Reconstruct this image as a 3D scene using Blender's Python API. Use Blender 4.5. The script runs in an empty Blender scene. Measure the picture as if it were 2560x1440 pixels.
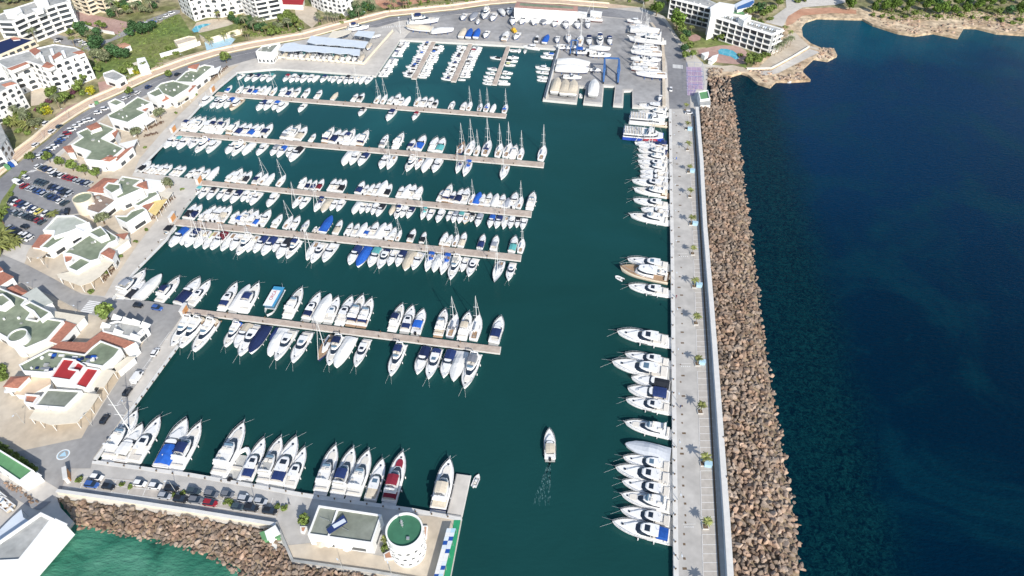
import bpy, math, random
import numpy as np
from mathutils import Vector, Matrix
from mathutils.geometry import tessellate_polygon

R = math.radians
rnd = random.Random(11)
scene = bpy.context.scene
COL = scene.collection

# ------------------------------------------------------------------ camera
F_PX, HOR, CAM_H = 1720.0, -915.0, 190.0
PITCH = math.atan((720 - HOR) / F_PX)
cam_d = bpy.data.cameras.new("camera")
cam_d.sensor_width = 36.0
cam_d.lens = F_PX / 2560 * 36.0
cam_d.clip_start = 1.0
cam_d.clip_end = 6000.0
cam = bpy.data.objects.new("camera", cam_d)
COL.objects.link(cam)
cam.location = (0, 0, CAM_H)
cam.rotation_euler = (math.pi / 2 - PITCH, 0, 0)
scene.camera = cam

# ------------------------------------------------------------------ light
SUN_EL, SHADOW_AZ = 34.0, -25.5          # shadows fall towards this azimuth (clockwise from +Y)
sx, sy = -math.sin(R(SHADOW_AZ)), -math.cos(R(SHADOW_AZ))   # direction towards the sun
sun_dir = Vector((sx * math.cos(R(SUN_EL)), sy * math.cos(R(SUN_EL)), math.sin(R(SUN_EL))))
sl = bpy.data.lights.new("sun", 'SUN')
sl.energy = 4.6
sl.angle = R(0.5)
sl.color = (1.0, 0.945, 0.865)
so = bpy.data.objects.new("sun", sl)
COL.objects.link(so)
so.rotation_euler = sun_dir.to_track_quat('Z', 'Y').to_euler()
so.location = (100, -100, 300)
world = bpy.data.worlds.new("World")
scene.world = world
world.use_nodes = True
wn = world.node_tree
for n in list(wn.nodes):
    wn.nodes.remove(n)
sky = wn.nodes.new('ShaderNodeTexSky')
sky.sky_type = 'NISHITA'
sky.sun_disc = False
sky.sun_elevation = R(SUN_EL)
sky.sun_rotation = math.atan2(sx, sy)
bg = wn.nodes.new('ShaderNodeBackground')
bg.inputs[1].default_value = 0.15
wo = wn.nodes.new('ShaderNodeOutputWorld')
wn.links.new(sky.outputs[0], bg.inputs[0])
wn.links.new(bg.outputs[0], wo.inputs[0])
scene.view_settings.view_transform = 'Standard'
scene.view_settings.look = 'None'
scene.view_settings.exposure = 0.10
scene.view_settings.gamma = 1.0

# ------------------------------------------------------------------ geometry of the view
_s, _c = math.sin(PITCH), math.cos(PITCH)
QZ = 1.3                                  # quay level above the water
def G(x, y, z=QZ):
    "where the sight line of a photo pixel meets the horizontal plane at height z"
    u = (x - 1280) / F_PX
    v = (y - 720) / F_PX
    t = (z - CAM_H) / (-_s - v * _c)
    return Vector((u * t, (_c - v * _s) * t, z))
ZO = {'A': (0, 640, 3.4286), 'B': (0, 340, 3.4286), 'C': (0, 0, 3.6), 'D': (500, 0, 3.6), 'E': (1100, 0, 3.6),
      'F': (0, 1000, 3.273), 'M': (640, 1000, 3.273), 'H': (1620, 0, 4.915), 'I': (2060, 0, 5.12), 'J': (0, 0, 8),
      'K': (0, 160, 6), 'L': (0, 380, 6.4), 'X': (0, 0, 1)}
def px(sys, pts):
    ox, oy, s = ZO[sys]
    if isinstance(pts, str):
        v = [float(a) for a in pts.replace(',', ' ').split()]
        pts = list(zip(v[0::2], v[1::2]))
    return [(ox + a / s, oy + b / s) for a, b in pts]
def GP(sys, pts, z=QZ):
    return [G(a, b, z) for a, b in px(sys, pts)]

# ------------------------------------------------------------------ materials
MATS = {}
def srgb(r, g, b):
    f = lambda c: (c / 255 / 12.92) if c / 255 <= 0.04045 else ((c / 255 + 0.055) / 1.055) ** 2.4
    return (f(r), f(g), f(b), 1)
def mat(name, col, rough=0.6, var=0.12, scale=0.8, spec=0.3, bump=0.0, rand=0.0, island=0.0, metal=0.0, world_co=False,
        col2=None, scale2=0.05, detail=4, trans=0):
    if name in MATS:
        return MATS[name]
    m = bpy.data.materials.new(name)
    m.use_nodes = True
    nt = m.node_tree
    N, Lk = nt.nodes, nt.links
    b = N['Principled BSDF']
    b.inputs['Roughness'].default_value = rough
    b.inputs['Specular IOR Level'].default_value = spec
    b.inputs['Metallic'].default_value = metal
    if len(col) == 3:
        col = (*col, 1)
    if world_co:
        geo = N.new('ShaderNodeNewGeometry'); co = geo.outputs['Position']
    else:
        tc = N.new('ShaderNodeTexCoord'); co = tc.outputs['Object']
    no = N.new('ShaderNodeTexNoise')
    no.inputs['Scale'].default_value = scale
    no.inputs['Detail'].default_value = detail
    Lk.new(co, no.inputs['Vector'])
    mr = N.new('ShaderNodeMapRange')
    mr.inputs['From Min'].default_value = 0.3; mr.inputs['From Max'].default_value = 0.7
    mr.inputs['To Min'].default_value = 1 - var; mr.inputs['To Max'].default_value = 1 + var
    Lk.new(no.outputs[0], mr.inputs['Value'])
    last = None
    if col2 is not None:
        n2 = N.new('ShaderNodeTexNoise'); n2.inputs['Scale'].default_value = scale2; n2.inputs['Detail'].default_value = 5
        Lk.new(co, n2.inputs['Vector'])
        cr = N.new('ShaderNodeValToRGB')
        cr.color_ramp.elements[0].position = 0.4; cr.color_ramp.elements[0].color = col
        cr.color_ramp.elements[1].position = 0.62; cr.color_ramp.elements[1].color = col2 if len(col2) == 4 else (*col2, 1)
        Lk.new(n2.outputs[0], cr.inputs[0]); last = cr.outputs[0]
    val = mr.outputs[0]
    def mulv(a, src, amt):
        r2 = N.new('ShaderNodeMapRange')
        r2.inputs['To Min'].default_value = 1 - amt; r2.inputs['To Max'].default_value = 1 + amt
        Lk.new(src, r2.inputs['Value'])
        mm = N.new('ShaderNodeMath'); mm.operation = 'MULTIPLY'
        Lk.new(a, mm.inputs[0]); Lk.new(r2.outputs[0], mm.inputs[1]); return mm.outputs[0]
    if rand:
        oi = N.new('ShaderNodeObjectInfo'); val = mulv(val, oi.outputs['Random'], rand)
    if island:
        ge = N.new('ShaderNodeNewGeometry'); val = mulv(val, ge.outputs['Random Per Island'], island)
    vm = N.new('ShaderNodeVectorMath'); vm.operation = 'SCALE'
    if last is not None: Lk.new(last, vm.inputs[0])
    else: vm.inputs[0].default_value = col[:3]
    Lk.new(val, vm.inputs['Scale'])
    Lk.new(vm.outputs[0], b.inputs['Base Color'])
    if bump:
        bp = N.new('ShaderNodeBump'); bp.inputs['Strength'].default_value = bump; bp.inputs['Distance'].default_value = 0.3
        Lk.new(no.outputs[0], bp.inputs['Height']); Lk.new(bp.outputs[0], b.inputs['Normal'])
    if trans:
        b.inputs['Subsurface Weight'].default_value = 0
    MATS[name] = m
    return m

M = {}
M['gel'] = mat('white_gelcoat', (.80, .80, .79), .35, .03, 1.5, .5, rand=.05)
M['deck'] = mat('offwhite_deck', (.79, .785, .76), .6, .06, 2.5, rand=.06)
M['deckgrey'] = mat('grey_deck', (.42, .42, .40), .7, .12, 3, rand=.1)
M['teak'] = mat('teak', (.36, .24, .15), .7, .18, 4, rand=.15)
M['cream'] = mat('cream_cushion', (.72, .68, .61), .8, .06, 3, rand=.1)
M['glass'] = mat('dark_glass', (.018, .028, .045), .08, .1, 2, .7)
M['glassb'] = mat('blue_glass', (.10, .17, .24), .12, .1, 2, .6)
M['metal'] = mat('steel', (.62, .63, .64), .35, .05, 2, .5, metal=.6)
M['alu'] = mat('mast_aluminium', (.72, .73, .73), .4, .05, 2, .5)
M['black'] = mat('black_rubber', (.02, .02, .022), .6, .1, 3)
M['anti_r'] = mat('red_antifoul', (.30, .05, .04), .8, .2, 2)
M['anti_b'] = mat('blue_antifoul', (.03, .06, .22), .8, .2, 2)
M['navyhull'] = mat('navy_hull', (.012, .02, .06), .25, .05, 2, .5)
M['n'] = mat('navy_canvas', (.014, .030, .105), .85, .15, 3, rand=.35)
M['b'] = mat('blue_canvas', (.018, .10, .42), .8, .15, 2, rand=.25)
M['w'] = mat('white_canvas', (.74, .74, .72), .8, .05, 2, rand=.08)
M['g'] = mat('grey_canvas', (.24, .26, .30), .85, .12, 3, rand=.3)
M['r'] = mat('burgundy_canvas', (.20, .018, .035), .85, .15, 3, rand=.3)
M['t'] = mat('teal_canvas', (.10, .36, .36), .85, .12, 3, rand=.25)
M['k'] = mat('black_canvas', (.018, .022, .03), .85, .15, 3, rand=.3)
M['s'] = mat('sand_canvas', (.60, .53, .42), .85, .08, 3, rand=.12)
M['y'] = mat('yellowgreen_canvas', (.50, .52, .22), .85, .1, 3, rand=.1)
M['l'] = mat('light_grey_canvas', (.50, .53, .57), .8, .06, 2, rand=.08)
M['palegreen'] = mat('pale_green_roof', (.43, .46, .40), .85, .08, .4, world_co=True, col2=(.52, .54, .49), scale2=.1)
CN = dict(l='light grey', n='navy', b='bright blue', w='white', g='grey', r='burgundy', t='teal', k='black', s='sand', y='lime green')

M['conc'] = mat('quay_concrete', (.52, .49, .445), .85, .10, .35, world_co=True, col2=(.61, .575, .52), scale2=.035, bump=.05)
M['concw'] = mat('pale_concrete', (.66, .65, .62), .85, .07, .5, world_co=True)
M['mole'] = mat('mole_concrete', (.45, .43, .40), .85, .12, .3, world_co=True, col2=(.52, .50, .465), scale2=.06)
M['stall'] = mat('stall_paving', (.47, .435, .39), .9, .10, .6, world_co=True)
M['sand'] = mat('sandy_paving', (.58, .51, .41), .9, .10, .4, world_co=True, col2=(.52, .44, .34), scale2=.06)
M['asph'] = mat('asphalt', (.21, .21, .22), .9, .10, .5, world_co=True, col2=(.29, .29, .295), scale2=.03)
M['asphd'] = mat('asphalt_plaza', (.29, .285, .28), .9, .10, .5, world_co=True, col2=(.38, .37, .355), scale2=.04)
M['yard'] = mat('boatyard_concrete', (.29, .285, .28), .9, .14, .3, world_co=True, col2=(.40, .395, .39), scale2=.025)
M['prom'] = mat('promenade_paving', (.68, .55, .40), .9, .12, .25, world_co=True, col2=(.60, .46, .34), scale2=.08)
M['pink'] = mat('pink_paving', (.42, .27, .23), .9, .12, .5, world_co=True, col2=(.48, .33, .28), scale2=.08)
M['clay'] = mat('red_earth', (.48, .25, .16), .95, .15, .3, world_co=True, col2=(.55, .33, .22), scale2=.06)
M['lawn'] = mat('grass_ground', (.14, .20, .055), .95, .35, .35, world_co=True, col2=(.20, .22, .075), scale2=.03, bump=.3)
M['wild'] = mat('scrub_ground', (.17, .18, .07), .95, .4, .25, world_co=True, col2=(.40, .34, .22), scale2=.045, bump=.3)
M['coast'] = mat('coast_rock', (.46, .34, .22), .95, .45, .35, world_co=True, col2=(.62, .50, .35), scale2=.06, bump=.8)
M['coastd'] = mat('dark_coast_rock', (.22, .17, .11), .9, .5, .5, world_co=True, col2=(.40, .31, .21), scale2=.12, bump=1.0)  # darker brown rock colour for the rubble cores
M['white'] = mat('white_render', (.83, .83, .81), .8, .04, .5, rand=.03, world_co=True)
M['creamw'] = mat('cream_render', (.78, .70, .55), .8, .05, .5, world_co=True)
M['groof'] = mat('green_roof_felt', (.185, .225, .155), .9, .16, .5, world_co=True, col2=(.25, .285, .205), scale2=.12)
M['groofd'] = mat('dark_green_roof', (.05, .17, .10), .8, .12, .5, world_co=True)
M['groofl'] = mat('fresh_green_roof', (.13, .30, .14), .85, .12, .5, world_co=True)
M['olive'] = mat('olive_grey_roof', (.20, .22, .18), .9, .15, .5, world_co=True, col2=(.26, .28, .24), scale2=.1)
M['greyroof'] = mat('grey_roof', (.34, .35, .34), .9, .15, .5, world_co=True, col2=(.46, .46, .44), scale2=.1)
M['terra'] = mat('terracotta_tiles', (.40, .175, .12), .85, .18, 1.2, world_co=True)
M['redroof'] = mat('red_roof_membrane', (.38, .035, .04), .8, .1, .5, world_co=True)
M['brown'] = mat('brown_terrace', (.26, .20, .165), .9, .15, .5, world_co=True)
M['awn'] = mat('cream_awning', (.72, .66, .54), .85, .06, .6, world_co=True)
M['tent'] = mat('pale_blue_tent', (.62, .68, .74), .7, .05, .4, world_co=True)
M['yel'] = mat('yellow_awning', (.75, .58, .25), .85, .08, .8, world_co=True)
M['win'] = mat('window_glass', (.055, .065, .075), .15, .3, 2, .6, rand=.5)
M['line'] = mat('road_paint', (.78, .78, .76), .8, .08, 2, world_co=True)
M['trunk'] = mat('bark', (.16, .115, .075), .95, .25, 2)
M['ptrunk'] = mat('palm_trunk', (.30, .24, .17), .95, .25, 3)
M['leaf'] = mat('broad_leaf', (.15, .205, .055), .8, .45, .6, .15, rand=.2, island=.45)
M['pine'] = mat('pine_needles', (.115, .185, .038), .85, .4, .5, .15, rand=.2, island=.5)
M['dark'] = mat('dark_leaf', (.065, .135, .055), .85, .4, .5, .15, rand=.2, island=.5)
M['olvl'] = mat('olive_leaf', (.19, .215, .12), .85, .35, .8, .15, rand=.15, island=.4)
M['palm'] = mat('palm_frond', (.22, .24, .075), .7, .3, 1, .25, rand=.25, island=.4)
M['yb'] = mat('yellow_bush', (.42, .40, .035), .85, .25, 1, .15, island=.3)
M['pb'] = mat('purple_bush', (.12, .05, .075), .85, .3, 1, .15, island=.4)
M['rock'] = mat('armour_rock', (.315, .255, .205), .92, .25, .8, .15, rand=.33, island=.42, world_co=True, col2=(.34, .235, .17), scale2=.22, bump=.3)
M['pool'] = mat('pool_water', (.10, .42, .55), .08, .08, .4, .5, world_co=True)
M['court'] = mat('purple_court', (.42, .31, .42), .85, .08, .5, world_co=True)
M['bluep'] = mat('blue_steel', (.05, .14, .36), .5, .1, 1)
M['orange'] = mat('orange_panel', (.62, .30, .12), .7, .1, 1)
M['redp'] = mat('red_paint', (.42, .02, .04), .4, .05, 1)
M['yelp'] = mat('yellow_paint', (.70, .42, .04), .5, .1, 1)
M['lblue'] = mat('light_blue_panel', (.42, .62, .74), .6, .05, 1)
M['chair'] = mat('dark_furniture', (.16, .10, .07), .8, .2, 2)
for k, c in dict(cw=(.78, .78, .78), ck=(.02, .022, .026), cn=(.03, .05, .13), cs=(.42, .44, .47), cg=(.16, .17, .19), cr=(.30, .02, .03),
                 cb=(.05, .12, .36), cy=(.66, .58, .14), cd=(.05, .075, .09)).items():
    M[k] = mat('car_paint_' + k[1:], c, .25, .03, 1, .6, rand=.08)

# ------------------------------------------------------------------ mesh builder
class MB:
    def __init__(s): s.v = []; s.f = []; s.m = []
    def add(s, v, f, mi=0):
        o = len(s.v); s.v += [tuple(p) for p in v]; s.f += [tuple(i + o for i in q) for q in f]; s.m += [mi] * len(f); return s
    def box(s, x0, x1, y0, y1, z0, z1, mi=0):
        return s.add([(x0, y0, z0), (x1, y0, z0), (x1, y1, z0), (x0, y1, z0), (x0, y0, z1), (x1, y0, z1), (x1, y1, z1), (x0, y1, z1)],
                     [(0, 3, 2, 1), (4, 5, 6, 7), (0, 1, 5, 4), (1, 2, 6, 5), (2, 3, 7, 6), (3, 0, 4, 7)], mi)
    def loft(s, secs, mi=0, cap0=True, cap1=True, closed=True):
        n = len(secs[0]); v = [p for q in secs for p in q]; f = []
        for i in range(len(secs) - 1):
            for j in range(n if closed else n - 1):
                k = (j + 1) % n; f.append((i * n + j, i * n + k, (i + 1) * n + k, (i + 1) * n + j))
        if cap0: f.append(tuple(range(n))[::-1])
        if cap1: f.append(tuple((len(secs) - 1) * n + j for j in range(n)))
        return s.add(v, f, mi)
    def tube(s, p, q, r, r2=None, n=6, mi=0):
        p, q = Vector(p), Vector(q); d = (q - p)
        if d.length < 1e-6: return s
        a = d.orthogonal().normalized(); b = d.normalized().cross(a); r2 = r if r2 is None else r2
        ring = lambda c, rr: [c + (a * math.cos(t) + b * math.sin(t)) * rr for t in [2 * math.pi * i / n for i in range(n)]]
        return s.loft([ring(p, r), ring(q, r2)], mi)
    def poly(s, pts, mi=0):
        tri = tessellate_polygon([[Vector((p[0], p[1], 0)) for p in pts]])
        up = []
        for t in tri:
            a, b, c = [pts[i] for i in t]
            cr = (b[0] - a[0]) * (c[1] - a[1]) - (b[1] - a[1]) * (c[0] - a[0])
            up.append(t if cr > 0 else (t[0], t[2], t[1]))
        return s.add(pts, up, mi)
    def prism(s, pts, z0, z1, mi_side=0, mi_top=None, top=True):
        pts = ccw(pts); n = len(pts)
        lo = [(p[0], p[1], z0) for p in pts]; hi = [(p[0], p[1], z1) for p in pts]
        s.add(lo + hi, [(i, (i + 1) % n, n + (i + 1) % n, n + i) for i in range(n)], mi_side)
        if top: s.poly(hi, mi_side if mi_top is None else mi_top)
        return s
    def build(s, name, mats, parent=None, smooth=False):
        me = bpy.data.meshes.new(name)
        me.from_pydata(s.v, [], s.f)
        for m_ in (mats if isinstance(mats, (list, tuple)) else [mats]): me.materials.append(m_)
        if any(s.m): me.polygons.foreach_set('material_index', s.m)
        if smooth: me.polygons.foreach_set('use_smooth', [True] * len(s.f))
        me.update()
        return link(name, me, parent)
def link(name, me, parent=None, loc=None, rz=None, sc=None):
    o = bpy.data.objects.new(name, me); COL.objects.link(o)
    if parent is not None: o.parent = parent
    if loc is not None: o.location = loc
    if rz is not None: o.rotation_euler = (0, 0, rz)
    if sc is not None: o.scale = sc
    return o
def area(pts): return sum(pts[i][0] * pts[(i + 1) % len(pts)][1] - pts[(i + 1) % len(pts)][0] * pts[i][1] for i in range(len(pts))) / 2
def ccw(pts): return list(pts) if area(pts) > 0 else list(pts)[::-1]
def inset(pts, d):
    pts = ccw(pts); n = len(pts); out = []
    for i in range(n):
        p0, p1, p2 = [Vector((q[0], q[1])) for q in (pts[i - 1], pts[i], pts[(i + 1) % n])]
        e1 = (p1 - p0).normalized(); e2 = (p2 - p1).normalized()
        n1 = Vector((-e1.y, e1.x)); n2 = Vector((-e2.y, e2.x)); b = n1 + n2
        if b.length < .2: b = n1
        b = b.normalized(); k = d / max(.45, b.dot(n1))
        out.append((p1.x + b.x * k, p1.y + b.y * k, pts[i][2] if len(pts[i]) > 2 else 0))
    return out
def tag(o, label=None, cat=None, group=None, kind=None):
    if label: o['label'] = label
    if cat: o['category'] = cat
    if group: o['group'] = group
    if kind: o['kind'] = kind
    return o
def empty(name, loc=(0, 0, 0), rz=0):
    o = bpy.data.objects.new(name, None); COL.objects.link(o); o.location = loc; o.rotation_euler = (0, 0, rz)
    o.empty_display_size = .5
    return o
KIDS = {}
def kids(o):
    if o.name not in KIDS: KIDS[o.name] = list(o.children)
    return KIDS[o.name]
def copy_tree(o, parent=None):
    c = o.copy(); COL.objects.link(c); c.parent = parent
    for ch in kids(o): copy_tree(ch, c)
    return c
ONES = 'first second third fourth fifth sixth seventh eighth ninth tenth eleventh twelfth thirteenth fourteenth fifteenth sixteenth seventeenth eighteenth nineteenth twentieth'.split()
TENS = {20: 'twenty', 30: 'thirty', 40: 'forty', 50: 'fifty'}
def nth(i):
    if i < 20: return ONES[i]
    n = i + 1; t = n // 10 * 10
    return TENS[t] + '-' + ONES[n % 10 - 1] if n % 10 else {30: 'thirtieth', 40: 'fortieth', 50: 'fiftieth'}[t]
def ground(name, pts, m, z, kind='structure', sys='X', thick=0):
    p = [G(a, b, z) for a, b in px(sys, pts)]
    mb = MB()
    if thick: mb.prism(p, z - thick, z)
    else: mb.poly(ccw(p))
    o = mb.build(name, m); o['kind'] = kind
    return o
# ------------------------------------------------------------------ water
def water_mat(name, cols, scale, wave, rough=.09, strips=None, dist=None, spec=.35, grad=None):
    m = bpy.data.materials.new(name); m.use_nodes = True; nt = m.node_tree; N, Lk = nt.nodes, nt.links
    b = N['Principled BSDF']; b.inputs['Roughness'].default_value = rough; b.inputs['Specular IOR Level'].default_value = spec
    b.inputs['IOR'].default_value = 1.33
    geo = N.new('ShaderNodeNewGeometry')
    no = N.new('ShaderNodeTexNoise'); no.inputs['Scale'].default_value = scale; no.inputs['Detail'].default_value = 7
    no.inputs['Roughness'].default_value = .62; no.inputs['Distortion'].default_value = .6
    Lk.new(geo.outputs['Position'], no.inputs['Vector'])
    src = no.outputs[0]
    if dist:
        # depth of the water grows away from the shore line running along azimuth 9 degrees
        (x0, y0), width, amt = dist
        sp = N.new('ShaderNodeSeparateXYZ'); Lk.new(geo.outputs['Position'], sp.inputs[0])
        a = N.new('ShaderNodeMath'); a.operation = 'MULTIPLY_ADD'; a.inputs[1].default_value = math.cos(R(9.1)); a.inputs[2].default_value = -x0 * math.cos(R(9.1)) + y0 * math.sin(R(9.1))
        Lk.new(sp.outputs[0], a.inputs[0])
        a2 = N.new('ShaderNodeMath'); a2.operation = 'MULTIPLY_ADD'; a2.inputs[1].default_value = -math.sin(R(9.1)); Lk.new(sp.outputs[1], a2.inputs[0]); Lk.new(a.outputs[0], a2.inputs[2])
        mr = N.new('ShaderNodeMapRange'); mr.inputs['From Min'].default_value = 0; mr.inputs['From Max'].default_value = width
        mr.inputs['To Min'].default_value = 0; mr.inputs['To Max'].default_value = amt; Lk.new(a2.outputs[0], mr.inputs[0])
        mrn = N.new('ShaderNodeMapRange'); mrn.inputs['From Min'].default_value = .25; mrn.inputs['From Max'].default_value = .75; mrn.inputs['To Min'].default_value = 0; mrn.inputs['To Max'].default_value = 1 - amt
        Lk.new(no.outputs[0], mrn.inputs[0])
        ad = N.new('ShaderNodeMath'); ad.operation = 'ADD'; Lk.new(mr.outputs[0], ad.inputs[0]); Lk.new(mrn.outputs[0], ad.inputs[1]); src = ad.outputs[0]
    if grad:
        # the basin is deep at its mouth and shallow in the north-west corner
        sp = N.new('ShaderNodeSeparateXYZ'); Lk.new(geo.outputs['Position'], sp.inputs[0])
        r1 = N.new('ShaderNodeMapRange'); r1.inputs['From Min'].default_value = 180; r1.inputs['From Max'].default_value = 400; Lk.new(sp.outputs[1], r1.inputs[0])
        r2 = N.new('ShaderNodeMapRange'); r2.inputs['From Min'].default_value = 60; r2.inputs['From Max'].default_value = -180; r2.inputs['To Min'].default_value = .35; Lk.new(sp.outputs[0], r2.inputs[0])
        mu = N.new('ShaderNodeMath'); mu.operation = 'MULTIPLY'; Lk.new(r1.outputs[0], mu.inputs[0]); Lk.new(r2.outputs[0], mu.inputs[1])
        ma = N.new('ShaderNodeMath'); ma.operation = 'MULTIPLY_ADD'; ma.inputs[1].default_value = .55; Lk.new(mu.outputs[0], ma.inputs[0])
        mb_ = N.new('ShaderNodeMath'); mb_.operation = 'MULTIPLY_ADD'; mb_.inputs[1].default_value = .6; mb_.inputs[2].default_value = .05; Lk.new(src, mb_.inputs[0]); Lk.new(mb_.outputs[0], ma.inputs[2]); src = ma.outputs[0]
    cr = N.new('ShaderNodeValToRGB'); e = cr.color_ramp.elements
    while len(e) < len(cols): e.new(.5)
    for i, (p, c) in enumerate(cols): e[i].position = p; e[i].color = srgb(*c)
    Lk.new(src, cr.inputs[0]); Lk.new(cr.outputs[0], b.inputs['Base Color'])
    mp = N.new('ShaderNodeMapping'); mp.inputs['Rotation'].default_value = (0, 0, R(25)); mp.inputs['Scale'].default_value = (1, 2.2, 1)
    Lk.new(geo.outputs['Position'], mp.inputs[0])
    n2 = N.new('ShaderNodeTexNoise'); n2.inputs['Scale'].default_value = .35; n2.inputs['Detail'].default_value = 6; n2.inputs['Roughness'].default_value = .6
    Lk.new(mp.outputs[0], n2.inputs['Vector'])
    bp = N.new('ShaderNodeBump'); bp.inputs['Strength'].default_value = wave; bp.inputs['Distance'].default_value = 1.0
    Lk.new(n2.outputs[0], bp.inputs['Height']); Lk.new(bp.outputs[0], b.inputs['Normal'])
    return m
def sea_mat():
    m = bpy.data.materials.new('open_sea_water'); m.use_nodes = True; nt = m.node_tree; N, Lk = nt.nodes, nt.links
    b = N['Principled BSDF']; b.inputs['Roughness'].default_value = .2; b.inputs['Specular IOR Level'].default_value = .25; b.inputs['IOR'].default_value = 1.14
    geo = N.new('ShaderNodeNewGeometry'); sp = N.new('ShaderNodeSeparateXYZ'); Lk.new(geo.outputs['Position'], sp.inputs[0])
    def noise(sc, det=6, dist=.5, rough=.6, stretch=None):
        n = N.new('ShaderNodeTexNoise'); n.inputs['Scale'].default_value = sc; n.inputs['Detail'].default_value = det; n.inputs['Distortion'].default_value = dist; n.inputs['Roughness'].default_value = rough
        if stretch:
            mp = N.new('ShaderNodeMapping'); mp.inputs['Rotation'].default_value = (0, 0, R(stretch[0])); mp.inputs['Scale'].default_value = (1, stretch[1], 1); Lk.new(geo.outputs['Position'], mp.inputs[0]); Lk.new(mp.outputs[0], n.inputs['Vector'])
        else: Lk.new(geo.outputs['Position'], n.inputs['Vector'])
        return n.outputs[0]
    def mrange(src, a, b_, c=0, d=1):
        r = N.new('ShaderNodeMapRange'); r.interpolation_type = 'SMOOTHSTEP'; r.inputs['From Min'].default_value = a; r.inputs['From Max'].default_value = b_; r.inputs['To Min'].default_value = c; r.inputs['To Max'].default_value = d; Lk.new(src, r.inputs['Value']); return r.outputs[0]
    def mix(f, c1, c2):
        x = N.new('ShaderNodeMix'); x.data_type = 'RGBA'
        for s_, i_ in ((c1, 6), (c2, 7)):
            if isinstance(s_, tuple): x.inputs[i_].default_value = srgb(*s_)
            else: Lk.new(s_, x.inputs[i_])
        Lk.new(f, x.inputs[0]); return x.outputs[2]
    def math_(op, a, b_):
        x = N.new('ShaderNodeMath'); x.operation = op
        for s_, i_ in ((a, 0), (b_, 1)):
            if isinstance(s_, (int, float)): x.inputs[i_].default_value = s_
            else: Lk.new(s_, x.inputs[i_])
        return x.outputs[0]
    # distance from the breakwater, sea side positive
    ca, sa = math.cos(R(9.1)), math.sin(R(9.1)); x0, y0 = 83.5, 83.6
    d = math_('ADD', math_('SUBTRACT', math_('MULTIPLY', sp.outputs[0], ca), math_('MULTIPLY', sp.outputs[1], sa)), -x0 * ca + y0 * sa)
    depth = math_('ADD', sp.outputs[1], math_('MULTIPLY', math_('SUBTRACT', noise(.008), .5), 160))
    c = mix(mrange(depth, 110, 380), (0, 30, 50), (2, 47, 80))
    c = mix(math_('MULTIPLY', mrange(noise(.022, 8, .8, .65), .46, .66), .42), c, (8, 58, 70))
    c = mix(math_('MULTIPLY', mrange(noise(.05, 8, 1.2, .7, (20, 2.5)), .60, .80), .28), c, (20, 82, 92))
    c = mix(math_('MULTIPLY', mrange(noise(.6, 5, .4, .6, (28, 3)), .35, .75), .35), c, (0, 14, 34))
    # shallow toe of the breakwater with sunken boulders
    toe = mix(mrange(noise(.55, 8, 1.5, .75), .38, .66), (0, 20, 34), (12, 58, 62))
    c = mix(math_('MULTIPLY', mrange(math_('ADD', d, math_('MULTIPLY', noise(.06), 14)), 20, 42, 1, 0), .8), c, toe)
    # shallows along the natural coast
    c = mix(math_('MULTIPLY', mrange(math_('ADD', sp.outputs[1], math_('MULTIPLY', noise(.03), 110)), 430, 520), .7), c, (14, 82, 98))
    Lk.new(c, b.inputs['Base Color'])
    bp = N.new('ShaderNodeBump'); bp.inputs['Strength'].default_value = .45; bp.inputs['Distance'].default_value = 1.0
    Lk.new(noise(.4, 6, .3, .62, (28, 2.4)), bp.inputs['Height']); Lk.new(bp.outputs[0], b.inputs['Normal']); return m
W_SEA = sea_mat()
W_HARB = water_mat('harbour_water', [(.18, (20, 58, 56)), (.42, (24, 68, 68)), (.62, (27, 76, 80)), (.95, (42, 106, 108))], .012, .10, rough=.12, spec=.2, grad=1)
W_COVE = water_mat('cove_water', [(.30, (30, 72, 60)), (.42, (52, 112, 92)), (.52, (70, 128, 106)), (.62, (84, 140, 118)), (.78, (48, 98, 82))], .06, .7, spec=.2)
sea = MB(); sea.poly([(-3000, -600, 0), (3500, -600, 0), (3500, 4500, 0), (-3000, 4500, 0)]); o = sea.build('sea', W_SEA); o['kind'] = 'structure'
hp = [G(a, b, .02) for a, b in [(180, 1180), (260, 600), (560, 120), (1000, 80), (1640, 80), (1676, 300), (1688, 1700), (1020, 1700), (1000, 1280)]]
mb = MB(); mb.poly(ccw(hp)); o = mb.build('harbour_water', W_HARB); o['kind'] = 'structure'
cp = [G(a, b, .02) for a, b in [(-100, 1250), (150, 1230), (780, 1330), (960, 1440), (980, 1900), (-300, 1900)]]
mb = MB(); mb.poly(ccw(cp)); o = mb.build('cove_water', W_COVE); o['kind'] = 'structure'

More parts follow.
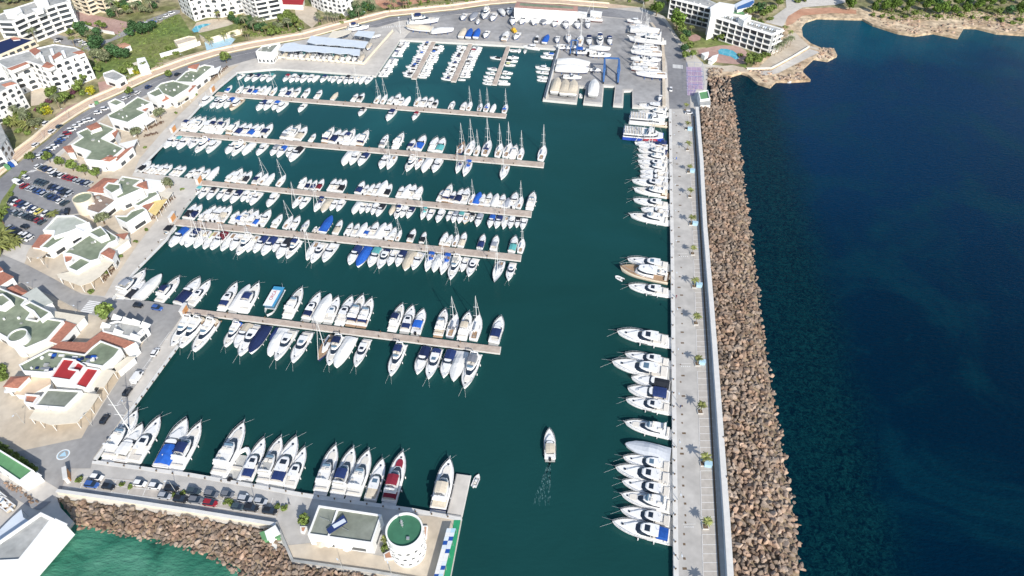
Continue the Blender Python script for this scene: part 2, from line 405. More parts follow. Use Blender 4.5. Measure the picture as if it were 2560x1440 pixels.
# ------------------------------------------------------------------ land: one sheet with the slots of the yard cut in
SHORE = [(-60, 1600), (75, 1440), (183, 1303), (150, 1268), (142, 1243), (300, 1266), (470, 1293), (660, 1322), (690, 1318), (708, 1362), (730, 1408), (800, 1419), (933, 1438),
         (1060, 1460), (1123, 1462), (1127, 1440), (1155, 1294), (1022, 1269), (787, 1238), (639, 1211), (478, 1183), (231, 1150), (325, 1020), (441, 862), (470, 796), (476, 772),
         (455, 766), (276, 748), (330, 681), (413, 597), (435, 560), (458, 521), (502, 466), (505, 452), (490, 448), (333, 430), (359, 408), (426, 340), (472, 292), (508, 253), (544, 219), (592, 180),
         (690, 171), (800, 178), (939, 189), (967, 147), (1000, 99), (1100, 104), (1280, 114), (1391, 122), (1357, 249), (1442, 257), (1449, 216), (1465, 218), (1458, 258),
         (1506, 262), (1510, 214), (1538, 215), (1533, 263), (1558, 265), (1560, 227), (1581, 226), (1581, 267), (1672, 272), (1677, 660), (1684, 1440), (1687, 1700),
         (1844, 1700), (1826, 1440), (1806, 1150), (1786, 860), (1768, 600), (1756, 400), (1750, 270), (1766, 232), (1770, 188), (1832, 184), (1850, 179), (1874, 185), (1899, 207), (1921, 213), (1937, 199), (1974, 203), (2017, 199), (2002, 179), (2007, 167),
         (2031, 144), (2068, 150), (2088, 138), (2082, 122), (2053, 122), (2023, 112), (1998, 90), (1994, 66), (2007, 51), (2039, 42), (2129, 45), (2154, 43), (2185, 60), (2247, 79), (2287, 86),
         (2333, 79), (2392, 92), (2402, 65), (2441, 67), (2490, 79), (2560, 83), (2760, 92), (3100, 80), (3600, -560), (-1900, -560), (-900, 1600)]
land_p = [G(a, b, QZ) for a, b in SHORE]
mb = MB(); mb.prism(land_p, -3, QZ, 1, 0); o = mb.build('quay_ground', [M['conc'], M['concw']]); o['kind'] = 'structure'
ground('scrub_ground', [(-1850, -540), (3500, -540), (3060, 66), (2700, 76), (2400, 52), (2240, 60), (2150, 30), (2040, 28), (1960, 52), (1975, 100), (1900, 168), (1840, 168), (1760, 160), (1700, 100), (1660, 40), (1600, 18), (1300, -2), (1140, 10),
                        (980, 28), (900, 48), (800, 78), (700, 98), (640, 108), (560, 118), (470, 146), (390, 172), (300, 214), (240, 248), (200, 272), (150, 300), (80, 352), (0, 420), (-800, 900), (-900, 300)], M['wild'], QZ + .03)
# coastal rock apron, sand and paths on the north-east point
CR = [(1776, 190), (1832, 183), (1850, 178), (1874, 184), (1899, 205), (1921, 211), (1937, 198), (1974, 201), (2015, 197), (2000, 179), (2005, 166), (2031, 141), (2068, 148), (2086, 137), (2080, 122),
                        (2053, 121), (2023, 111), (1999, 90), (1996, 66), (2009, 52), (2039, 42), (2129, 45), (2154, 43), (2185, 60), (2247, 79), (2287, 86), (2333, 79), (2392, 91), (2402, 65), (2441, 67), (2490, 79), (2560, 83), (2760, 92),
                        (2760, 48), (2560, 42), (2440, 30), (2330, 36), (2260, 44), (2150, 22), (1990, 22), (1960, 52), (1960, 92), (1880, 170), (1780, 172)]
cr_ = inset(ccw([G(a, b, QZ) for a, b in CR]), -1.6)
rj = random.Random(2); mb = MB(); mb.prism([(p[0] + rj.uniform(-.8, .8), p[1] + rj.uniform(-.8, .8), 0) for p in cr_], -2, QZ + .06); o = mb.build('coast_rocks', M['coast']); o['kind'] = 'structure'
ground('sand_terrace', 'H' and px('H', '700 830, 1040 800, 1240 850, 1330 850, 1400 790, 1500 700, 1660 520, 1740 400, 1810 400, 1980 560, 2090 590, 2110 620, 1990 590, 1500 850, 1210 880, 980 880, 800 880'), M['sand'], QZ + .10)
ground('slab_path', px('H', '1990 600, 2110 640, 1790 800, 1600 900, 1420 930, 1330 870, 1510 870'), M['conc'], QZ + .13)
ground('red_bank', px('H', '1700 200, 1880 110, 2250 90, 2560 120, 2560 170, 2250 160, 1900 190, 1780 290, 1700 320'), M['clay'], QZ + .12)
ground('coast_road', px('H', '1690 -30, 2700 -40, 2300 60, 1900 90, 1720 200, 1660 330, 1440 270, 1560 190, 1700 90'), M['conc'], QZ + .16)
# ------------------------------------------------------------------ roads and paved areas
RL = [(-500, 900), (-120, 555), (0, 440), (80, 375), (117, 347), (158, 310), (200, 283), (242, 258), (292, 237), (389, 191), (472, 160), (544, 138), (640, 118), (767, 96), (875, 66), (972, 41), (1140, 24), (1228, 11), (1290, 6), (1400, 10), (1520, 20), (1611, 32)]
RR = [(1650, 60), (1662, 100), (1669, 150), (1672, 272), (1716, 272), (1712, 200), (1704, 160), (1690, 128), (1672, 95), (1655, 48)]
main_road = RL + [(1640, 42), (1662, 56), (1690, 100), (1712, 140), (1725, 180), (1726, 272), (1674, 272), (1668, 160), (1654, 95), (1632, 58), (1600, 50), (1440, 34), (1290, 26), (1180, 32), (1080, 42), (1000, 52), (930, 72),
                  (880, 88), (790, 110), (700, 132), (630, 148), (560, 168), (480, 188), (420, 212), (360, 240), (300, 268), (262, 288), (225, 316), (180, 352), (140, 385), (100, 415), (40, 470), (-120, 620), (-500, 980)]
ground('main_road', main_road, M['asph'], QZ + .08)
prom = RL[:-1] + [(1600, 18), (1500, 6), (1290, -6), (1200, -2), (1100, 10), (960, 26), (850, 50), (750, 78), (630, 100), (540, 118), (460, 140), (380, 170), (285, 214), (232, 238), (190, 260), (140, 292), (70, 348), (0, 408), (-120, 520), (-500, 850)]
ground('promenade', prom, M['prom'], QZ + .12)
ground('car_park', px('L', '60 620, 330 340, 440 350, 570 285, 780 350, 1000 400, 1200 500, 1450 560, 1400 640, 1210 700, 1210 790, 1290 980, 1010 1010, 880 990, 700 1290, 620 1440, 560 1500, 380 1480, 60 1250, -300 1500, -500 1900, -900 1900, -500 1000')
       , M['asph'], QZ + .10)
ground('hedge_verge', px('L', '330 340, 380 345, 180 660, 40 1000, 0 1060, -80 1060, 20 780'), M['lawn'], QZ + .16)
ground('village_road', px('A', '-900 -60, 0 -20, 100 20, 240 80, 470 200, 700 330, 870 350, 940 372, 1270 385, 1560 432, 1590 470, 1500 600, 1400 740, 1080 1240, 940 1420, 700 1760, 420 1790, -60 1720, 700 1560, 780 1440, 900 1240, 1060 1000, 1200 800, 1280 640, 1200 565, 860 520, 720 485, 450 340, 150 220, -60 130, -900 80'),
       M['asphd'], QZ + .14)
ground('village_paving', [(60, 662), (150, 715), (215, 735), (262, 740), (290, 690), (345, 610), (395, 545), (432, 492), (400, 478), (440, 462), (400, 452), (330, 440), (350, 395), (410, 325), (455, 280), (500, 238), (560, 190), (600, 160), (560, 172), (480, 194), (420, 218), (360, 246), (300, 274), (262, 294), (225, 322), (185, 358), (140, 400), (90, 425), (227, 466), (219, 474), (187, 520), (200, 540), (137, 545), (109, 583), (80, 610)], M['sand'], QZ + .05)
ground('village_paving', px('A', '-60 130, 0 130, 150 230, 450 345, 720 490, 860 525, 1200 570, 1275 650, 1195 800, 1050 1010, 890 1240, 770 1430, 700 1560, -60 1720'), M['sand'], QZ + .19)
ground('plaza', px('F', '-500 20, 0 120, 250 180, 430 262, 560 275, 660 250, 1040 20, 1060 60, 760 480, 740 560, 560 560, 500 740, 330 640, 320 530, 0 340, -500 100'), M['asphd'], QZ + .18)
ground('mole_road', px('F', '560 570, 745 505, 1280 590, 2095 700, 2600 775, 3100 850, 3780 950, 3640 1430, 3050 1430, 2400 1330, 2320 1190, 2280 1020, 2095 1000, 1300 870, 490 750'), M['mole'], QZ + .07)
ground('mole_stalls', px('F', '620 640, 1130 650, 1300 690, 2120 820, 2290 850, 2270 960, 2000 930, 1300 800, 560 700'), M['stall'], QZ + .12)
ground('club_terrace', px('M', '250 1190, 440 1170, 1100 1290, 1290 940, 1530 960, 1680 990, 1590 1440, 1400 1600, 960 1420, 310 1330'), M['sand'], QZ + .12)
ground('boat_yard', px('X', [(1010, 96), (1060, 40), (1180, 36), (1290, 30), (1440, 36), (1610, 52), (1650, 100), (1660, 150), (1660, 262), (1584, 262), (1583, 222), (1556, 222), (1554, 258), (1536, 258), (1541, 211), (1507, 210), (1503, 256),
                                  (1462, 252), (1468, 214), (1446, 212), (1438, 250), (1372, 243), (1400, 114), (1280, 106), (1100, 96)]), M['yard'], QZ + .06)
ground('dry_dock_yard', px('D', '650 520, 1470 585, 1760 280, 1700 250, 1300 240, 1100 300, 760 370, 700 420'), M['mole'], QZ + .1)
# the long outer mole: three strips
ground('outer_mole_road', [(1674, 272), (1722, 272), (1748, 560), (1776, 1000), (1800, 1440), (1812, 1700), (1690, 1700), (1686, 1440), (1679, 660)], M['mole'], QZ + .07)
ground('outer_mole_stalls', [(1720, 290), (1741, 290), (1758, 560), (1775, 860), (1797, 1300), (1803, 1440), (1812, 1700), (1764, 1700), (1757, 1440), (1748, 1100), (1738, 780), (1728, 500)], M['stall'], QZ + .12)
ground('quay_kerb', [(1672, 272), (1679, 272), (1686, 660), (1697, 1440), (1701, 1700), (1688, 1700), (1684, 1440), (1677, 660)], M['concw'], QZ + .13)
# painted lines of the stalls
mb = MB()
def pline(a, b, w=.14, z=QZ + .145):
    A, B = G(*a, z), G(*b, z); d = (B - A); d.z = 0
    if d.length < .01: return
    n = Vector((-d.y, d.x, 0)).normalized() * w / 2
    mb.add([A - n, B - n, B + n, A + n], [(0, 1, 2, 3)])
def lerp(a, b, t): return (a[0] + (b[0] - a[0]) * t, a[1] + (b[1] - a[1]) * t)
gap_y = [282, 327, 378, 433, 495, 566, 638, 720, 812, 915, 1032, 1162, 1320, 1480]
def mole_l(y): return np.interp(y, [290, 500, 780, 1100, 1440, 1700], [1720, 1728, 1738, 1748, 1757, 1764])
def mole_r(y): return np.interp(y, [290, 560, 860, 1300, 1440, 1700], [1741, 1758, 1775, 1797, 1803, 1812])
for a, b in zip(gap_y[:-1], gap_y[1:]):
    A, B = G(1730, a + 8, QZ), G(1730, b - 14, QZ); n = max(2, int((B - A).length / 2.45))
    y0, y1 = a + 8 + (a - 280) * .008, b - 10
    prev = None
    for i in range(n + 1):
        t = i / n
        q = A.lerp(B, t); yy = np.interp(t, [0, 1], [y0, y1]); yy = y0 + (y1 - y0) * t ** (.93)
        pline((mole_l(yy) + 1, yy), (mole_r(yy) - 2, yy), .13)
        if prev: pline((mole_l(prev) + 1, prev), (mole_l(yy) + 1, yy), .13)
        prev = yy
for zy in (640, 915, 1316):
    for k in range(5): pline((1697 + 5 * k + (zy - 600) * .02, zy + 1), (1699 + 5 * k + (zy - 600) * .02, zy + 1.2), .5)
    pline((1692 + (zy - 600) * .02, zy - 6), (1718 + (zy - 600) * .03, zy - 6), .12)
# stalls of the lower mole, zebra crossings, car park lines
def fl(a, b, w=.14): pline(px('F', [a])[0], px('F', [b])[0], w)
fl((600, 668), (1300, 740)); fl((1300, 740), (2280, 895)); fl((640, 615), (1300, 690)); fl((1300, 690), (2120, 822)); fl((560, 715), (1300, 805)); fl((1300, 805), (2260, 955))
for i in range(13):
    x = 680 + 128 * i; y = 640 + (x - 640) * .118 + 20
    fl((x + 18, y - 45), (x, y)); fl((x, y), (x - 25, y + 60))
def zebra(sys, a, b, c, n, w=.5):
    A, B, Cc = [px(sys, [q])[0] for q in (a, b, c)]
    for i in range(n):
        t = i / (n - 1); p = lerp(A, Cc, t); pline(p, (p[0] + B[0] - A[0], p[1] + B[1] - A[1]), w)
zebra('A', (760, 385), (860, 400), (690, 470), 7, .6)
zebra('H', (310, 790), (310, 835), (420, 800), 8, .5)
zebra('L', (430, 330), (520, 290), (520, 320), 4, .4)
zebra('D', (1640, 240), (1640, 255), (1850, 222), 14, .4)
for r_ in ((350, 500, 1200, 720), (150, 850, 800, 1120), (600, 470, 1100, 640)):
    for i in range(10):
        t = i / 9; x = r_[0] + (r_[2] - r_[0]) * t; y = r_[1] + (r_[3] - r_[1]) * t
        pline(px('L', [(x, y)])[0], px('L', [(x + 60, y - 60)])[0], .12)
for i in range(11):
    t = i / 10; a = px('A', [(1490 - 450 * t, 655 + 620 * t)])[0]; b = px('A', [(1455 - 450 * t, 650 + 620 * t)])[0]; pline(a, b, .13)
pline(px('A', [(1455, 650)])[0], px('A', [(1005, 1270)])[0], .13)
for a, b in zip(RL[3:-2], RL[4:-1]):
    pline((a[0] + 12, a[1] + 9), (b[0] + 12, b[1] + 8), .14)
o = mb.build('road_markings', M['line']); o['kind'] = 'structure'
mb = MB(); rdc = random.Random(6)
for i in range(46):
    y = 285 + (1440 - 285) * i / 46 + rdc.uniform(-8, 8); x = 1690 + (y - 272) * .017 + rdc.choice((0, 2, 6)); c_ = G(x, y, QZ); w = rdc.choice((.25, .35, .6)); mb.box(c_.x - w, c_.x + w, c_.y - .35, c_.y + .35, QZ + .08, QZ + .09)
o = mb.build('drain_covers', M['greyroof'] if 0 else M['trunk']); o['kind'] = 'structure'
# emblem on the plaza
c = G(*px('F', [(517, 447)])[0], QZ + .2)
mb = MB(); ring = lambda r, z: [(c.x + r * math.cos(t), c.y + r * math.sin(t), z) for t in [k * math.pi / 16 for k in range(32)]]
mb.poly(ring(2.0, QZ + .21)); mb.add(ring(1.7, QZ + .22), [tuple(range(32))], 1); mb.add(ring(1.5, QZ + .23), [tuple(range(32))], 4)
mb.add([(c.x - 1.1, c.y - .7, QZ + .24), (c.x + 1.2, c.y - .6, QZ + .24), (c.x + .7, c.y + .3, QZ + .24), (c.x, c.y + 1.2, QZ + .24), (c.x - .6, c.y + .4, QZ + .24)], [(0, 1, 2, 3, 4)], 3)
o = mb.build('painted_emblem', [M['line'], M['lblue'], M['lblue'], M['lblue'], M['asphd']]); o['kind'] = 'structure'
# promenade edging walls and planting beds
mb = MB()
def strip(line, off0, off1, z, h=0):
    pts = [G(a, b, z) for a, b in line]
    L0, L1 = [], []
    for i, p in enumerate(pts):
        q0, q1 = pts[max(0, i - 1)], pts[min(len(pts) - 1, i + 1)]
        d = (q1 - q0); n = Vector((-d.y, d.x, 0)).normalized()
        L0.append(p + n * off0); L1.append(p + n * off1)
    for i in range(len(pts) - 1):
        q = [L0[i], L0[i + 1], L1[i + 1], L1[i]]
        mb.prism(q, z - .2, z + h)
strip(RL[1:-1], .4, 1.0, QZ + .14, .35); strip(RL[1:-1], 7.6, 8.1, QZ + .14, .8)
o = mb.build('promenade_wall', M['creamw']); tag(o, 'low cream wall along both edges of the curving promenade', 'wall')
mb = MB(); strip(RL[1:-1], 2.6, 2.9, QZ + .14, .03); strip(RL[1:-1], 5.6, 5.9, QZ + .14, .03); strip(RL[1:-1], 4.2, 4.4, QZ + .14, .03)
o = mb.build('promenade_paving_bands', M['pink']); o['kind'] = 'structure'
mb = MB(); strip(RL[1:-1], -1.2, -.1, QZ + .14, .05)
o = mb.build('planted_verge', M['wild']); o['kind'] = 'structure'
# open land patches, upper left
ground('green_field', px('C', '880 720, 830 600, 1000 470, 1100 370, 1120 280, 1400 230, 1560 130, 1620 130, 1700 260, 1740 330, 1570 370, 1590 430, 1460 490, 1380 620, 1340 660, 1060 750, 920 680'), M['lawn'], QZ + .08)
ground('field_strip', px('C', '1340 650, 1730 480, 1740 500, 1400 640, 1060 780, 1060 750'), M['lawn'], QZ + .09)
ground('pink_court', px('C', '690 100, 1200 210, 1240 240, 1080 310, 1000 300, 850 240, 680 220, 670 170'), M['pink'], QZ + .10)
ground('side_street', px('C', '1180 230, 1560 90, 1620 90, 1620 115, 1330 240, 1080 340, 930 400, 830 470, 700 420, 560 400, 430 330, 520 310, 800 380, 1000 350'), M['asphd'], QZ + .12)
ground('sand_playground', px('C', '270 800, 400 790, 460 840, 440 930, 280 955'), M['sand'], QZ + .12)
ground('pink_path', px('C', '500 1040, 600 960, 900 850, 880 740, 940 730, 1040 780, 1000 840, 640 1010, 500 1070'), M['pink'], QZ + .11)
ground('hotel_terrace', px('D', '-30 200, 120 170, 260 180, 330 240, 240 330, 40 340, -60 250'), M['sand'], QZ + .12)
ground('blue_playground', px('D', '40 380, 260 330, 320 350, 280 400, 60 455'), M['lblue'], QZ + .13)
ground('hotel_forecourt', px('X', '735 12, 790 18, 800 50, 780 70, 740 40'), M['sand'], QZ + .12)
ground('red_pitch', px('X', '925 -40, 1300 -40, 1330 -8, 1180 -4, 1080 2, 1010 14, 960 22, 940 10'), M['clay'], QZ + .12)
ground('garden_lawn', px('H', '470 430, 680 460, 900 500, 1200 620, 1260 700, 1200 840, 1100 790, 700 580, 540 590, 440 480'), M['lawn'], QZ + .12)
ground('pool_deck', px('H', '610 610, 760 580, 900 555, 1080 560, 1200 620, 1240 690, 1200 780, 1100 790, 780 760, 640 690'), M['pink'], QZ + .16)
ground('garden_circle', px('H', '500 440, 590 420, 650 450, 640 490, 560 510, 500 490'), M['pink'], QZ + .16)
ground('palm_garden', px('L', '-300 1000, 0 1060, 90 1200, 260 1300, 330 1380, 260 1500, -60 1600, -700 1600'), M['lawn'], QZ + .15)

mb = MB()
strip([(231, 1151), (325, 1021), (441, 863)], -1.3, -.05, QZ + .15, .02); strip([(277, 748), (330, 682), (413, 598), (434, 562)], -1.3, -.05, QZ + .15, .02)
strip([(336, 429), (359, 409), (426, 341), (472, 293), (508, 254), (544, 220), (592, 181)], -1.2, -.05, QZ + .15, .02); strip([(1155, 1293), (1022, 1268), (787, 1237), (639, 1210), (478, 1182), (233, 1149)], .05, 1.3, QZ + .15, .02)
o = mb.build('quay_kerb', M['concw']); o['kind'] = 'structure'
# ------------------------------------------------------------------ piers
SPM = {}
def pier(name, label, quad, z=1.0, band=True, group='long piers of the marina'):
    p = [G(a, b, z) for a, b in quad]
    r = empty(name, p[0]); mb = MB(); q = [x - p[0] for x in p]
    mb.prism([(a.x, a.y) for a in q], .35, .82 if band else .9, 1)
    mb.v = [(a, b, c - z) for a, b, c in mb.v]
    mb.build('pier_beam', [M['concw'], M['concw']], r)
    dm = MB(); dm.prism(inset([(a.x, a.y, 0) for a in q], .22), -.18, 0); dm.build('deck', M['brownd'] if band else M['conc'], r)
    d = (q[1] - q[0]); n = int(d.length / 14) if band else 0
    for i in range(1, n):
        for s in (0, 1):
            e0, e1 = (q[0].lerp(q[1], i / n), q[3].lerp(q[2], i / n))[::1 if s == 0 else -1]
            if 'sp' not in SPM: k_ = MB(); k_.box(-.16, .16, -.16, .16, 0, .75); o_ = k_.build('service_post', M['trunk'], r); SPM['sp'] = o_.data; o_.location = e0.lerp(e1, .12)
            else: link('service_post', SPM['sp'], r, e0.lerp(e1, .12))
    tag(r, label, 'pier', group); return r
M['brownd'] = mat('pier_decking', (.46, .375, .31), .9, .12, .6, world_co=True, col2=(.52, .44, .37), scale2=.15)
PIERS = [((544, 229), (1267, 284), (1264, 294), (536, 238)), ((445, 327), (1361, 405), (1359, 418), (436, 337)), ((506, 450), (1330, 527), (1328, 542), (498, 461)),
         ((443, 547), (1304, 636), (1302, 652), (430, 561)), ((478, 770), (1253, 866), (1250, 884), (470, 783))]
for i, (q, w) in enumerate(zip(PIERS, ('back row', 'second from the back', 'middle', 'second from the front', 'front'))):
    pier('pier', f'long brown decked pier, {nth(i)} counted from the boatyard towards the camera', q)
for i, q in enumerate([((1079, 104), (1090, 104), (1041, 197), (1028, 196)), ((1171, 109), (1182, 110), (1140, 204), (1127, 203)), ((1266, 115), (1276, 116), (1242, 212), (1230, 211))]):
    pier('finger_pier', ['narrow finger pier for small boats, nearest the covered boat racks', 'narrow finger pier for small boats, middle one of three', 'narrow finger pier for small boats, nearest the travel lift'][i], q, group='three narrow finger piers')
pier('concrete_jetty', 'short pale concrete jetty beside the round tower quay with a dinghy', ((1141, 1183), (1178, 1188), (1156, 1290), (1117, 1283)), 1.1, False, None)
# gate houses at the pier roots
def gate(x, y, az, lab):
    c = G(x, y, 1.1); r = empty('pier_gate', c, -R(az))
    m1 = MB(); m1.box(-2.2, 2.2, -.5, .5, 0, 2.9); m1.box(-2.4, 2.4, -.65, .65, 2.9, 3.1); m1.build('portal', M['concw'], r)
    m2 = MB(); m2.box(-1.7, 1.7, -.68, -.5, .1, 2.7); m2.box(-1.7, 1.7, .5, .68, .1, 2.7); m2.build('door', M['orange'], r)
    tag(r, lab, 'gate', 'orange gates at the pier roots')
gate(533, 228, 95, 'orange gate in a pale portal at the root of the first long pier')
gate(435, 328, 95, 'orange gate in a pale portal at the root of the second long pier')
gate(499, 455, 95, 'orange gate in a pale portal at the root of the third long pier')
gate(433, 550, 95, 'orange gate in a pale portal at the root of the fourth long pier')
gate(463, 782, 95, 'orange gate in a pale portal at the root of the fifth, nearest pier')
gate(172, 1195, 60, 'slanting orange gate at the entrance of the lower mole car park')

# ------------------------------------------------------------------ breakwater walls
def wall(name, label, line, th, h, m, mc, z=QZ, cap=.12, sys='X', zp=None):
    p = [Vector((*G(a, b, zp or z)[:2], z)) for a, b in px(sys, line)]; r = empty(name, p[0])
    L0, L1 = [], []
    for i, q in enumerate(p):
        d = p[min(len(p) - 1, i + 1)] - p[max(0, i - 1)]; n = Vector((-d.y, d.x, 0)).normalized()
        L0.append(q - p[0] - n * 0); L1.append(q - p[0] + n * th)
    poly = [(a.x, a.y, 0) for a in L0 + L1[::-1]]
    mb = MB(); mb.prism(poly, 0, h); mb.build('wall_body', m, r)
    cb = MB(); cb.prism(inset(poly, -cap), h + .003, h + .28); cb.build('coping', mc, r)
    tag(r, label, 'wall'); return r
WB = mat('shade_blue_wall_face', (.66, .70, .74), .8, .06, .3, world_co=True)  # blue cast of the wall's shaded side, put into its colour
wall('breakwater_wall', 'long tall white wall between the outer mole and the boulders', [(1739, 268), (1750, 400), (1758, 560), (1773, 750), (1781, 860), (1811, 1300), (1819, 1440), (1836, 1700)][::-1], -1.5, 2.4, WB, M['concw'], zp=QZ + 2.4)
ground('dark_strip', [(1733, 290), (1736, 290), (1752, 560), (1763, 750), (1770, 860), (1793, 1300), (1801, 1440), (1815, 1700), (1809, 1700), (1796, 1440), (1788, 1300), (1766, 860), (1759, 750), (1748, 560)], M['trunk'], QZ + .16)  # thin dark brown strip on the paving left of the wall
wall('mole_wall', 'low pale wall between the lower mole road and its boulders', [(146, 1236), (300, 1258), (470, 1284), (690, 1320)][::-1], -.8, 1.35, M['creamw'], M['concw'])
wall('terrace_edge_wall', 'dark low edge wall round the tower terrace', [(690, 1310), (712, 1364), (732, 1406), (933, 1434), (1100, 1462)], .5, .5, M['conc'], M['greyroof'])
wall('yard_wall', 'cream wall with buttresses beside the covered boat racks', px('D', '655 524, 1100 552, 1475 583, 1740 282'), .5, 1.1, M['creamw'], M['creamw'], cap=.03)
wall('coast_wall', 'pale wall along the sandy point by the sea', px('H', '1215 858, 1510 852, 1760 720, 1980 585'), .5, .9, M['creamw'], M['concw'], cap=.05)
wall('boatyard_wall', 'curved pale wall between the boatyard and the access road', [(1663, 268), (1662, 170), (1660, 120), (1648, 84), (1630, 60)], 1.6, .9, M['conc'], M['sand'], cap=.02)
wall('slope_wall', 'low white wall above the green field by the promenade', px('C', '1450 520, 1640 465, 1810 405'), .5, 2.2, M['white'], M['white'], cap=.05)
wall('garden_wall', 'bent white garden wall beside the pink court', px('C', '740 240, 870 285, 1030 315'), .5, 1.6, M['white'], M['white'], cap=.05)
wall('yard_quay_wall', 'long grey wall along the west edge of the travel lift yard', [(1367, 248), (1400, 122)], .6, 1.6, M['conc'], M['concw'], cap=.05)

# ------------------------------------------------------------------ boulders
def rock_shape(rs, seed):
    r = np.random.RandomState(seed)
    n1 = r.normal(size=(13, 3)); n1 /= np.linalg.norm(n1, axis=1)[:, None]
    # a rounded block: icosphere-like points pushed onto random cutting planes
    phi = (1 + 5 ** .5) / 2
    v = np.array([(-1, phi, 0), (1, phi, 0), (-1, -phi, 0), (1, -phi, 0), (0, -1, phi), (0, 1, phi), (0, -1, -phi), (0, 1, -phi), (phi, 0, -1), (phi, 0, 1), (-phi, 0, -1), (-phi, 0, 1)], float)
    v /= np.linalg.norm(v[0])
    f = [(0, 11, 5), (0, 5, 1), (0, 1, 7), (0, 7, 10), (0, 10, 11), (1, 5, 9), (5, 11, 4), (11, 10, 2), (10, 7, 6), (7, 1, 8), (3, 9, 4), (3, 4, 2), (3, 2, 6), (3, 6, 8), (3, 8, 9), (4, 9, 5), (2, 4, 11), (6, 2, 10), (8, 6, 7), (9, 8, 1)]
    V = [tuple(a) for a in v]; cache = {}; F2 = []
    def mid(a, b):
        k = (min(a, b), max(a, b))
        if k not in cache:
            m_ = (np.array(V[a]) + np.array(V[b])); m_ /= np.linalg.norm(m_); V.append(tuple(m_)); cache[k] = len(V) - 1
        return cache[k]
    for a, b, c in f:
        ab, bc, ca = mid(a, b), mid(b, c), mid(c, a); F2 += [(a, ab, ca), (b, bc, ab), (c, ca, bc), (ab, bc, ca)]
    V = np.array(V); d = r.uniform(.5, .74, 13)
    for n, dd in zip(n1, d):
        t = V @ n; over = t > dd; V[over] -= np.outer((t - dd)[over], n)
    V *= np.array([r.uniform(.85, 1.3), r.uniform(.75, 1.05), r.uniform(.6, .85)])
    return V, F2
ROCKS = [rock_shape(1, s) for s in range(14)]
def rot_m(r):
    q = r.normal(size=4); q /= np.linalg.norm(q); w, x, y, z = q
    return np.array([[1 - 2 * (y * y + z * z), 2 * (x * y - z * w), 2 * (x * z + y * w)], [2 * (x * y + z * w), 1 - 2 * (x * x + z * z), 2 * (y * z - x * w)], [2 * (x * z - y * w), 2 * (y * z + x * w), 1 - 2 * (x * x + y * y)]])
def inside(p, poly):
    c = False; n = len(poly); j = n - 1
    for i in range(n):
        a, b = poly[i], poly[j]
        if (a[1] > p[1]) != (b[1] > p[1]) and p[0] < (b[0] - a[0]) * (p[1] - a[1]) / (b[1] - a[1]) + a[0]: c = not c
        j = i
    return c
RP = np.random.RandomState(5)
def scatter(poly, step, hfun, size):
    xs = [p[0] for p in poly]; ys = [p[1] for p in poly]; out = []
    y = min(ys); row = 0
    while y < max(ys):
        x = min(xs) + (row % 2) * step * .5
        while x < max(xs):
            a, b = x + RP.uniform(-.4, .4) * step, y + RP.uniform(-.4, .4) * step
            if inside((a, b), poly): out.append((a, b, hfun(a, b) + RP.uniform(-.25, .25), size * RP.uniform(.62, 1.3)))
            x += step
        y += step * .87; row += 1
    return out
in_px = [(1751, 262), (1758, 400), (1770, 600), (1788, 860), (1808, 1150), (1828, 1440), (1846, 1700)]
out_px = [(1838, 262), (1848, 330), (1858, 430), (1876, 560), (1896, 720), (1916, 860), (1940, 1000), (1972, 1180), (1998, 1320), (2008, 1440), (2030, 1700)]
bank_in = [G(a, b, 1.5) for a, b in in_px]; bank_out = [G(a, b, 0) for a, b in out_px]
bank_poly = [(p.x, p.y) for p in bank_in + bank_out[::-1]]
def dist_line(p, pts):
    best = 1e9
    for a, b in zip(pts[:-1], pts[1:]):
        ax, ay = a.x, a.y; dx, dy = b.x - ax, b.y - ay; t = max(0, min(1, ((p[0] - ax) * dx + (p[1] - ay) * dy) / (dx * dx + dy * dy)))
        best = min(best, math.hypot(p[0] - ax - dx * t, p[1] - ay - dy * t))
    return best
def bank_h(a, b):
    di = dist_line((a, b), bank_in); do = dist_line((a, b), bank_out); t = di / (di + do + 1e-6); return 2.9 - 3.3 * t ** 1.15
rocks_main = scatter(bank_poly, 1.5, bank_h, 1.18)
b2_in = [G(a, b, 1.3) for a, b in [(146, 1246), (300, 1268), (470, 1294), (650, 1324), (690, 1322), (706, 1364), (730, 1412), (800, 1424), (933, 1444), (1000, 1470)]]
b2_out = [G(a, b, 0) for a, b in [(178, 1290), (200, 1322), (262, 1330), (330, 1348), (400, 1358), (462, 1372), (520, 1396), (575, 1425), (620, 1460), (660, 1500), (900, 1560)]]
b2_poly = [(p.x, p.y) for p in b2_in + b2_out[::-1]]
def b2_h(a, b):
    di = dist_line((a, b), b2_in); do = dist_line((a, b), b2_out); t = di / (di + do + 1e-6); return 1.5 - 1.75 * t
rocks_b2 = scatter(b2_poly, 1.12, b2_h, .95)
b3 = [(1750, 262), (1838, 262), (1832, 236), (1826, 200), (1832, 184), (1800, 172), (1768, 172), (1776, 232)]
b3_poly = [(p.x, p.y) for p in [G(a, b, .8) for a, b in b3]]
b3_out = [G(a, b, 0) for a, b in [(1838, 262), (1834, 236), (1830, 200), (1836, 184)]]
rocks_b3 = scatter(b3_poly, 1.9, lambda a, b: min(2.2, .0 + .12 * dist_line((a, b), b3_out)), 1.2)
b4 = GP('F', '30 680, 100 670, 330 830, 300 880, 60 720', QZ)
rocks_b4 = scatter([(p.x, p.y) for p in b4], 1.0, lambda a, b: QZ + .2, .55)
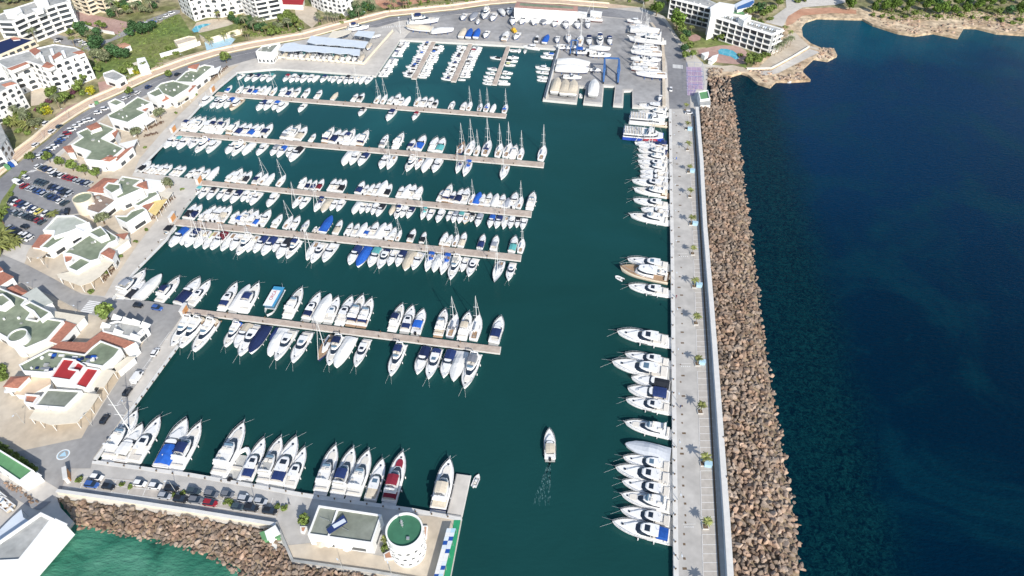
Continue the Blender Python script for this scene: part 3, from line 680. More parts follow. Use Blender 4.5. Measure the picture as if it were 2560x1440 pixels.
# coastal boulders on the natural points
b5 = []
for quad, n in (((1988, 165, 2020, 205), 46), ((2045, 115, 2086, 152), 90), ((1930, 190, 2020, 208), 60), ((2240, 62, 2400, 92), 70), ((2405, 40, 2560, 80), 120), ((2200, 50, 2300, 82), 50), ((1835, 176, 1935, 212), 60), ((1995, 52, 2030, 100), 30)):
    for _ in range(n):
        a, b = RP.uniform(quad[0], quad[2]), RP.uniform(quad[1], quad[3]); g = G(a, b, 1.0)
        if inside((g.x, g.y), [(p.x, p.y) for p in land_p]): b5.append((g.x, g.y, QZ - .1, RP.uniform(.5, 1.7)))
allr = [r + (0,) for r in rocks_main] + [r + (1,) for r in rocks_b2]
# the boulders nearest the camera are single objects, the rest of the bank is one mass
def near_key(r):
    q = Vector((r[0], r[1], r[2] - CAM_H)); dz = q.y * _c - q.z * _s
    xx = 1280 + F_PX * q.x / dz; yy = 720 - F_PX * (q.y * _s + q.z * _c) / dz
    vis = 0 <= xx <= 2560 and 0 <= yy <= 1440
    return (0 if vis else 1, dz / r[3])
allr.sort(key=near_key)
singles, rest = allr[:300], allr[300:]
rock_me = []
for V, Fc in ROCKS:
    me = bpy.data.meshes.new('boulder'); me.from_pydata([tuple(a) for a in V], [], Fc); me.materials.append(M['rock']); rock_me.append(me)
for x, y, z, s, w in singles:
    o = link('boulder', rock_me[RP.randint(14)], None, (x, y, z)); o.rotation_euler = tuple(RP.uniform(0, 6.28, 3)); o.scale = (s, s, s)
    if w == 0: tag(o, 'angular brown boulder piled on the near end of the long outer breakwater', 'boulder', 'boulders at the near end of the outer breakwater')
    else: tag(o, 'small tan boulder on the bank below the lower mole wall', 'boulder', 'boulders below the lower mole wall')
def rock_mass(name, rs, label):
    V, Fc = [], []; o = 0
    for r in rs:
        v, f = ROCKS[RP.randint(14)]
        w = (v @ rot_m(RP).T) * r[3] + np.array(r[:3]); V.append(w); Fc += [(a + o, b + o, c + o) for a, b, c in f]; o += len(w)
    me = bpy.data.meshes.new(name); me.from_pydata(np.concatenate(V).tolist(), [], Fc); me.materials.append(M['rock']); me.update()
    ob = link(name, me); tag(ob, label, 'boulders', kind='stuff')
rock_mass('boulder_bank', rest, 'long bank of brown armour boulders outside the breakwater wall')
rock_mass('boulder_bank', rocks_b3 + rocks_b4, 'boulders heaped beside the purple courts and the little green hut')
rock_mass('coast_boulders', b5, 'loose tan boulders along the natural shore of the point')
# the core of rubble under the boulders
def core(inn, out, dz):
    n = 40; mb = MB()
    def sample(pts, t):
        L = [0]
        for a, b in zip(pts[:-1], pts[1:]): L.append(L[-1] + (b - a).length)
        s = t * L[-1]
        for i in range(len(pts) - 1):
            if s <= L[i + 1] + 1e-6: return pts[i].lerp(pts[i + 1], (s - L[i]) / max(1e-6, L[i + 1] - L[i]))
        return pts[-1]
    secs = []
    for i in range(n + 1):
        a, b = sample(inn, i / n), sample(out, i / n); secs.append([(a.x, a.y, dz), (b.x, b.y, -.12)])
    v = [p for s in secs for p in s]; mb.add(v, [(2 * i, 2 * i + 1, 2 * i + 3, 2 * i + 2) for i in range(n)]); return mb
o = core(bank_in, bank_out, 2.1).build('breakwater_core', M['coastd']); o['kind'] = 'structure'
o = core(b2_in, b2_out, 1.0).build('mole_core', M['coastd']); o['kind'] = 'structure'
# ------------------------------------------------------------------ boats (bow towards +Y, stern at y = 0, waterline z = 0)
def halfw(t, B, kind):
    if kind == 'sail':
        return B / 2 * max(.0, (1 - abs(t - .42) ** 2.1 / .58 ** 2.1) if t > .42 else (.70 + .30 * (1 - (1 - t / .42) ** 2)))
    if kind == 'round': return B / 2 * max(0, (1 - abs((t - .5) / .5) ** 3.2)) ** .6
    tt = max(0, (t - .40) / .60)
    return B / 2 * (.92 + .08 * min(1, t / .3)) * max(0, 1 - tt ** 2.9) ** .92
def hull(L, B, fs, fb, kind='motor', draft=.7):
    n = 13; secs = []
    for i in range(n + 1):
        t = i / n; t = 1 - (1 - t) ** 1.25
        w = max(.02, halfw(t, B, kind)); h = fs + (fb - fs) * t ** 1.7; y = L * t
        wl = w * (.90 - .28 * t); rk = L * .055 * t ** 3
        secs.append([(0, y - rk * 1.3, -draft * (1 - .5 * t ** 3)), (wl * .75, y - rk * 1.2, -draft * .55), (wl, y - rk, 0.0), (w, y, h), (w - .02, y, h),
                     (-w + .02, y, h), (-w, y, h), (-wl, y - rk, 0), (-wl * .75, y - rk * 1.2, -draft * .55)])
    mb = MB(); v = [p for s in secs for p in s]; m_ = 9; f = []; mi = []
    for i in range(n):
        for j in range(9):
            k = (j + 1) % m_
            if j == 4: continue
            f.append((i * m_ + j, i * m_ + k, (i + 1) * m_ + k, (i + 1) * m_ + j)); mi.append(1 if j in (0, 1, 7, 8) else 0)
    f.append(tuple(range(m_))[::-1]); mi.append(0)
    mb.v = v; mb.f = f; mb.m = mi
    return mb
def deckmesh(L, B, fs, fb, kind='motor', ins=.10, drop=.10, t0=0, t1=1, n=12):
    mb = MB(); v = []
    for i in range(n + 1):
        t = t0 + (t1 - t0) * i / n; w = max(.01, halfw(t, B, kind) - ins); h = fs + (fb - fs) * t ** 1.7 - drop
        v += [(-w, L * t * .992 + .02, h), (w, L * t * .992 + .02, h)]
    mb.add(v, [(2 * i, 2 * i + 1, 2 * i + 3, 2 * i + 2) for i in range(n)])
    return mb
def pod(mb, y0, y1, ws, wb, z0, z1, fr=0, br=0, side=.12, mi=0, nose=.55, top=None):
    def out(ya, yb, a, b, z):
        d = yb - ya
        return [(-a, ya, z), (a, ya, z), (a, ya + d * .55, z), (b, yb - d * .12, z), (b * nose, yb, z), (-b * nose, yb, z), (-b, yb - d * .12, z), (-a, ya + d * .55, z)]
    lo = out(y0, y1, ws, wb, z0); hi = out(y0 + br, y1 - fr, ws - side, wb - side * .8, z1)
    n = 8; mb.add(lo + hi, [(i, (i + 1) % n, n + (i + 1) % n, n + i) for i in range(n)], mi)
    mb.add(hi, [tuple(range(n))], mi if top is None else top); return mb
def rails(mb, L, B, fs, fb, kind='motor', t0=.45, h=.65, r=.035):
    pts = []
    for s in (-1, 1):
        prev = None
        for i in range(7):
            t = t0 + (1 - t0) * i / 6; w = max(0, halfw(t, B, kind) - .08) * s; z = fs + (fb - fs) * t ** 1.7; p = (w, L * t, z + h * min(1, .4 + i * .2))
            mb.tube((w, L * t, z - .02), p, r * .7, n=4)
            if prev: mb.tube(prev, p, r, n=4)
            prev = p
def canopy_arch(mb, y0, y1, w, z, crown=.25, drop=.35):
    secs = []
    for k in range(4):
        y = y0 + (y1 - y0) * k / 3; dz = -.10 if k in (0, 3) else 0
        secs.append([(-w, y, z - drop + dz), (-w * .8, y, z + dz), (0, y, z + crown + dz), (w * .8, y, z + dz), (w, y, z - drop + dz),
                     (w * .8, y, z + dz - .05), (0, y, z + crown + dz - .05), (-w * .8, y, z + dz - .05)])
    mb.loft(secs)
def posts(r, spec, z0, name='post'):
    mb = MB()
    for x, y, z in spec: mb.tube((x, y, z0), (x, y, z), .03, n=4)
    mb.build(name, M['metal'], r)
def hullpart(r, L, B, fs, fb, kind='motor', hm='gel', bm='anti_b', draft=.7):
    hull(L, B, fs, fb, kind, draft).build('hull', [M[hm], M[bm]], r, smooth=True)
def seats(r, boxes, m_):
    for b_ in boxes:
        q_ = MB(); q_.box(*b_)
        q_.build('seat', m_, r)
def moored(r, L, B, fb):
    for s in (-1, 1):
        mb = MB(); mb.tube((s * .25, L - .3, fb), (s * 1.2, L + 2.6, .05), .022, n=4); mb.build('mooring_line', M['w'], r)
        for y in (.25, .52): mb = MB(); mb.tube((s * (B / 2 + .1), L * y, .15), (s * (B / 2 + .12), L * y, .95), .16, n=7); mb.build('fender', M['gel'], r)
PROTO = {}
def mk_Y(c, v):                       # flybridge motor yacht, 16 m
    L, B, fs, fb = 16, 4.7, 1.35, 2.15; r = empty('motor_yacht')
    hullpart(r, L, B, fs, fb, hm='navyhull' if v == 'navy' else 'gel', draft=.9)
    deckmesh(L, B, fs, fb).build('deck', M['deck'], r)
    mb = MB(); mb.box(-2.0, 2.0, -1.1, .05, .32, .45); mb.build('swim_platform', M['teak'] if v == 3 else M['deck'], r)
    mb = MB(); mb.box(-1.9, 1.9, .25, 3.2, 1.32, 1.36); mb.build('cockpit_floor', M['teak'] if v == 3 else M['deck'], r)
    seats(r, [(-1.7, 1.7, .35, 1.0, 1.36, 1.8)], M['cream'])
    mb = MB(); pod(mb, 3.2, 11.6, 1.85, 1.25, 1.3, 2.25, .9, 0, .08); mb.build('cabin', M['gel'], r)
    mb = MB(); pod(mb, 3.25, 10.6, 1.75, 1.05, 2.25, 2.95, 1.7, 0, .16); mb.build('window', M['glass'], r)
    mb = MB(); pod(mb, 1.6, 8.9, 1.78, 1.2, 2.95, 3.12, .1, -.05, .02); 
    pod(mb, 1.7, 8.8, 1.74, 1.15, 3.12, 3.55, .5, 0, .06); mb.build('flybridge', M['gel'], r)
    mb = MB(); pod(mb, 1.95, 7.9, 1.5, .95, 3.56, 3.60, 0, 0, 0); mb.build('flybridge_floor', M['deck'] if v != 2 else M['deckgrey'], r)
    seats(r, [(-1.3, 1.3, 2.2, 2.8, 3.6, 4.0), (-1.3, -.7, 2.8, 4.3, 3.6, 4.0), (.3, 1.2, 5.6, 6.4, 3.6, 4.1), (-1.1, -.2, 5.6, 6.6, 3.6, 4.0)], M['cream'])
    mb = MB(); pod(mb, 7.2, 8.3, 1.1, .8, 3.6, 4.1, .6, .4, .1); mb.build('windscreen', M['glassb'], r)
    mb = MB()
    for s in (-1, 1): mb.loft([[(s * 1.6, 2.3, 3.5), (s * 1.6, 2.9, 3.5), (s * 1.45, 2.9, 3.5), (s * 1.45, 2.3, 3.5)], [(s * 1.25, 1.7, 4.75), (s * 1.25, 2.2, 4.75), (s * 1.1, 2.2, 4.75), (s * 1.1, 1.7, 4.75)]])
    mb.box(-1.25, 1.25, 1.7, 2.2, 4.75, 4.87); mb.tube((0, 1.95, 4.87), (0, 1.95, 5.15), .28, .22, 8); mb.tube((.7, 1.9, 4.87), (.7, 1.7, 6.6), .03, n=4); mb.build('radar_arch', M['gel'], r)
    if c != 'w' and v != 3:
        mb = MB(); canopy_arch(mb, 3.2, 6.6, 1.6, 5.0); mb.build('canopy', M[c], r); posts(r, [(-1.5, 3.3, 4.7), (1.5, 3.3, 4.7), (-1.5, 6.5, 4.7), (1.5, 6.5, 4.7)], 3.5, 'canopy_frame')
    if v == 3 or v == 'navy' or c == 'r':
        mb = MB(); canopy_arch(mb, .3, 2.6, 1.85, 2.95, .12, .9); mb.build('cockpit_cover', M[c if c != 'w' else 's'], r)
    mb = MB(); pod(mb, 10.6, 13.4, 1.0, .7, 1.86, 2.12, .1, 0, .05); mb.build('sunpad', M['cream'] if c != 'r' else M['r'], r)
    mb = MB(); mb.box(-.28, .28, 13.7, 14.2, 2.02, 2.08); mb.build('hatch', M['glass'], r)
    mb = MB(); rails(mb, L, B, fs, fb); mb.tube((0, 15.9, 2.1), (0, 16.6, 2.5), .12, n=5); mb.build('railing', M['metal'], r)
    moored(r, L, B, fb); return r
def mk_H(c, v):                       # hardtop express cruiser, 14 m
    L, B, fs, fb = 14, 4.1, 1.15, 1.75; r = empty('sport_cruiser')
    hullpart(r, L, B, fs, fb, draft=.8); deckmesh(L, B, fs, fb).build('deck', M['deck'], r)
    mb = MB(); mb.box(-1.75, 1.75, -1.2, .05, .3, .42); mb.build('swim_platform', M['deckgrey'] if v else M['deck'], r)
    mb = MB(); pod(mb, 5.6, 12.4, 1.45, .6, 1.15, 1.85, 1.8, 0, .3); mb.build('foredeck', M['gel'], r)
    mb = MB(); pod(mb, 4.6, 8.6, 1.55, 1.15, 1.7, 2.45, 1.5, 0, .22); mb.build('windscreen', M['glass'], r)
    mb = MB(); pod(mb, 2.9, 7.2, 1.45, 1.05, 2.45, 2.62, .35, -.1, .12); mb.build('hardtop', M['gel'], r)
    mb = MB(); mb.box(-.75, .75, 4.9, 6.2, 2.625, 2.66); mb.build('sunroof', M['glass'] if v != 2 else M['glassb'], r)
    mb = MB(); mb.box(-1.6, 1.6, 1.9, 4.8, 1.1, 1.14); mb.build('cockpit_floor', M['deck'], r)
    seats(r, [(-1.35, 1.35, .35, 1.8, 1.1, 1.5), (-1.5, -.8, 1.9, 4.0, 1.14, 1.55)], M['cream'])
    if c != 'w':
        mb = MB(); canopy_arch(mb, .5, 3.2, 1.5, 2.35, .12, .75); mb.build('cockpit_cover', M[c], r)
    for s in (-1, 1):
        mb = MB(); mb.loft([[(s * 1.98, 5.2, .95), (s * 1.98, 8.0, 1.1), (s * 1.98, 7.8, .8), (s * 1.98, 5.4, .75)], [(s * 2.06, 5.2, .97), (s * 2.04, 8.0, 1.12), (s * 2.02, 7.8, .8), (s * 2.03, 5.4, .75)]]); mb.build('hull_window', M['glass'], r)
    mb = MB(); mb.box(-.25, .25, 11.2, 11.7, 1.70, 1.76); mb.build('hatch', M['glass'], r)
    mb = MB(); rails(mb, L, B, fs, fb, t0=.5); mb.tube((0, 3.2, 2.6), (0, 2.9, 3.5), .06, .04, 5); mb.build('railing', M['metal'], r)
    moored(r, L, B, fb); return r
def mk_C(c, v):                       # open day cruiser, 9 m
    L, B, fs, fb = 9, 3.0, .95, 1.4; r = empty('cabin_cruiser')
    hullpart(r, L, B, fs, fb, draft=.6); deckmesh(L, B, fs, fb, t0=.42).build('deck', M['deck'], r)
    deckmesh(L, B, fs, fb, ins=.3, drop=.42, t0=.02, t1=.5).build('cockpit_floor', M['deckgrey'] if v == 1 else M['cream'], r)
    mb = MB()
    for s in (-1, 1): mb.box(s * 1.12 - .2, s * 1.12 + .2, .15, 4.5, .5, .97)
    mb.box(-1.2, 1.2, .1, .45, .5, .95); mb.build('coaming', M['gel'], r)
    mb = MB(); pod(mb, 4.0, 7.7, 1.05, .5, 1.0, 1.62, 1.1, 0, .22); mb.build('cuddy', M['gel'], r)
    mb = MB(); pod(mb, 3.7, 5.2, 1.12, .9, 1.4, 2.0, .75, .15, .15); mb.build('windscreen', M['glass'], r)
    mb = MB(); pod(mb, 3.75, 4.55, .85, .6, 2.0, 2.04, .1, 0, .0); mb.build('windscreen_cap', M['gel'], r)
    seats(r, [(-.95, .95, .5, 1.2, .55, .95), (.2, .9, 2.7, 3.3, .55, 1.15), (-.9, -.2, 2.7, 3.3, .55, 1.15)], M['cream'] if v != 2 else M['w'])
    mb = MB(); mb.box(-1.2, 1.2, -.75, .03, .22, .32); mb.build('swim_platform', M['teak'] if v == 1 else M['deckgrey'], r)
    if v == 2:
        mb = MB(); mb.box(-.25, .25, -.55, .05, .2, 1.25); mb.build('outboard_motor', M['black'], r)
    if c != 'w' or v == 1:
        mb = MB()
        if v == 3: canopy_arch(mb, .25, 4.1, 1.3, 1.45, .3, .5)
        else: canopy_arch(mb, .9, 3.7, 1.2, 2.25, .14, .25)
        mb.build('canopy', M[c], r)
        if v != 3: posts(r, [(-1.15, 1.0, 2.1), (1.15, 1.0, 2.1), (-1.15, 3.4, 2.1), (1.15, 3.4, 2.1)], .9, 'canopy_frame')
    mb = MB(); mb.box(-.2, .2, 6.3, 6.7, 1.5, 1.58); mb.build('hatch', M['glass'], r)
    mb = MB(); rails(mb, L, B, fs, fb, t0=.5, h=.5, r=.028); mb.build('railing', M['metal'], r)
    return r
def mk_F(c, v):                       # pilothouse fishing boat, 10 m
    L, B, fs, fb = 10, 3.3, 1.0, 1.75; r = empty('fishing_boat')
    hullpart(r, L, B, fs, fb, hm='s' if c == 's' else 'gel', bm='anti_r', draft=.7); deckmesh(L, B, fs, fb, drop=.3).build('deck', M['deck'] if c != 's' else M['teak'], r)
    mb = MB(); pod(mb, 3.0, 7.0, 1.15, .85, .85, 1.75, .4, 0, .06); mb.build('cabin', M['gel'], r)
    mb = MB(); pod(mb, 3.05, 6.5, 1.08, .78, 1.75, 2.35, .5, 0, .08); mb.build('window', M['glass'], r)
    mb = MB(); pod(mb, 2.5, 6.3, 1.2, .85, 2.35, 2.48, .1, 0, .04); mb.build('cabin_roof', M['gel'] if c != 'n' else M['n'], r)
    mb = MB(); mb.tube((0, 3.4, 2.48), (0, 3.2, 4.4), .05, n=5); mb.tube((-.5, 3.3, 3.6), (.5, 3.3, 3.6), .03, n=4); mb.tube((0, 5, 2.48), (0, 5, 2.8), .25, .2, 8); mb.build('mast', M['alu'], r)
    seats(r, [(-1.0, 1.0, .3, .8, .75, 1.15)], M['cream'])
    mb = MB(); rails(mb, L, B, fs, fb, t0=.3, h=.7); mb.build('railing', M['metal'], r)
    return r
def mk_O(c, v):                       # small open boat with outboard, 6 m
    L, B, fs, fb = 6, 2.3, .62, .95; r = empty('open_boat')
    hullpart(r, L, B, fs, fb, hm='s' if c == 's' else 'gel', draft=.4); deckmesh(L, B, fs, fb, drop=.06, t0=.68, n=5).build('deck', M['deck'], r)
    deckmesh(L, B, fs, fb, ins=.22, drop=.42, t0=.03, t1=.7).build('cockpit_floor', M['deckgrey'] if c != 's' else M['teak'], r)
    mb = MB()
    for s in (-1, 1): mb.box(s * .9 - .12, s * .9 + .12, .1, 4.1, .3, .68)
    mb.box(-.9, .9, .1, .4, .3, .66); mb.build('gunwale', M['gel'], r)
    mb = MB(); pod(mb, 2.4, 3.3, .42, .38, .3, 1.05, .2, 0, .05); mb.build('console', M['gel'], r)
    mb = MB(); mb.box(-.35, .35, 3.05, 3.12, 1.02, 1.4); mb.build('windscreen', M['glassb'], r)
    seats(r, [(-.45, .45, 1.5, 2.0, .3, .75), (-.7, .7, .45, .8, .3, .6)], M['cream'])
    mb = MB(); mb.box(-.18, .18, -.5, .05, .1, 1.05); mb.build('outboard_motor', M['black'] if v == 1 else M['gel'], r)
    if c not in 'ws':
        mb = MB(); canopy_arch(mb, .8, 2.9, .9, 1.9, .1, .2); mb.build('canopy', M[c], r); posts(r, [(-.85, .9, 1.8), (.85, .9, 1.8), (-.85, 2.8, 1.8), (.85, 2.8, 1.8)], .6, 'canopy_frame')
    return r
def mk_S(c, v):                       # sailing yacht, 11 m
    L, B, fs, fb = 11, 3.4, 1.05, 1.35; r = empty('sailing_yacht')
    hm = {'k': 'n', 'g': 'g'}.get(c, 'gel')
    hullpart(r, L, B, fs, fb, 'sail', hm=hm, bm='anti_r' if v == 1 else 'anti_b', draft=.8); deckmesh(L, B, fs, fb, 'sail', ins=.06, drop=.04).build('deck', M['teak'] if c == 'k' else M['deck'], r)
    mb = MB(); pod(mb, 3.6, 7.9, .95, .5, 1.0, 1.5, .6, 0, .12); mb.build('coachroof', M['gel'], r)
    for s in (-1, 1):
        mb = MB(); mb.loft([[(s * .9, 4.2, 1.2), (s * .9, 6.0, 1.22), (s * .88, 6.0, 1.36), (s * .88, 4.2, 1.36)], [(s * .98, 4.2, 1.2), (s * .97, 6.0, 1.22), (s * .93, 6.0, 1.36), (s * .94, 4.2, 1.36)]]); mb.build('window', M['glass'], r)
    mb = MB(); pod(mb, .5, 3.5, .7, .62, 1.03, 1.06, 0, 0, 0); mb.build('cockpit_floor', M['teak'], r)
    mb = MB()
    for s in (-1, 1): mb.box(s * .95 - .22, s * .95 + .22, .5, 3.4, 1.0, 1.3)
    mb.build('coaming', M['gel'], r)
    mb = MB(); mb.tube((-.5, 1.1, 1.4), (.5, 1.1, 1.4), .04, n=5); mb.tube((0, 1.1, 1.0), (0, 1.1, 1.75), .08, n=5); mb.build('steering_wheel', M['metal'], r)
    H = 14.6
    mb = MB(); mb.tube((0, 6.2, 1.3), (0, 6.1, H), .115, .075, 6); mb.build('mast', M['alu'], r)
    for z, w in ((5.6, .95), (9.6, .75)): mb = MB(); mb.tube((-w, 6.05, z), (w, 6.05, z), .06, n=4); mb.build('spreader', M['alu'], r)
    mb = MB(); mb.tube((0, 6.1, 2.15), (0, 2.0, 2.25), .09, n=6); mb.build('boom', M['alu'], r)
    mb = MB(); mb.loft([[(-.16, y, 2.2), (.16, y, 2.2), (.12, y, 2.5 if y > 2.5 else 2.35), (-.12, y, 2.5 if y > 2.5 else 2.35)] for y in (2.1, 3.2, 4.6, 5.95)]); mb.build('sail_cover', M[{'w': 'w', 'S': 'w'}.get(c, c)], r)
    mb = MB(); mb.tube((0, 10.75, 1.4), (0, 6.2, H - .4), .085, .035, 5); mb.build('furled_sail', M['w'], r)
    mb = MB(); mb.tube((0, .15, 1.1), (0, 6.0, H - .1), .018, n=3)
    for s in (-1, 1):
        for z in (5.6, 9.6): pass
        mb.tube((s * 1.6, 5.9, 1.2), (s * .9, 6.05, 5.6), .018, n=3); mb.tube((s * .9, 6.05, 5.6), (s * .7, 6.05, 9.6), .018, n=3); mb.tube((s * .7, 6.05, 9.6), (0, 6.1, H - .3), .018, n=3)
    mb.build('rigging', M['metal'], r)
    mb = MB()
    if c in 'nbtg' or v == 1: pod(mb, 3.1, 4.3, .95, .85, 1.45, 2.05, .5, .1, .15); mb.build('spray_hood', M[c if c in 'nbtg' else 's'], r)
    if c in 'nbt' and v != 1:
        mb = MB(); canopy_arch(mb, .5, 2.4, 1.1, 2.9, .1, .2); mb.build('canopy', M[c], r); posts(r, [(-1, .6, 2.8), (1, .6, 2.8), (-1, 2.3, 2.8), (1, 2.3, 2.8)], 1.1, 'canopy_frame')
    mb = MB(); rails(mb, L, B, fs, fb, 'sail', t0=.05, h=.55, r=.022); mb.build('railing', M['metal'], r)
    return r
def mk_K(c, v):                       # boat under a full cover, 11 m
    L, B, fs, fb = 11, 3.5, 1.15, 1.65; r = empty('covered_boat')
    hullpart(r, L, B, fs, fb, draft=.7)
    secs = []
    hp_ = [(.01, .35), (.12, .75), (.3, 1.15), (.5, 1.25), (.62, 1.0), (.78, .55), (.93, .25), (.985, .08)] if v != 1 else [(.01, .2), (.1, .3), (.3, .9), (.48, 1.0), (.6, .65), (.78, .4), (.93, .2), (.985, .06)]
    for t, hh in hp_:
        w = max(.03, halfw(t, B, 'motor') + .06); z = fs + (fb - fs) * t ** 1.7; y = L * t
        secs.append([(-w, y, z - .32), (-w, y, z + .03), (-w * .55, y, z + hh * .72), (0, y, z + hh), (w * .55, y, z + hh * .72), (w, y, z + .03), (w, y, z - .32)])
    mb = MB(); mb.loft(secs, closed=False); mb.build('cover', M[c], r)
    mb = MB(); mb.box(-1.4, 1.4, -.8, .04, .25, .36); mb.build('swim_platform', M['deckgrey'], r)
    for s in (-1, 1):
        mb = MB()
        for y in (2.2, 4.6, 6.6): mb.tube((s * 1.78, y, .2), (s * 1.82, y, .85), .11, n=6)
        mb.build('fender', M['gel'], r)
    return r
def mk_R(c, v):                       # inflatable tender, 4 m
    r = empty('inflatable_dinghy'); mb = MB(); pts = [(-.75, 0), (-.75, 2.2), (-.6, 3.1), (0, 3.8), (.6, 3.1), (.75, 2.2), (.75, 0)]
    for a, b in zip(pts[:-1], pts[1:]): mb.tube((a[0], a[1], .32), (b[0], b[1], .32), .24, n=8)
    mb.build('tube', M['gel'], r); mb = MB(); mb.box(-.6, .6, 0.1, 3, .12, .2); mb.build('floor', M['deckgrey'], r)
    seats(r, [(-.5, .5, 1.2, 1.5, .2, .5)], M['cream'])
    mb = MB(); mb.box(-.15, .15, -.35, .1, .1, .85); mb.build('outboard_motor', M['black'], r)
    return r
MK = dict(Y=(mk_Y, 16, 'motor yacht'), H=(mk_H, 14, 'sport cruiser'), C=(mk_C, 9, 'motorboat'), F=(mk_F, 10, 'fishing boat'), O=(mk_O, 6, 'small boat'), S=(mk_S, 11, 'sailing boat'), K=(mk_K, 11, 'covered boat'), R=(mk_R, 4, 'dinghy'))
USED = set()
def boat(ty, c, L, p, az, v=None):
    fn, L0, cat = MK[ty]
    if v is None:
        v = rnd.choice([0, 1, 2, 3]) if ty in 'YC' else rnd.choice([0, 1, 2]); v = 3 if (ty == 'C' and c in 'nbkgr' and rnd.random() < .45) else v
    key = (ty, c, v)
    if key not in PROTO: PROTO[key] = fn(c, v)
    src = PROTO[key]
    if key in USED: o = copy_tree(src)
    else: USED.add(key); o = src
    s = L / L0; bw = rnd.uniform(.94, 1.06)
    bw *= 1.07; L *= .96
    o.location = p; bw *= 1.06 if 281 < az < 288 else 1; s *= 1.05 if 281 < az < 288 else 1; o.rotation_euler = (rnd.uniform(-.008, .008), 0, -R(az)); o.scale = (s * bw if s > .9 else s ** .85 * bw, s, s ** .8)
    return o
def look(ty, c, v=0):
    if ty == 'Y': return 'white flybridge motor yacht' if c == 'w' else f'motor yacht with {CN[c]} cover'
    if ty == 'H': return 'white hardtop sport cruiser' if c == 'w' else f'sport cruiser with {CN[c]} cover'
    if ty == 'C': return 'white open motorboat' if c == 'w' else f'motorboat with {CN[c]} canopy'
    if ty == 'F': return 'beige wheelhouse fishing boat' if c == 's' else 'white wheelhouse fishing boat'
    if ty == 'O': return 'small wooden open boat' if c == 's' else 'small white open boat'
    if ty == 'S': return {'k': 'dark hulled sailing yacht', 'w': 'white sailing yacht', 'g': 'grey sailing yacht'}.get(c, f'sailing yacht with {CN[c]} cover')
    if ty == 'K': return f'boat under full {CN[c]} cover'
    if ty == 'R': return 'white inflatable dinghy'
def row(where, group, A, B, az, spec, axis='x', off=1.0, z=0.0, side='left', jit=2.0, daz=None):
    items = [s.split(',') for s in spec.split()]
    ents = []
    for it in items:
        q = float(it[0])
        if axis == 'x': t = (q - A[0]) / (B[0] - A[0])
        else: t = (q - A[1]) / (B[1] - A[1])
        ents.append((t, it))
    a0, b0 = G(A[0], A[1], 1.0), G(B[0], B[1], 1.0)
    out = []
    for i, (t, it) in enumerate(ents):
        x = A[0] + (B[0] - A[0]) * t; y = A[1] + (B[1] - A[1]) * t
        p = G(x, y, 1.0); h = az + rnd.uniform(-jit, jit); L = float(it[1]); ty = it[2]; c = it[3]
        v = None
        if len(it) > 4: v = int(it[4]) if it[4].isdigit() else it[4]
        o_ = off + (1.0 if ty in 'YH' else .6) * (L / 14)
        if len(it) > 5: h += float(it[5])
        p = p + Vector((math.sin(R(h)), math.cos(R(h)), 0)) * o_; p.z = z
        o = boat(ty, c, L, p, h, v)
        tag(o, f'{look(ty, c)}, {nth(i)} from the {side}, {where}', MK[ty][2], group); out.append(o)
    return out
AZP = 9.3
P = PIERS
row('far side of first pier', 'boats on the first pier', P[0][0], P[0][1], AZP + 3,
    '562,7,C,b,3 589,8,S,w 604,8,C,w 617,8,C,n 631,8,C,b,3 645,9,C,w 658,9,K,w 674,9,S,w 698,9,F,w 713,9,C,n 729,10,C,w 755,10,C,w 787,9,C,w 827,8,K,s 878,8,C,w 894,9,C,k 936,9,S,w 952,10,S,w 969,8,C,w 982,11,C,w,2 996,8,C,w 1009,9,K,w 1037,10,S,w 1051,10,C,w 1068,10,C,w 1083,8,C,k 1124,8,O,w 1153,8,C,w 1168,9,S,w 1195,8,S,g 1211,9,S,b 1228,8,K,w 1258,9,S,b')
row('near side of first pier', 'boats on the first pier', P[0][3], P[0][2], AZP + 185,
    '533,12,F,w 560,12,H,w 574,12,Y,w 588,11,C,b,3 609,13,F,s 669,11,C,n 684,10,C,w 702,9,C,b 719,11,F,w 766,9,C,w 914,8,C,k 988,11,C,n 1047,8,C,r')
row('quay by the racks', 'boats on the quay by the covered racks', (592, 181), (939, 189), AZP + 185,
    '612,7,C,w 633,9,C,k 652,9,C,n 670,8,C,w 687,9,C,t 727,8,C,r 744,9,C,w 757,8,C,k 770,9,F,w 786,8,C,w 798,8,K,w 819,8,C,n 832,6,O,w 845,8,C,w 861,9,C,w 877,9,C,k 889,9,C,w 901,8,S,w 914,9,K,w 930,9,C,w')
row('slanting quay by the racks', 'small boats on the slanting quay', (939, 189), (1000, 99), 99.5,
    '186,6,C,w 180,6,O,w 175,7,C,w 169,6,C,w 163,6,K,w 157,7,C,w 151,6,C,w 146,6,C,g 136,7,C,w 131,6,C,w 126,6,C,n 121,6,K,w 116,6,C,k 111,7,C,w 106,6,C,w 103,6,O,w', axis='y', side='bottom', jit=1)
def many(y0, y1, n, kinds, L=(5, 6.8)):
    r_ = random.Random(int(y0 * 7 + y1)); s = []
    for i in range(n):
        y = y0 + (y1 - y0) * (i / (n - 1)) ** .97; k = r_.choice(kinds); s.append(f'{y:.1f},{r_.uniform(*L):.1f},{k[0]},{k[1]}')
    return ' '.join(s)
FK = ['Cw', 'Cw', 'Ow', 'Ow', 'Kw', 'Cw', 'Cn', 'Ck', 'Cg', 'Ob', 'Ow', 'Cw']
row('left side of first finger', 'small boats on the finger piers', (1028, 196), (1079, 104), 279.5, many(189, 108, 17, FK), axis='y', side='bottom', off=.3, jit=1.5)
row('right side of first finger', 'small boats on the finger piers', (1041, 197), (1090, 104), 99.5, many(190, 113, 15, FK), axis='y', side='bottom', off=.3, jit=1.5)
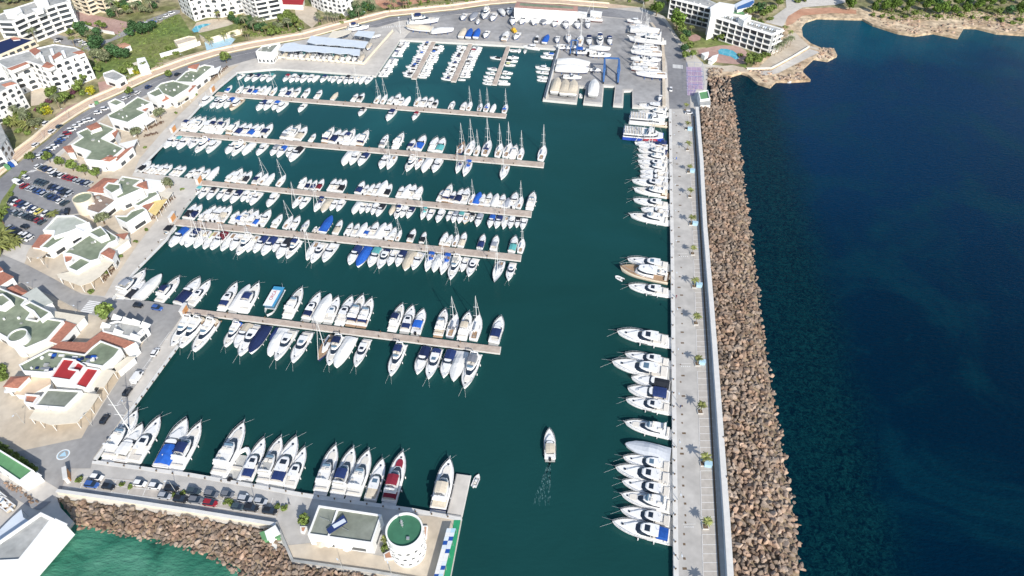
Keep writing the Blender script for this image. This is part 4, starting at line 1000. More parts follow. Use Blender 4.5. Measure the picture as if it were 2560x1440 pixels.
row('left side of middle finger', 'small boats on the finger piers', (1127, 203), (1171, 109), 279.5, many(197, 116, 16, FK), axis='y', side='bottom', off=.3, jit=1.5)
row('right side of middle finger', 'small boats on the finger piers', (1140, 204), (1182, 110), 99.5, '196,4.5,O,w ' + many(188, 126, 12, FK) + ' 122,6.5,C,r 117,6.5,C,w', axis='y', side='bottom', off=.3, jit=1.5)
row('left side of third finger', 'small boats on the finger piers', (1230, 211), (1266, 115), 279.5, '208,5.5,O,w 201,5.6,C,w 193,6,C,w 183,6,C,w 172,6,C,g 145,7,C,k', axis='y', side='bottom', off=.3)
row('right side of third finger', 'small boats on the finger piers', (1242, 212), (1276, 116), 99.5, '207,7,K,w 200,5,O,w 190,6,C,w 180,6.5,C,w 160,6.5,O,y 150,7,C,k 141,7,C,w 124,7,O,w', axis='y', side='bottom', off=.3)
row('west side of the lift yard', 'boats west of the travel lift yard', (1357, 247), (1391, 124), 278, '200,6,O,w 193,6.5,C,w 181,8,O,w,1 171,9,F,w 143,8,C,w 134,7,C,b', axis='y', side='bottom', off=.3)
row('yard quay by the third finger', 'boats along the yard quay', (1280, 118), (1391, 126), 180 + AZP, '1300,5,O,w 1315,5,O,w', side='left')
o = boat('F', 'w', 11, G(1350, 124, 0) * 1, 281, 0); tag(o, 'white wheelhouse fishing boat alongside the yard quay', 'fishing boat')
row('far side of second pier', 'boats on the second pier', P[1][0], P[1][1], AZP + 3,
    '453,12,Y,n 468,13,F,w 478,13,Y,w 503,13,F,w 521,13,Y,n 541,13,Y,n 566,12,Y,w 586,11,C,n 602,11,C,w 618,11,C,b,3 634,11,F,w 653,12,C,n 702,12,H,g 720,13,Y,w 739,12,C,s 772,7,C,w 807,13,Y,n,3 825,12,C,n 843,12,C,w 861,13,Y,n 878,10,K,w 895,13,Y,n,3 950,11,H,g 984,13,Y,w 1021,9,C,n 1040,13,C,b 1075,12,F,w 1094,12,C,t,3 1145,11,S,k 1166,13,S,w 1187,9,S,s 1209,14,S,n 1241,12,S,w 1261,13,S,s 1279,11,Y,w 1297,10,S,w 1350,13,S,w')
row('near side of second pier', 'boats on the second pier', P[1][3], P[1][2], AZP + 184,
    '445,11,C,w 459,9,C,t 475,11,C,w 490,7,O,w 501,9,C,w 525,12,Y,b 550,12,F,w 595,11,C,w 614,12,Y,w 637,11,K,w 669,10,C,w 700,9,C,g 717,10,C,b,3 738,9,F,w 757,13,C,k,3 881,12,K,w 899,11,C,w 921,11,C,n,3 972,12,C,w,2 991,12,S,w 1040,12,Y,w 1058,10,S,r 1078,12,K,w 1103,11,C,w 1155,10,S,n 1177,12,S,b 1270,12,S,w')
row('quay before the third pier', 'boats on the quay before the third pier', (337, 428), (492, 446), AZP + 10,
    '343,9,C,k,3 360,7,C,w 370,7,O,w 381,7,C,w 391,8,C,w 402,8,C,w 424,8,C,w 437,8,C,w 463,7,C,w 479,9,C,w 497,8,C,w', off=.4)
row('far side of third pier', 'boats on the third pier', P[2][0], P[2][1], AZP + 3,
    '517,10,K,w 563,8,C,w 577,10,F,w 591,8,C,w 605,9,C,k 631,9,C,n 647,9,S,w 661,9,K,w 690,9,S,w 746,8,F,w 761,7,C,n 775,7,C,n 790,8,C,r 820,9,C,w 833,9,C,w 846,9,C,k,3 890,9,C,n,3 904,7,C,w 918,8,C,w 933,9,C,w 946,11,K,w 961,9,C,k,3 993,8,C,w 1007,10,K,w 1021,10,C,w 1038,9,F,w 1094,8,C,w 1109,12,Y,n 1124,8,C,n 1139,10,C,n 1155,11,C,w 1173,8,S,w 1186,9,K,b 1200,8,C,w 1215,9,C,w 1232,9,K,w 1248,9,C,w 1261,7,K,g 1277,11,C,w 1294,9,S,w 1322,12,Y,w')
row('near side of third pier', 'boats on the third pier', P[2][3], P[2][2], AZP + 184,
    '508,7,C,t 526,9,C,w 545,9,C,k 568,8,C,w 586,9,C,k 607,10,C,n,3 626,8,C,w 641,8,O,w 655,10,C,w 695,10,C,w 757,9,S,w 775,9,C,w 812,10,S,n 829,10,K,s 846,8,C,w 862,8,C,w 903,9,K,w 917,8,C,w 932,7,C,w 947,8,C,w 962,9,C,k 989,7,K,s 1006,9,Y,n 1020,8,C,w 1035,8,C,n 1068,8,S,t 1085,8,C,w 1110,9,C,w 1131,7,C,w 1145,8,C,g 1159,8,C,t 1174,8,O,s 1187,6,O,k 1204,9,C,g 1235,9,C,b,3 1254,9,C,n,3 1270,9,S,s 1284,8,C,w 1299,7,C,k 1315,8,C,w')
row('far side of fourth pier', 'boats on the fourth pier', P[3][0], P[3][1], AZP + 3,
    '459,10,C,k 472,10,C,n 495,7,C,w 508,10,F,w 522,10,C,w 533,10,C,w 546,11,C,s 572,8,F,w 587,9,C,b 601,10,Y,w 615,10,C,w 630,8,C,b,3 645,11,C,w,2 679,9,C,w 707,9,S,w 725,9,C,w 753,7,C,g 780,4,O,s 788,4,O,s 802,11,K,b 834,9,C,s,3 862,8,C,w 879,8,C,w 894,9,K,w 909,7,C,b 923,10,C,w 940,10,K,w 957,10,C,w,2 974,8,C,w 989,7,S,w 1021,8,C,k 1051,7,C,k 1102,8,C,w 1116,7,C,w 1132,8,S,w 1149,9,C,s 1197,9,C,n,3 1231,9,C,g 1277,10,C,t 1298,9,S,w')
row('near side of fourth pier', 'boats on the fourth pier', P[3][3], P[3][2], AZP + 184,
    '437,10,O,k 472,13,C,b,3 490,11,K,w 507,12,C,n 528,12,S,w 549,12,S,y 570,12,C,r,3 594,12,S,w 611,11,C,w 634,13,Y,w 650,11,S,w 670,11,C,n 692,12,C,n,3 711,9,C,w 731,13,C,k,3 753,12,Y,n 798,12,S,w 817,13,H,w 842,12,C,w 903,12,C,n 926,13,K,b 953,12,C,t 974,12,H,n 995,10,C,w 1014,10,C,n 1036,12,K,s 1057,11,C,w 1085,11,S,b 1106,11,K,w 1125,12,S,b 1149,14,Y,w 1171,9,C,w 1192,11,H,w 1258,13,S,g 1285,11,H,w')
row('quay before the fifth pier', 'boats on the quay before the fifth pier', (276, 748), (475, 768), AZP + 8,
    '290,16,Y,g 313,11,C,k,3 337,15,K,w 390,14,Y,n 440,15,C,n 469,14,H,w', off=.4)
row('far side of fifth pier', 'boats on the fifth pier', P[4][0], P[4][1], AZP + 1,
    '549,14,H,n 577,14,K,w 603,15,Y,n 713,15,Y,w 759,14,H,n 787,14,K,w 815,13,H,w 844,14,H,w 872,15,Y,n 899,14,Y,n 976,13,Y,n 1008,13,H,n,1 1036,12,C,b 1092,13,Y,w 1121,12,S,g 1152,13,Y,s 1181,13,S,w 1232,13,C,n')
row('near side of fifth pier', 'boats on the fifth pier', P[4][3], P[4][2], AZP + 182,
    '487,15,Y,w 512,15,Y,w 545,16,Y,w 604,12,Y,b 629,12,C,s 652,15,H,w 672,14,K,n 701,7,K,n 716,14,K,w 738,15,H,w 776,15,H,w 837,13,S,k 858,14,Y,n 884,15,K,w 921,13,H,w 1009,15,Y,n 1071,13,C,n 1098,14,H,n 1133,13,C,n 1160,14,K,w 1194,16,Y,g')
row('lower mole quay', 'yachts on the lower mole', (231, 1150), (1153, 1295), AZP - 1,
    '264,18,Y,w,1 294,14,C,w,1 327,17,H,w,1 399,18,C,b,3 434,17,Y,n,1 541,19,Y,w,1 574,12,R,w 610,15,H,n,1 652,16,Y,w,2 685,17,H,n,1 719,14,H,w,1 797,16,Y,w,1 839,16,Y,n,2 878,16,Y,w,1 922,14,H,s,2 969,17,Y,r,1 1092,17,Y,s,navy', off=.3, jit=1.5)
row('outer mole', 'yachts on the outer mole', (1673, 340), (1686, 1440), 284.5,
    '387,14,Y,n 401,14,Y,w 415,14,H,w 427,13,Y,w 440,13,C,w 452,13,C,w 466,16,H,w 488,15,Y,w,3 515,15,H,w 534,12,C,w 556,16,Y,w 668,16,H,w 690,9,Y,w,0 733,15,H,w 856,18,H,w 911,15,H,w 937,19,H,w 967,13,C,k,3 995,14,C,n 1025,14,H,w 1085,14,Y,w,1 1140,14,K,l,1 1172,14,H,w 1203,16,H,w,0 1236,14,H,w 1270,14,Y,w,0 1308,14,H,w 1345,16,H,b', axis='y', side='top', off=.1, jit=1)
o = boat('C', 's', 11, G(1375, 1150, 0), 1, 2); tag(o, 'open white tender boat under way alone in the middle of the basin', 'motorboat')
o = boat('O', 'w', 4.5, G(1184, 1218, 0), 20, 0); tag(o, 'small white dinghy tied to the right side of the concrete jetty', 'small boat')
o = boat('O', 'w', 4.5, G(1347, 1, 0), 0, 0); o.location = G(1340 + 1, 232, 0)
o.location = G(1452, 246, 0); o.rotation_euler = (0, 0, 0); tag(o, 'small boat in the narrow left slot of the lift yard', 'small boat')
# wake of the moving boat
wk = mat('wake_foam', (.03, .11, .12), .4, .3, .9, .3, world_co=True, col2=(.14, .26, .26), scale2=.9)
mb = MB()
rw = random.Random(3)
for i in range(260):
    t = rw.random() ** 1.25; s = rw.choice((-1, 1)); w = (.3 + 2.6 * t) * rw.choice((rw.uniform(0, .6), rw.uniform(.7, 1))); a = G(1374 - 22 * t, 1157 + 105 * t, .05)
    x = a.x + s * w; y = a.y; l = rw.uniform(.2, .8); ww = rw.uniform(.04, .16) * (1 - .6 * t)
    mb.add([(x - ww, y, .05), (x, y - l, .05), (x + ww, y, .05), (x, y + l, .05)], [(0, 1, 2, 3)])
o = mb.build('boat_wake', wk); tag(o, 'scattered foam trail behind the boat under way in the basin', 'wake', kind='stuff')
# ------------------------------------------------------------------ boats ashore
def ashore(where, spec, group='boats standing ashore in the boatyard', side='left', h=.95):
    for i, it in enumerate(spec.split()):
        q = it.split(','); sysn = q[0][0]; x, y = px(sysn, [(float(q[0][1:]), float(q[1]))])[0]
        L, ty, c, az = float(q[2]) * ((1.22 if float(q[2]) < 12 else 1.06) if sysn == 'E' else 1), q[3], q[4], float(q[5]); p = G(x, y, QZ)
        d = Vector((math.sin(R(az)), math.cos(R(az)), 0)) * (L / 2)
        o = boat(ty, c, L, (p.x - d.x, p.y - d.y, QZ + h), az, int(q[6]) if len(q) > 6 else None)
        tag(o, f'{look(ty, c)}, {nth(i)} from the {side}, {where}', MK[ty][2], group)
        cr = MB(); s = L / o.scale[1]
        for yy in (.2, .45, .7):
            for sx_ in (-1, 1):
                cr.tube((sx_ * .14 * s, s * yy, -h / o.scale[2]), (sx_ * .09 * s, s * yy, .1), .07, n=4)
            cr.box(-.15 * s, .15 * s, s * yy - .1, s * yy + .1, -h / o.scale[2], -h / o.scale[2] + .25)
        cr.build('cradle', M['bluep'], o)
        for ch in list(o.children):
            if ch.name.startswith(('mooring_line', 'fender')): bpy.data.objects.remove(ch)
ashore('back row of the boatyard', 'E212,172,8,C,w,195 E300,172,10,K,g,195 E408,150,13,Y,w,192 E340,215,5,O,w,190 E480,175,9,C,w,195 E562,135,9,K,w,165 E625,125,9,C,w,185 E655,208,10,C,w,187 E745,205,9,C,w,200 E850,205,11,C,k,192 E935,205,12,K,g,190,1 E1035,228,8,C,r,200 E1130,240,10,C,n,184,3 E1235,240,10,C,k,184 E1328,240,9,C,w,184')
ashore('front row of the boatyard', 'E208,320,10,K,s,10 E268,325,10,K,b,8 E335,325,10,K,b,8 E415,330,8,C,w,195 E595,345,10,C,w,12 E690,345,8,C,w,200 E872,370,7,C,k,10 E955,375,9,K,b,15 E1055,375,7,C,w,190 E1155,370,9,S,w,184 E1262,385,11,S,w,10 E1340,388,9,C,n,184 E1437,395,11,Y,n,184 E1525,388,9,C,n,184')
ashore('group by the blue travel hoist', 'E1150,445,10,O,w,99 E1300,490,13,C,b,99 E1435,460,11,K,w,99,1 E1440,515,11,O,w,99 E1400,650,6,C,w,99')
ashore('wrapped group by the lift yard wall', 'E1200,600,19,K,w,100 E1190,655,19,K,w,100 E1190,720,9,C,w,99 E1045,800,15,K,s,10 E1122,815,15,K,s,8 E1195,820,15,K,s,8 E1382,820,16,K,w,8', h=1.1)
ashore('right hand column of the boatyard', 'E1745,215,8,F,w,279 E1790,262,12,S,w,99 E1840,305,18,K,w,99,1 E1845,345,12,S,w,279 E1850,395,21,Y,w,279 E1845,462,15,S,w,279 E1850,505,18,S,w,279 E1800,560,10,C,w,279 E1895,565,10,C,w,99 E1845,605,14,S,w,99 E1835,650,16,S,w,279 E1895,700,17,S,w,279 E1975,905,5,C,w,200', side='top', h=1.3)
ashore('at the corner by the racks', 'D2020,215,20,Y,n,82 D1975,280,18,K,s,279,1 D2185,300,15,K,w,80,1 D1430,275,14,Y,n,75 D1590,345,6,K,w,60 D1522,440,9,K,s,185,1')
ashore('row under the front canopy', 'D720,500,6,O,s,10 D775,512,8,K,s,8 D835,515,7,C,g,188 D870,522,7,C,k,188 D920,520,9,C,t,188,3 D975,530,8,K,s,188 D1020,530,8,C,w,188 D1068,535,7,C,n,188 D1125,537,8,C,w,188 D1180,538,9,C,t,188,3 D1237,542,9,K,s,188 D1288,545,9,C,t,188,3 D1342,548,9,K,w,188 D1395,548,9,C,n,188,3 D1460,545,9,K,s,8',
       'boats parked in the covered racks')
ashore('row between the two pale canopies', 'D1040,422,7,K,w,188 D1100,420,7,C,k,188 D1160,428,8,K,w,188 D1235,432,8,C,n,188,3 D1290,435,8,C,b,188,3 D1380,440,9,K,w,188 D1450,345,7,K,w,188', 'boats parked in the covered racks')
t = boat('S', 'w', 12, G(1100 + 1440 / 3.6 + 6, 52, QZ + 1.2), 279, 1); tag(t, 'sailing yacht on a red keel beside the white shed at the back', 'sailing boat')

# ------------------------------------------------------------------ excursion ferries
def ferry(name, x, y, az, L, B, label, text, blue=True):
    r = empty(name, G(x, y, 0), -R(az)); mb = MB()
    for s in (-1, 1):
        secs = []
        for i in range(11):
            t = i / 10; w = B * .17 * max(.04, 1 - max(0, (t - .6) / .4) ** 2); cx = s * B * .33
            secs.append([(cx - w * .6, L * t, -.6), (cx + w * .6, L * t, -.6), (cx + w, L * t, 1.5 + .7 * t), (cx - w, L * t, 1.5 + .7 * t)])
        mb.loft(secs)
    mb.build('hull', M['n' if blue else 'gel'] if not blue else M['ferryb'], r)
    mb = MB(); pod(mb, L * .5, L * .97, B * .5, B * .36, .3, 2.1, 0, 0, -.03, nose=.7); mb.build('hull_side', [M['ferryr'] if blue else M['gel']], r)
    mb = MB(); mb.box(-B * .5, B * .5, .4, L * .5 + .02, .35, 2.1); mb.build('hull_side', [M['ferryb'] if blue else M['gel']], r)
    mb = MB(); pod(mb, .3, L * .98, B * .505, B * .365, 2.1, 2.55, 0, 0, .02, nose=.7); mb.build('gunwale', M['gel'], r)
    mb = MB(); pod(mb, .8, L * .86, B * .45, B * .34, 2.55, 3.5, 1.2, 0, .05); mb.build('window', M['glass'], r)
    mb = MB(); pod(mb, .3, L * .84, B * .49, B * .38, 3.5, 3.75, .3, 0, .02); mb.build('upper_deck', M['gel'], r)
    mb = MB(); pod(mb, L * .62, L * .78, B * .30, B * .24, 3.75, 5.3, .9, .2, .1); mb.build('wheelhouse', M['gel'], r)
    mb = MB(); pod(mb, L * .66, L * .785, B * .305, B * .245, 4.4, 5.0, .6, .3, .1); mb.build('wheelhouse_window', M['glass'], r)
    mb = MB(); mb.box(-B * .3, B * .3, L * .52, L * .62, 3.76, 3.9); mb.build('stair_hatch', M['glassb'], r)
    for side in (-1, 1):
        for i in range(11):
            sb = MB(); yy = L * (.05 + .04 * i); x0, x1 = (.3, B * .40) if side > 0 else (-B * .40, -.3)
            sb.box(x0, x1, yy, yy + .42, 3.75, 4.15); sb.box(x0, x1, yy - .08, yy, 3.75, 4.6); sb.build('bench', M['gel'] if (i % 2) else M['cream'], r)
    mb = MB()
    for s in (-1, 1):
        mb.tube((s * B * .47, .4, 4.7), (s * B * .47, L * .62, 4.7), .05, n=4)
        for i in range(10): mb.tube((s * B * .47, .4 + i * L * .068, 3.7), (s * B * .47, .4 + i * L * .068, 4.7), .04, n=4)
    mb.tube((0, L * .7, 5.3), (0, L * .68, 7.6), .08, n=5); mb.tube((-.8, L * .69, 6.6), (.8, L * .69, 6.6), .05, n=4); mb.build('railing', M['metal'], r)
    tag(r, label, 'ferry', 'excursion ferries at the head of the outer mole')
    if text:
        cu = bpy.data.curves.new('hull_lettering', 'FONT'); cu.body = text; cu.size = 1.7; cu.extrude = .02; cu.align_x = 'CENTER'
        me = bpy.data.meshes.new_from_object(bpy.data.objects.new('tmp', cu)); me.materials.clear(); me.materials.append(M['line'])
        o = bpy.data.objects.new('hull_lettering', me); COL.objects.link(o); o.parent = r; o.location = (-B * .51 - .03 if True else 0, L * .62, .75); o.rotation_euler = (R(90), 0, R(-90))
    return r
M['ferryb'] = mat('ferry_blue', (.03, .08, .42), .4, .05, 1); M['ferryr'] = mat('ferry_red', (.45, .03, .06), .4, .05, 1)
FA = 281
def at_off(x, y, az, d): p = G(x, y, 0); return p + Vector((math.sin(R(az)) * d, math.cos(R(az)) * d, 0))
# bows point at the quay (azimuth 101)
f1 = ferry('ferry', 1556, 340, 100, 21, 8.6, 'catamaran ferry with blue and red hull and benches on deck', 'LAET')
f1_txt = [c for c in f1.children if c.name.startswith('hull_lettering')]
for c in f1_txt: c.location = (4.42, 15.2, .5); c.rotation_euler = (R(90), 0, R(90)); c.parent = f1
f2 = ferry('ferry', 1572, 303, 100, 19, 7.6, 'white excursion ferry with deck benches behind the blue and red catamaran', None, False)
f3 = boat('F', 'w', 15, at_off(1665, 276, 280, 0), 281, 0); tag(f3, 'white excursion boat squeezed in behind the white ferry', 'fishing boat')
f4 = boat('F', 's', 15, at_off(1668, 316, 281, 0), 281, 0); tag(f4, 'beige wooden excursion boat between the two ferries', 'fishing boat')
f5 = boat('S', 'n', 16, at_off(1674, 374, 284, 1.2), 284, 0); tag(f5, 'two masted looking large sailing yacht with navy awning by the catamaran', 'sailing boat')
f5b = boat('S', 'w', 14, at_off(1674, 380, 284, 1.2), 284, 1); tag(f5b, 'white sailing yacht between the navy awning yacht and the catamaran', 'sailing boat')
f6 = boat('Y', 'w', 16, at_off(1671, 292, 281, 0), 281, 1); tag(f6, 'white motor yacht wedged between the two ferries at the head of the mole', 'motor yacht')
# wooden brigantine style boat
tr = boat('F', 's', 19, at_off(1678, 702, 284, 1.2), 286, 1); tag(tr, 'wide old wooden boat with teak deck between two white cruisers', 'sailing boat')
td = boat('R', 'w', 4, at_off(1558, 702, 284, 0), 310, 0); tag(td, 'white inflatable dinghy off the bow of the old wooden boat', 'dinghy')
# glass bottom party boat with flat roof
r = empty('tour_boat', G(660, 776, 0) , -R(AZP - 1) - 0)
p0 = G(665, 793, 1.0); r.location = (p0.x, p0.y + 1.2, 0)
hull(15, 4.6, 1.2, 1.3, 'round', .5).build('hull', [M['gel'], M['anti_b']], r)
mb = MB(); mb.box(-2.1, 2.1, 3, 14.0, 1.2, 1.3); mb.build('deck', M['deck'], r)
mb = MB(); mb.box(-1.9, 1.9, 3.2, 13.2, 1.3, 3.0); mb.build('window', M['glassb'], r)
mb = MB(); mb.box(-2.2, 2.2, 2.8, 13.6, 3.0, 3.15); mb.build('roof', M['lbl2'] if 'lbl2' in M else mat('roof_blue', (.06, .30, .52), .6, .05, 1), r)
mb = MB(); mb.box(-2.2, 1.35, 2.8, 11.6, 3.153, 3.2); mb.build('roof_panel', M['gel'], r)
mb = MB(); mb.tube((1.6, 13.4, 3.1), (1.6, 13.6, 5.4), .06, n=5); mb.build('mast', M['metal'], r)
cu = bpy.data.curves.new('roof_lettering', 'FONT'); cu.body = 'ORCA'; cu.size = 1.9; cu.align_x = 'CENTER'; cu.extrude = .01
me = bpy.data.meshes.new_from_object(bpy.data.objects.new('tmp', cu)); me.materials.clear(); me.materials.append(M['redp'])
o = link('roof_lettering', me, r, (.1, 8.6, 3.23), R(90))
tag(r, 'tour boat with white and blue flat roof and red letters on it', 'tour boat')
for (x, y, az) in ((540, 776, 9), (688, 800, 9), (1145, 1190, 8)):
    pass

# ------------------------------------------------------------------ cars
CARP = {}
CCOL = dict(w='white', k='black', n='navy', s='silver', g='dark grey', r='red', b='blue', y='yellow', d='dark green')
def mk_car(c, kind):
    L, Wd, H = dict(hatch=(4.1, 1.76, 1.48), suv=(4.5, 1.85, 1.65), van=(5.6, 2.0, 2.2))[kind]
    r = empty('parked_car'); w = Wd / 2
    def sec(y, hw, z0, z1, r_=.12): return [(-hw, y, z0), (hw, y, z0), (hw, y, z1 - r_), (hw - r_, y, z1), (-hw + r_, y, z1), (-hw, y, z1 - r_)]
    hb = .86 if kind != 'van' else 1.15
    mb = MB(); mb.loft([sec(-L / 2, w * .86, .35, hb * .88), sec(-L / 2 + .15, w * .97, .25, hb), sec(-L * .1, w, .22, hb + .03), sec(L * .22, w, .22, hb), sec(L / 2 - .5, w * .97, .24, hb * .86), sec(L / 2, w * .82, .35, hb * .66)])
    def rf(y, hw, z): return [(-hw, y, z), (hw, y, z)]
    y0, y1 = (-L / 2 + .25, L * .12) if kind != 'van' else (-L / 2 + .15, L * .28)
    mb.add([(-w * .80, y0 + .25, H - .04), (w * .80, y0 + .25, H - .04), (w * .78, y1 - .15, H), (-w * .78, y1 - .15, H), (-w * .74, y0 + .3, H + .03), (w * .74, y0 + .3, H + .03), (w * .72, y1 - .25, H + .05), (-w * .72, y1 - .25, H + .05)],
           [(0, 1, 5, 4), (1, 2, 6, 5), (2, 3, 7, 6), (3, 0, 4, 7), (4, 5, 6, 7)])
    if kind == 'van': mb.box(-w * .97, w * .97, -L / 2 + .1, L * .12, hb, H - .05)
    mb.build('body', M['c' + c], r)
    mb = MB(); mb.add([(-w * .93, y0 - .1, hb), (w * .93, y0 - .1, hb), (w * .93, y1 + .65, hb), (-w * .93, y1 + .65, hb), (-w * .80, y0 + .26, H - .03), (w * .80, y0 + .26, H - .03), (w * .79, y1 - .14, H - .01), (-w * .79, y1 - .14, H - .01)],
                     [(0, 1, 5, 4), (1, 2, 6, 5), (2, 3, 7, 6), (3, 0, 4, 7)]); mb.build('window', M['glass'], r)
    wm = None
    for sx_ in (-1, 1):
        for yy in (-L * .31, L * .31):
            mb = MB(); mb.tube((sx_ * (w - .2), yy, .32), (sx_ * (w + .01), yy, .32), .32, n=10); mb.build('wheel', M['black'], r)
        mb = MB(); mb.box(sx_ * w * .62 - .16, sx_ * w * .62 + .16, L / 2 - .12, L / 2 + .005, .52, .62); mb.build('headlight', M['line'], r)
    return r
def car(x, y, az, c, label, group=None, kind=None):
    if kind is None: kind = rnd.choice(['hatch', 'hatch', 'suv'])
    k = (c, kind)
    if k not in CARP: CARP[k] = [mk_car(c, kind), 0]
    o = CARP[k][0] if CARP[k][1] == 0 else copy_tree(CARP[k][0]); CARP[k][1] += 1
    o.location = G(x, y, QZ + .15); o.rotation_euler = (0, 0, -R(az + rnd.uniform(-2, 2)))
    tag(o, label.format(c=CCOL[c], k={'hatch': 'hatchback', 'suv': 'estate car', 'van': 'van'}[kind]), 'van' if kind == 'van' else 'car', group); return o
def cars(sysn, pts, az, where, group, side='left'):
    for i, it in enumerate(pts.split()):
        q = it.split(','); x, y = px(sysn, [(float(q[0]), float(q[1]))])[0]
        car(x, y, az, q[2], '{c} {k}, ' + f'{nth(i)} from the {side}, {where}', group, 'van' if len(q) > 3 else None)
def row_az(sysn, a, b):
    A, B = GP(sysn, [a, b]); return math.degrees(math.atan2(B.x - A.x, B.y - A.y))
az1 = row_az('L', (620, 240), (1420, 510)) + 90
cars('L', '625,240,w 695,260,d 760,285,n 845,315,w 880,360,w 925,372,k 1005,385,w 1065,410,r 1130,430,r 1180,440,r 1235,468,s 1300,485,s 1365,500,n 1425,520,s', az1 - 180, 'back row of the car park', 'cars in the back row of the car park')
cars('L', '605,490,d 660,505,d 715,520,d 820,575,k 875,590,n 940,620,s 985,645,n 1050,665,k 1105,690,s', az1, 'upper middle row of the car park', 'cars in the middle rows of the car park')
cars('L', '400,555,r 490,590,s 545,605,s 600,630,n 660,650,b 725,680,s 790,710,d 845,735,n 905,755,n 975,795,w 1045,830,d', az1 - 180, 'lower middle row of the car park', 'cars in the middle rows of the car park')
cars('L', '200,785,k 245,820,w 300,840,r 350,860,n 435,880,w 500,920,n 550,945,w 620,970,y 730,1000,w 790,1015,k 840,1015,k', az1, 'upper front row of the car park', 'cars in the front rows of the car park')
cars('L', '265,970,s 305,1000,d 375,1020,s 440,1035,d 500,1060,k 555,1075,k 625,1100,r 680,1135,d', az1 - 180, 'lower front row of the car park', 'cars in the front rows of the car park')
cars('L', '145,1235,s 215,1270,n 275,1300,k 335,1350,w 400,1365,w 475,1395,w', az1, 'nearest row by the palm garden', 'cars by the palm garden')
cars('L', '425,420,w 310,510,w,v', az1 - 90, 'west end of the car park', 'cars at the west end of the car park')
car(*px('L', [(1080, 972)])[0], az1 - 40, 'k', 'black estate car driving past the car park exit'); car(*px('L', [(400, 1208)])[0], az1 + 90, 'k', 'black hatchback driving along the front lane of the car park')
az2 = row_az('K', (600, 1400), (1480, 740)) + 55
cars('K', '610,1400,w 650,1365,s 705,1325,n 765,1290,w 830,1245,w 880,1195,n 925,1155,b 970,1110,s 1015,1055,r 1080,1000,w 1150,945,w 1215,900,w 1290,868,w 1365,850,w 1475,742,w 1580,685,w', az2, 'row along the marina road', 'cars parked along the marina road')
cars('K', '540,1222,w 700,900,w 790,1022,w 897,948,d', az2 - 55, 'moving on or beside the marina road', 'cars moving on the marina road')
cars('C', '1130,890,w 1160,880,s 1240,842,w 1340,790,n 1600,675,k', az2 - 45, 'road beside the northern village blocks', 'cars beside the northern village blocks')
az3 = row_az('A', (1190, 430), (1355, 455))
cars('A', '1190,432,k 1352,455,b', az3, 'on the ramp to the fifth pier', 'cars on the ramp to the fifth pier')
az4 = row_az('A', (1095, 1170), (1335, 830))
cars('A', '1335,832,w 1182,1048,w,v 1097,1170,k 905,1405,k', az4, 'waterside kerb road', 'cars on the waterside road', 'top')
az5 = row_az('F', (1160, 690), (2010, 800))
cars('F', '797,640,w 1150,690,w 1275,712,w 1410,730,k 1590,755,d 1735,778,g 1865,780,g 2010,818,s 2135,838,s', az5, 'upper line on the lower mole', 'cars on the lower mole')
cars('F', '757,700,b 893,715,k 1352,792,s 1483,818,k 1608,828,g 1725,850,r 1950,882,d 2060,892,k 2212,915,k', az5, 'lower line on the lower mole', 'cars on the lower mole')
car(*px('H', [(278, 1110)])[0], 189, 'w', 'white hatchback driving on the road left of the purple courts'); car(*px('H', [(505, 1395)])[0], 99, 'w', 'white car parked at the head of the outer mole', kind='suv')
cars('C', '1330,220,w 1380,205,b 1440,180,s 1500,150,w 1545,125,w 1270,215,k', 60, 'side street by the far apartments', 'cars on the side street')
cars('J', '1150,840,w 1200,800,k 1720,885,w 1600,830,w 1990,820,w', 70, 'street between the apartment blocks', 'cars between the apartment blocks')
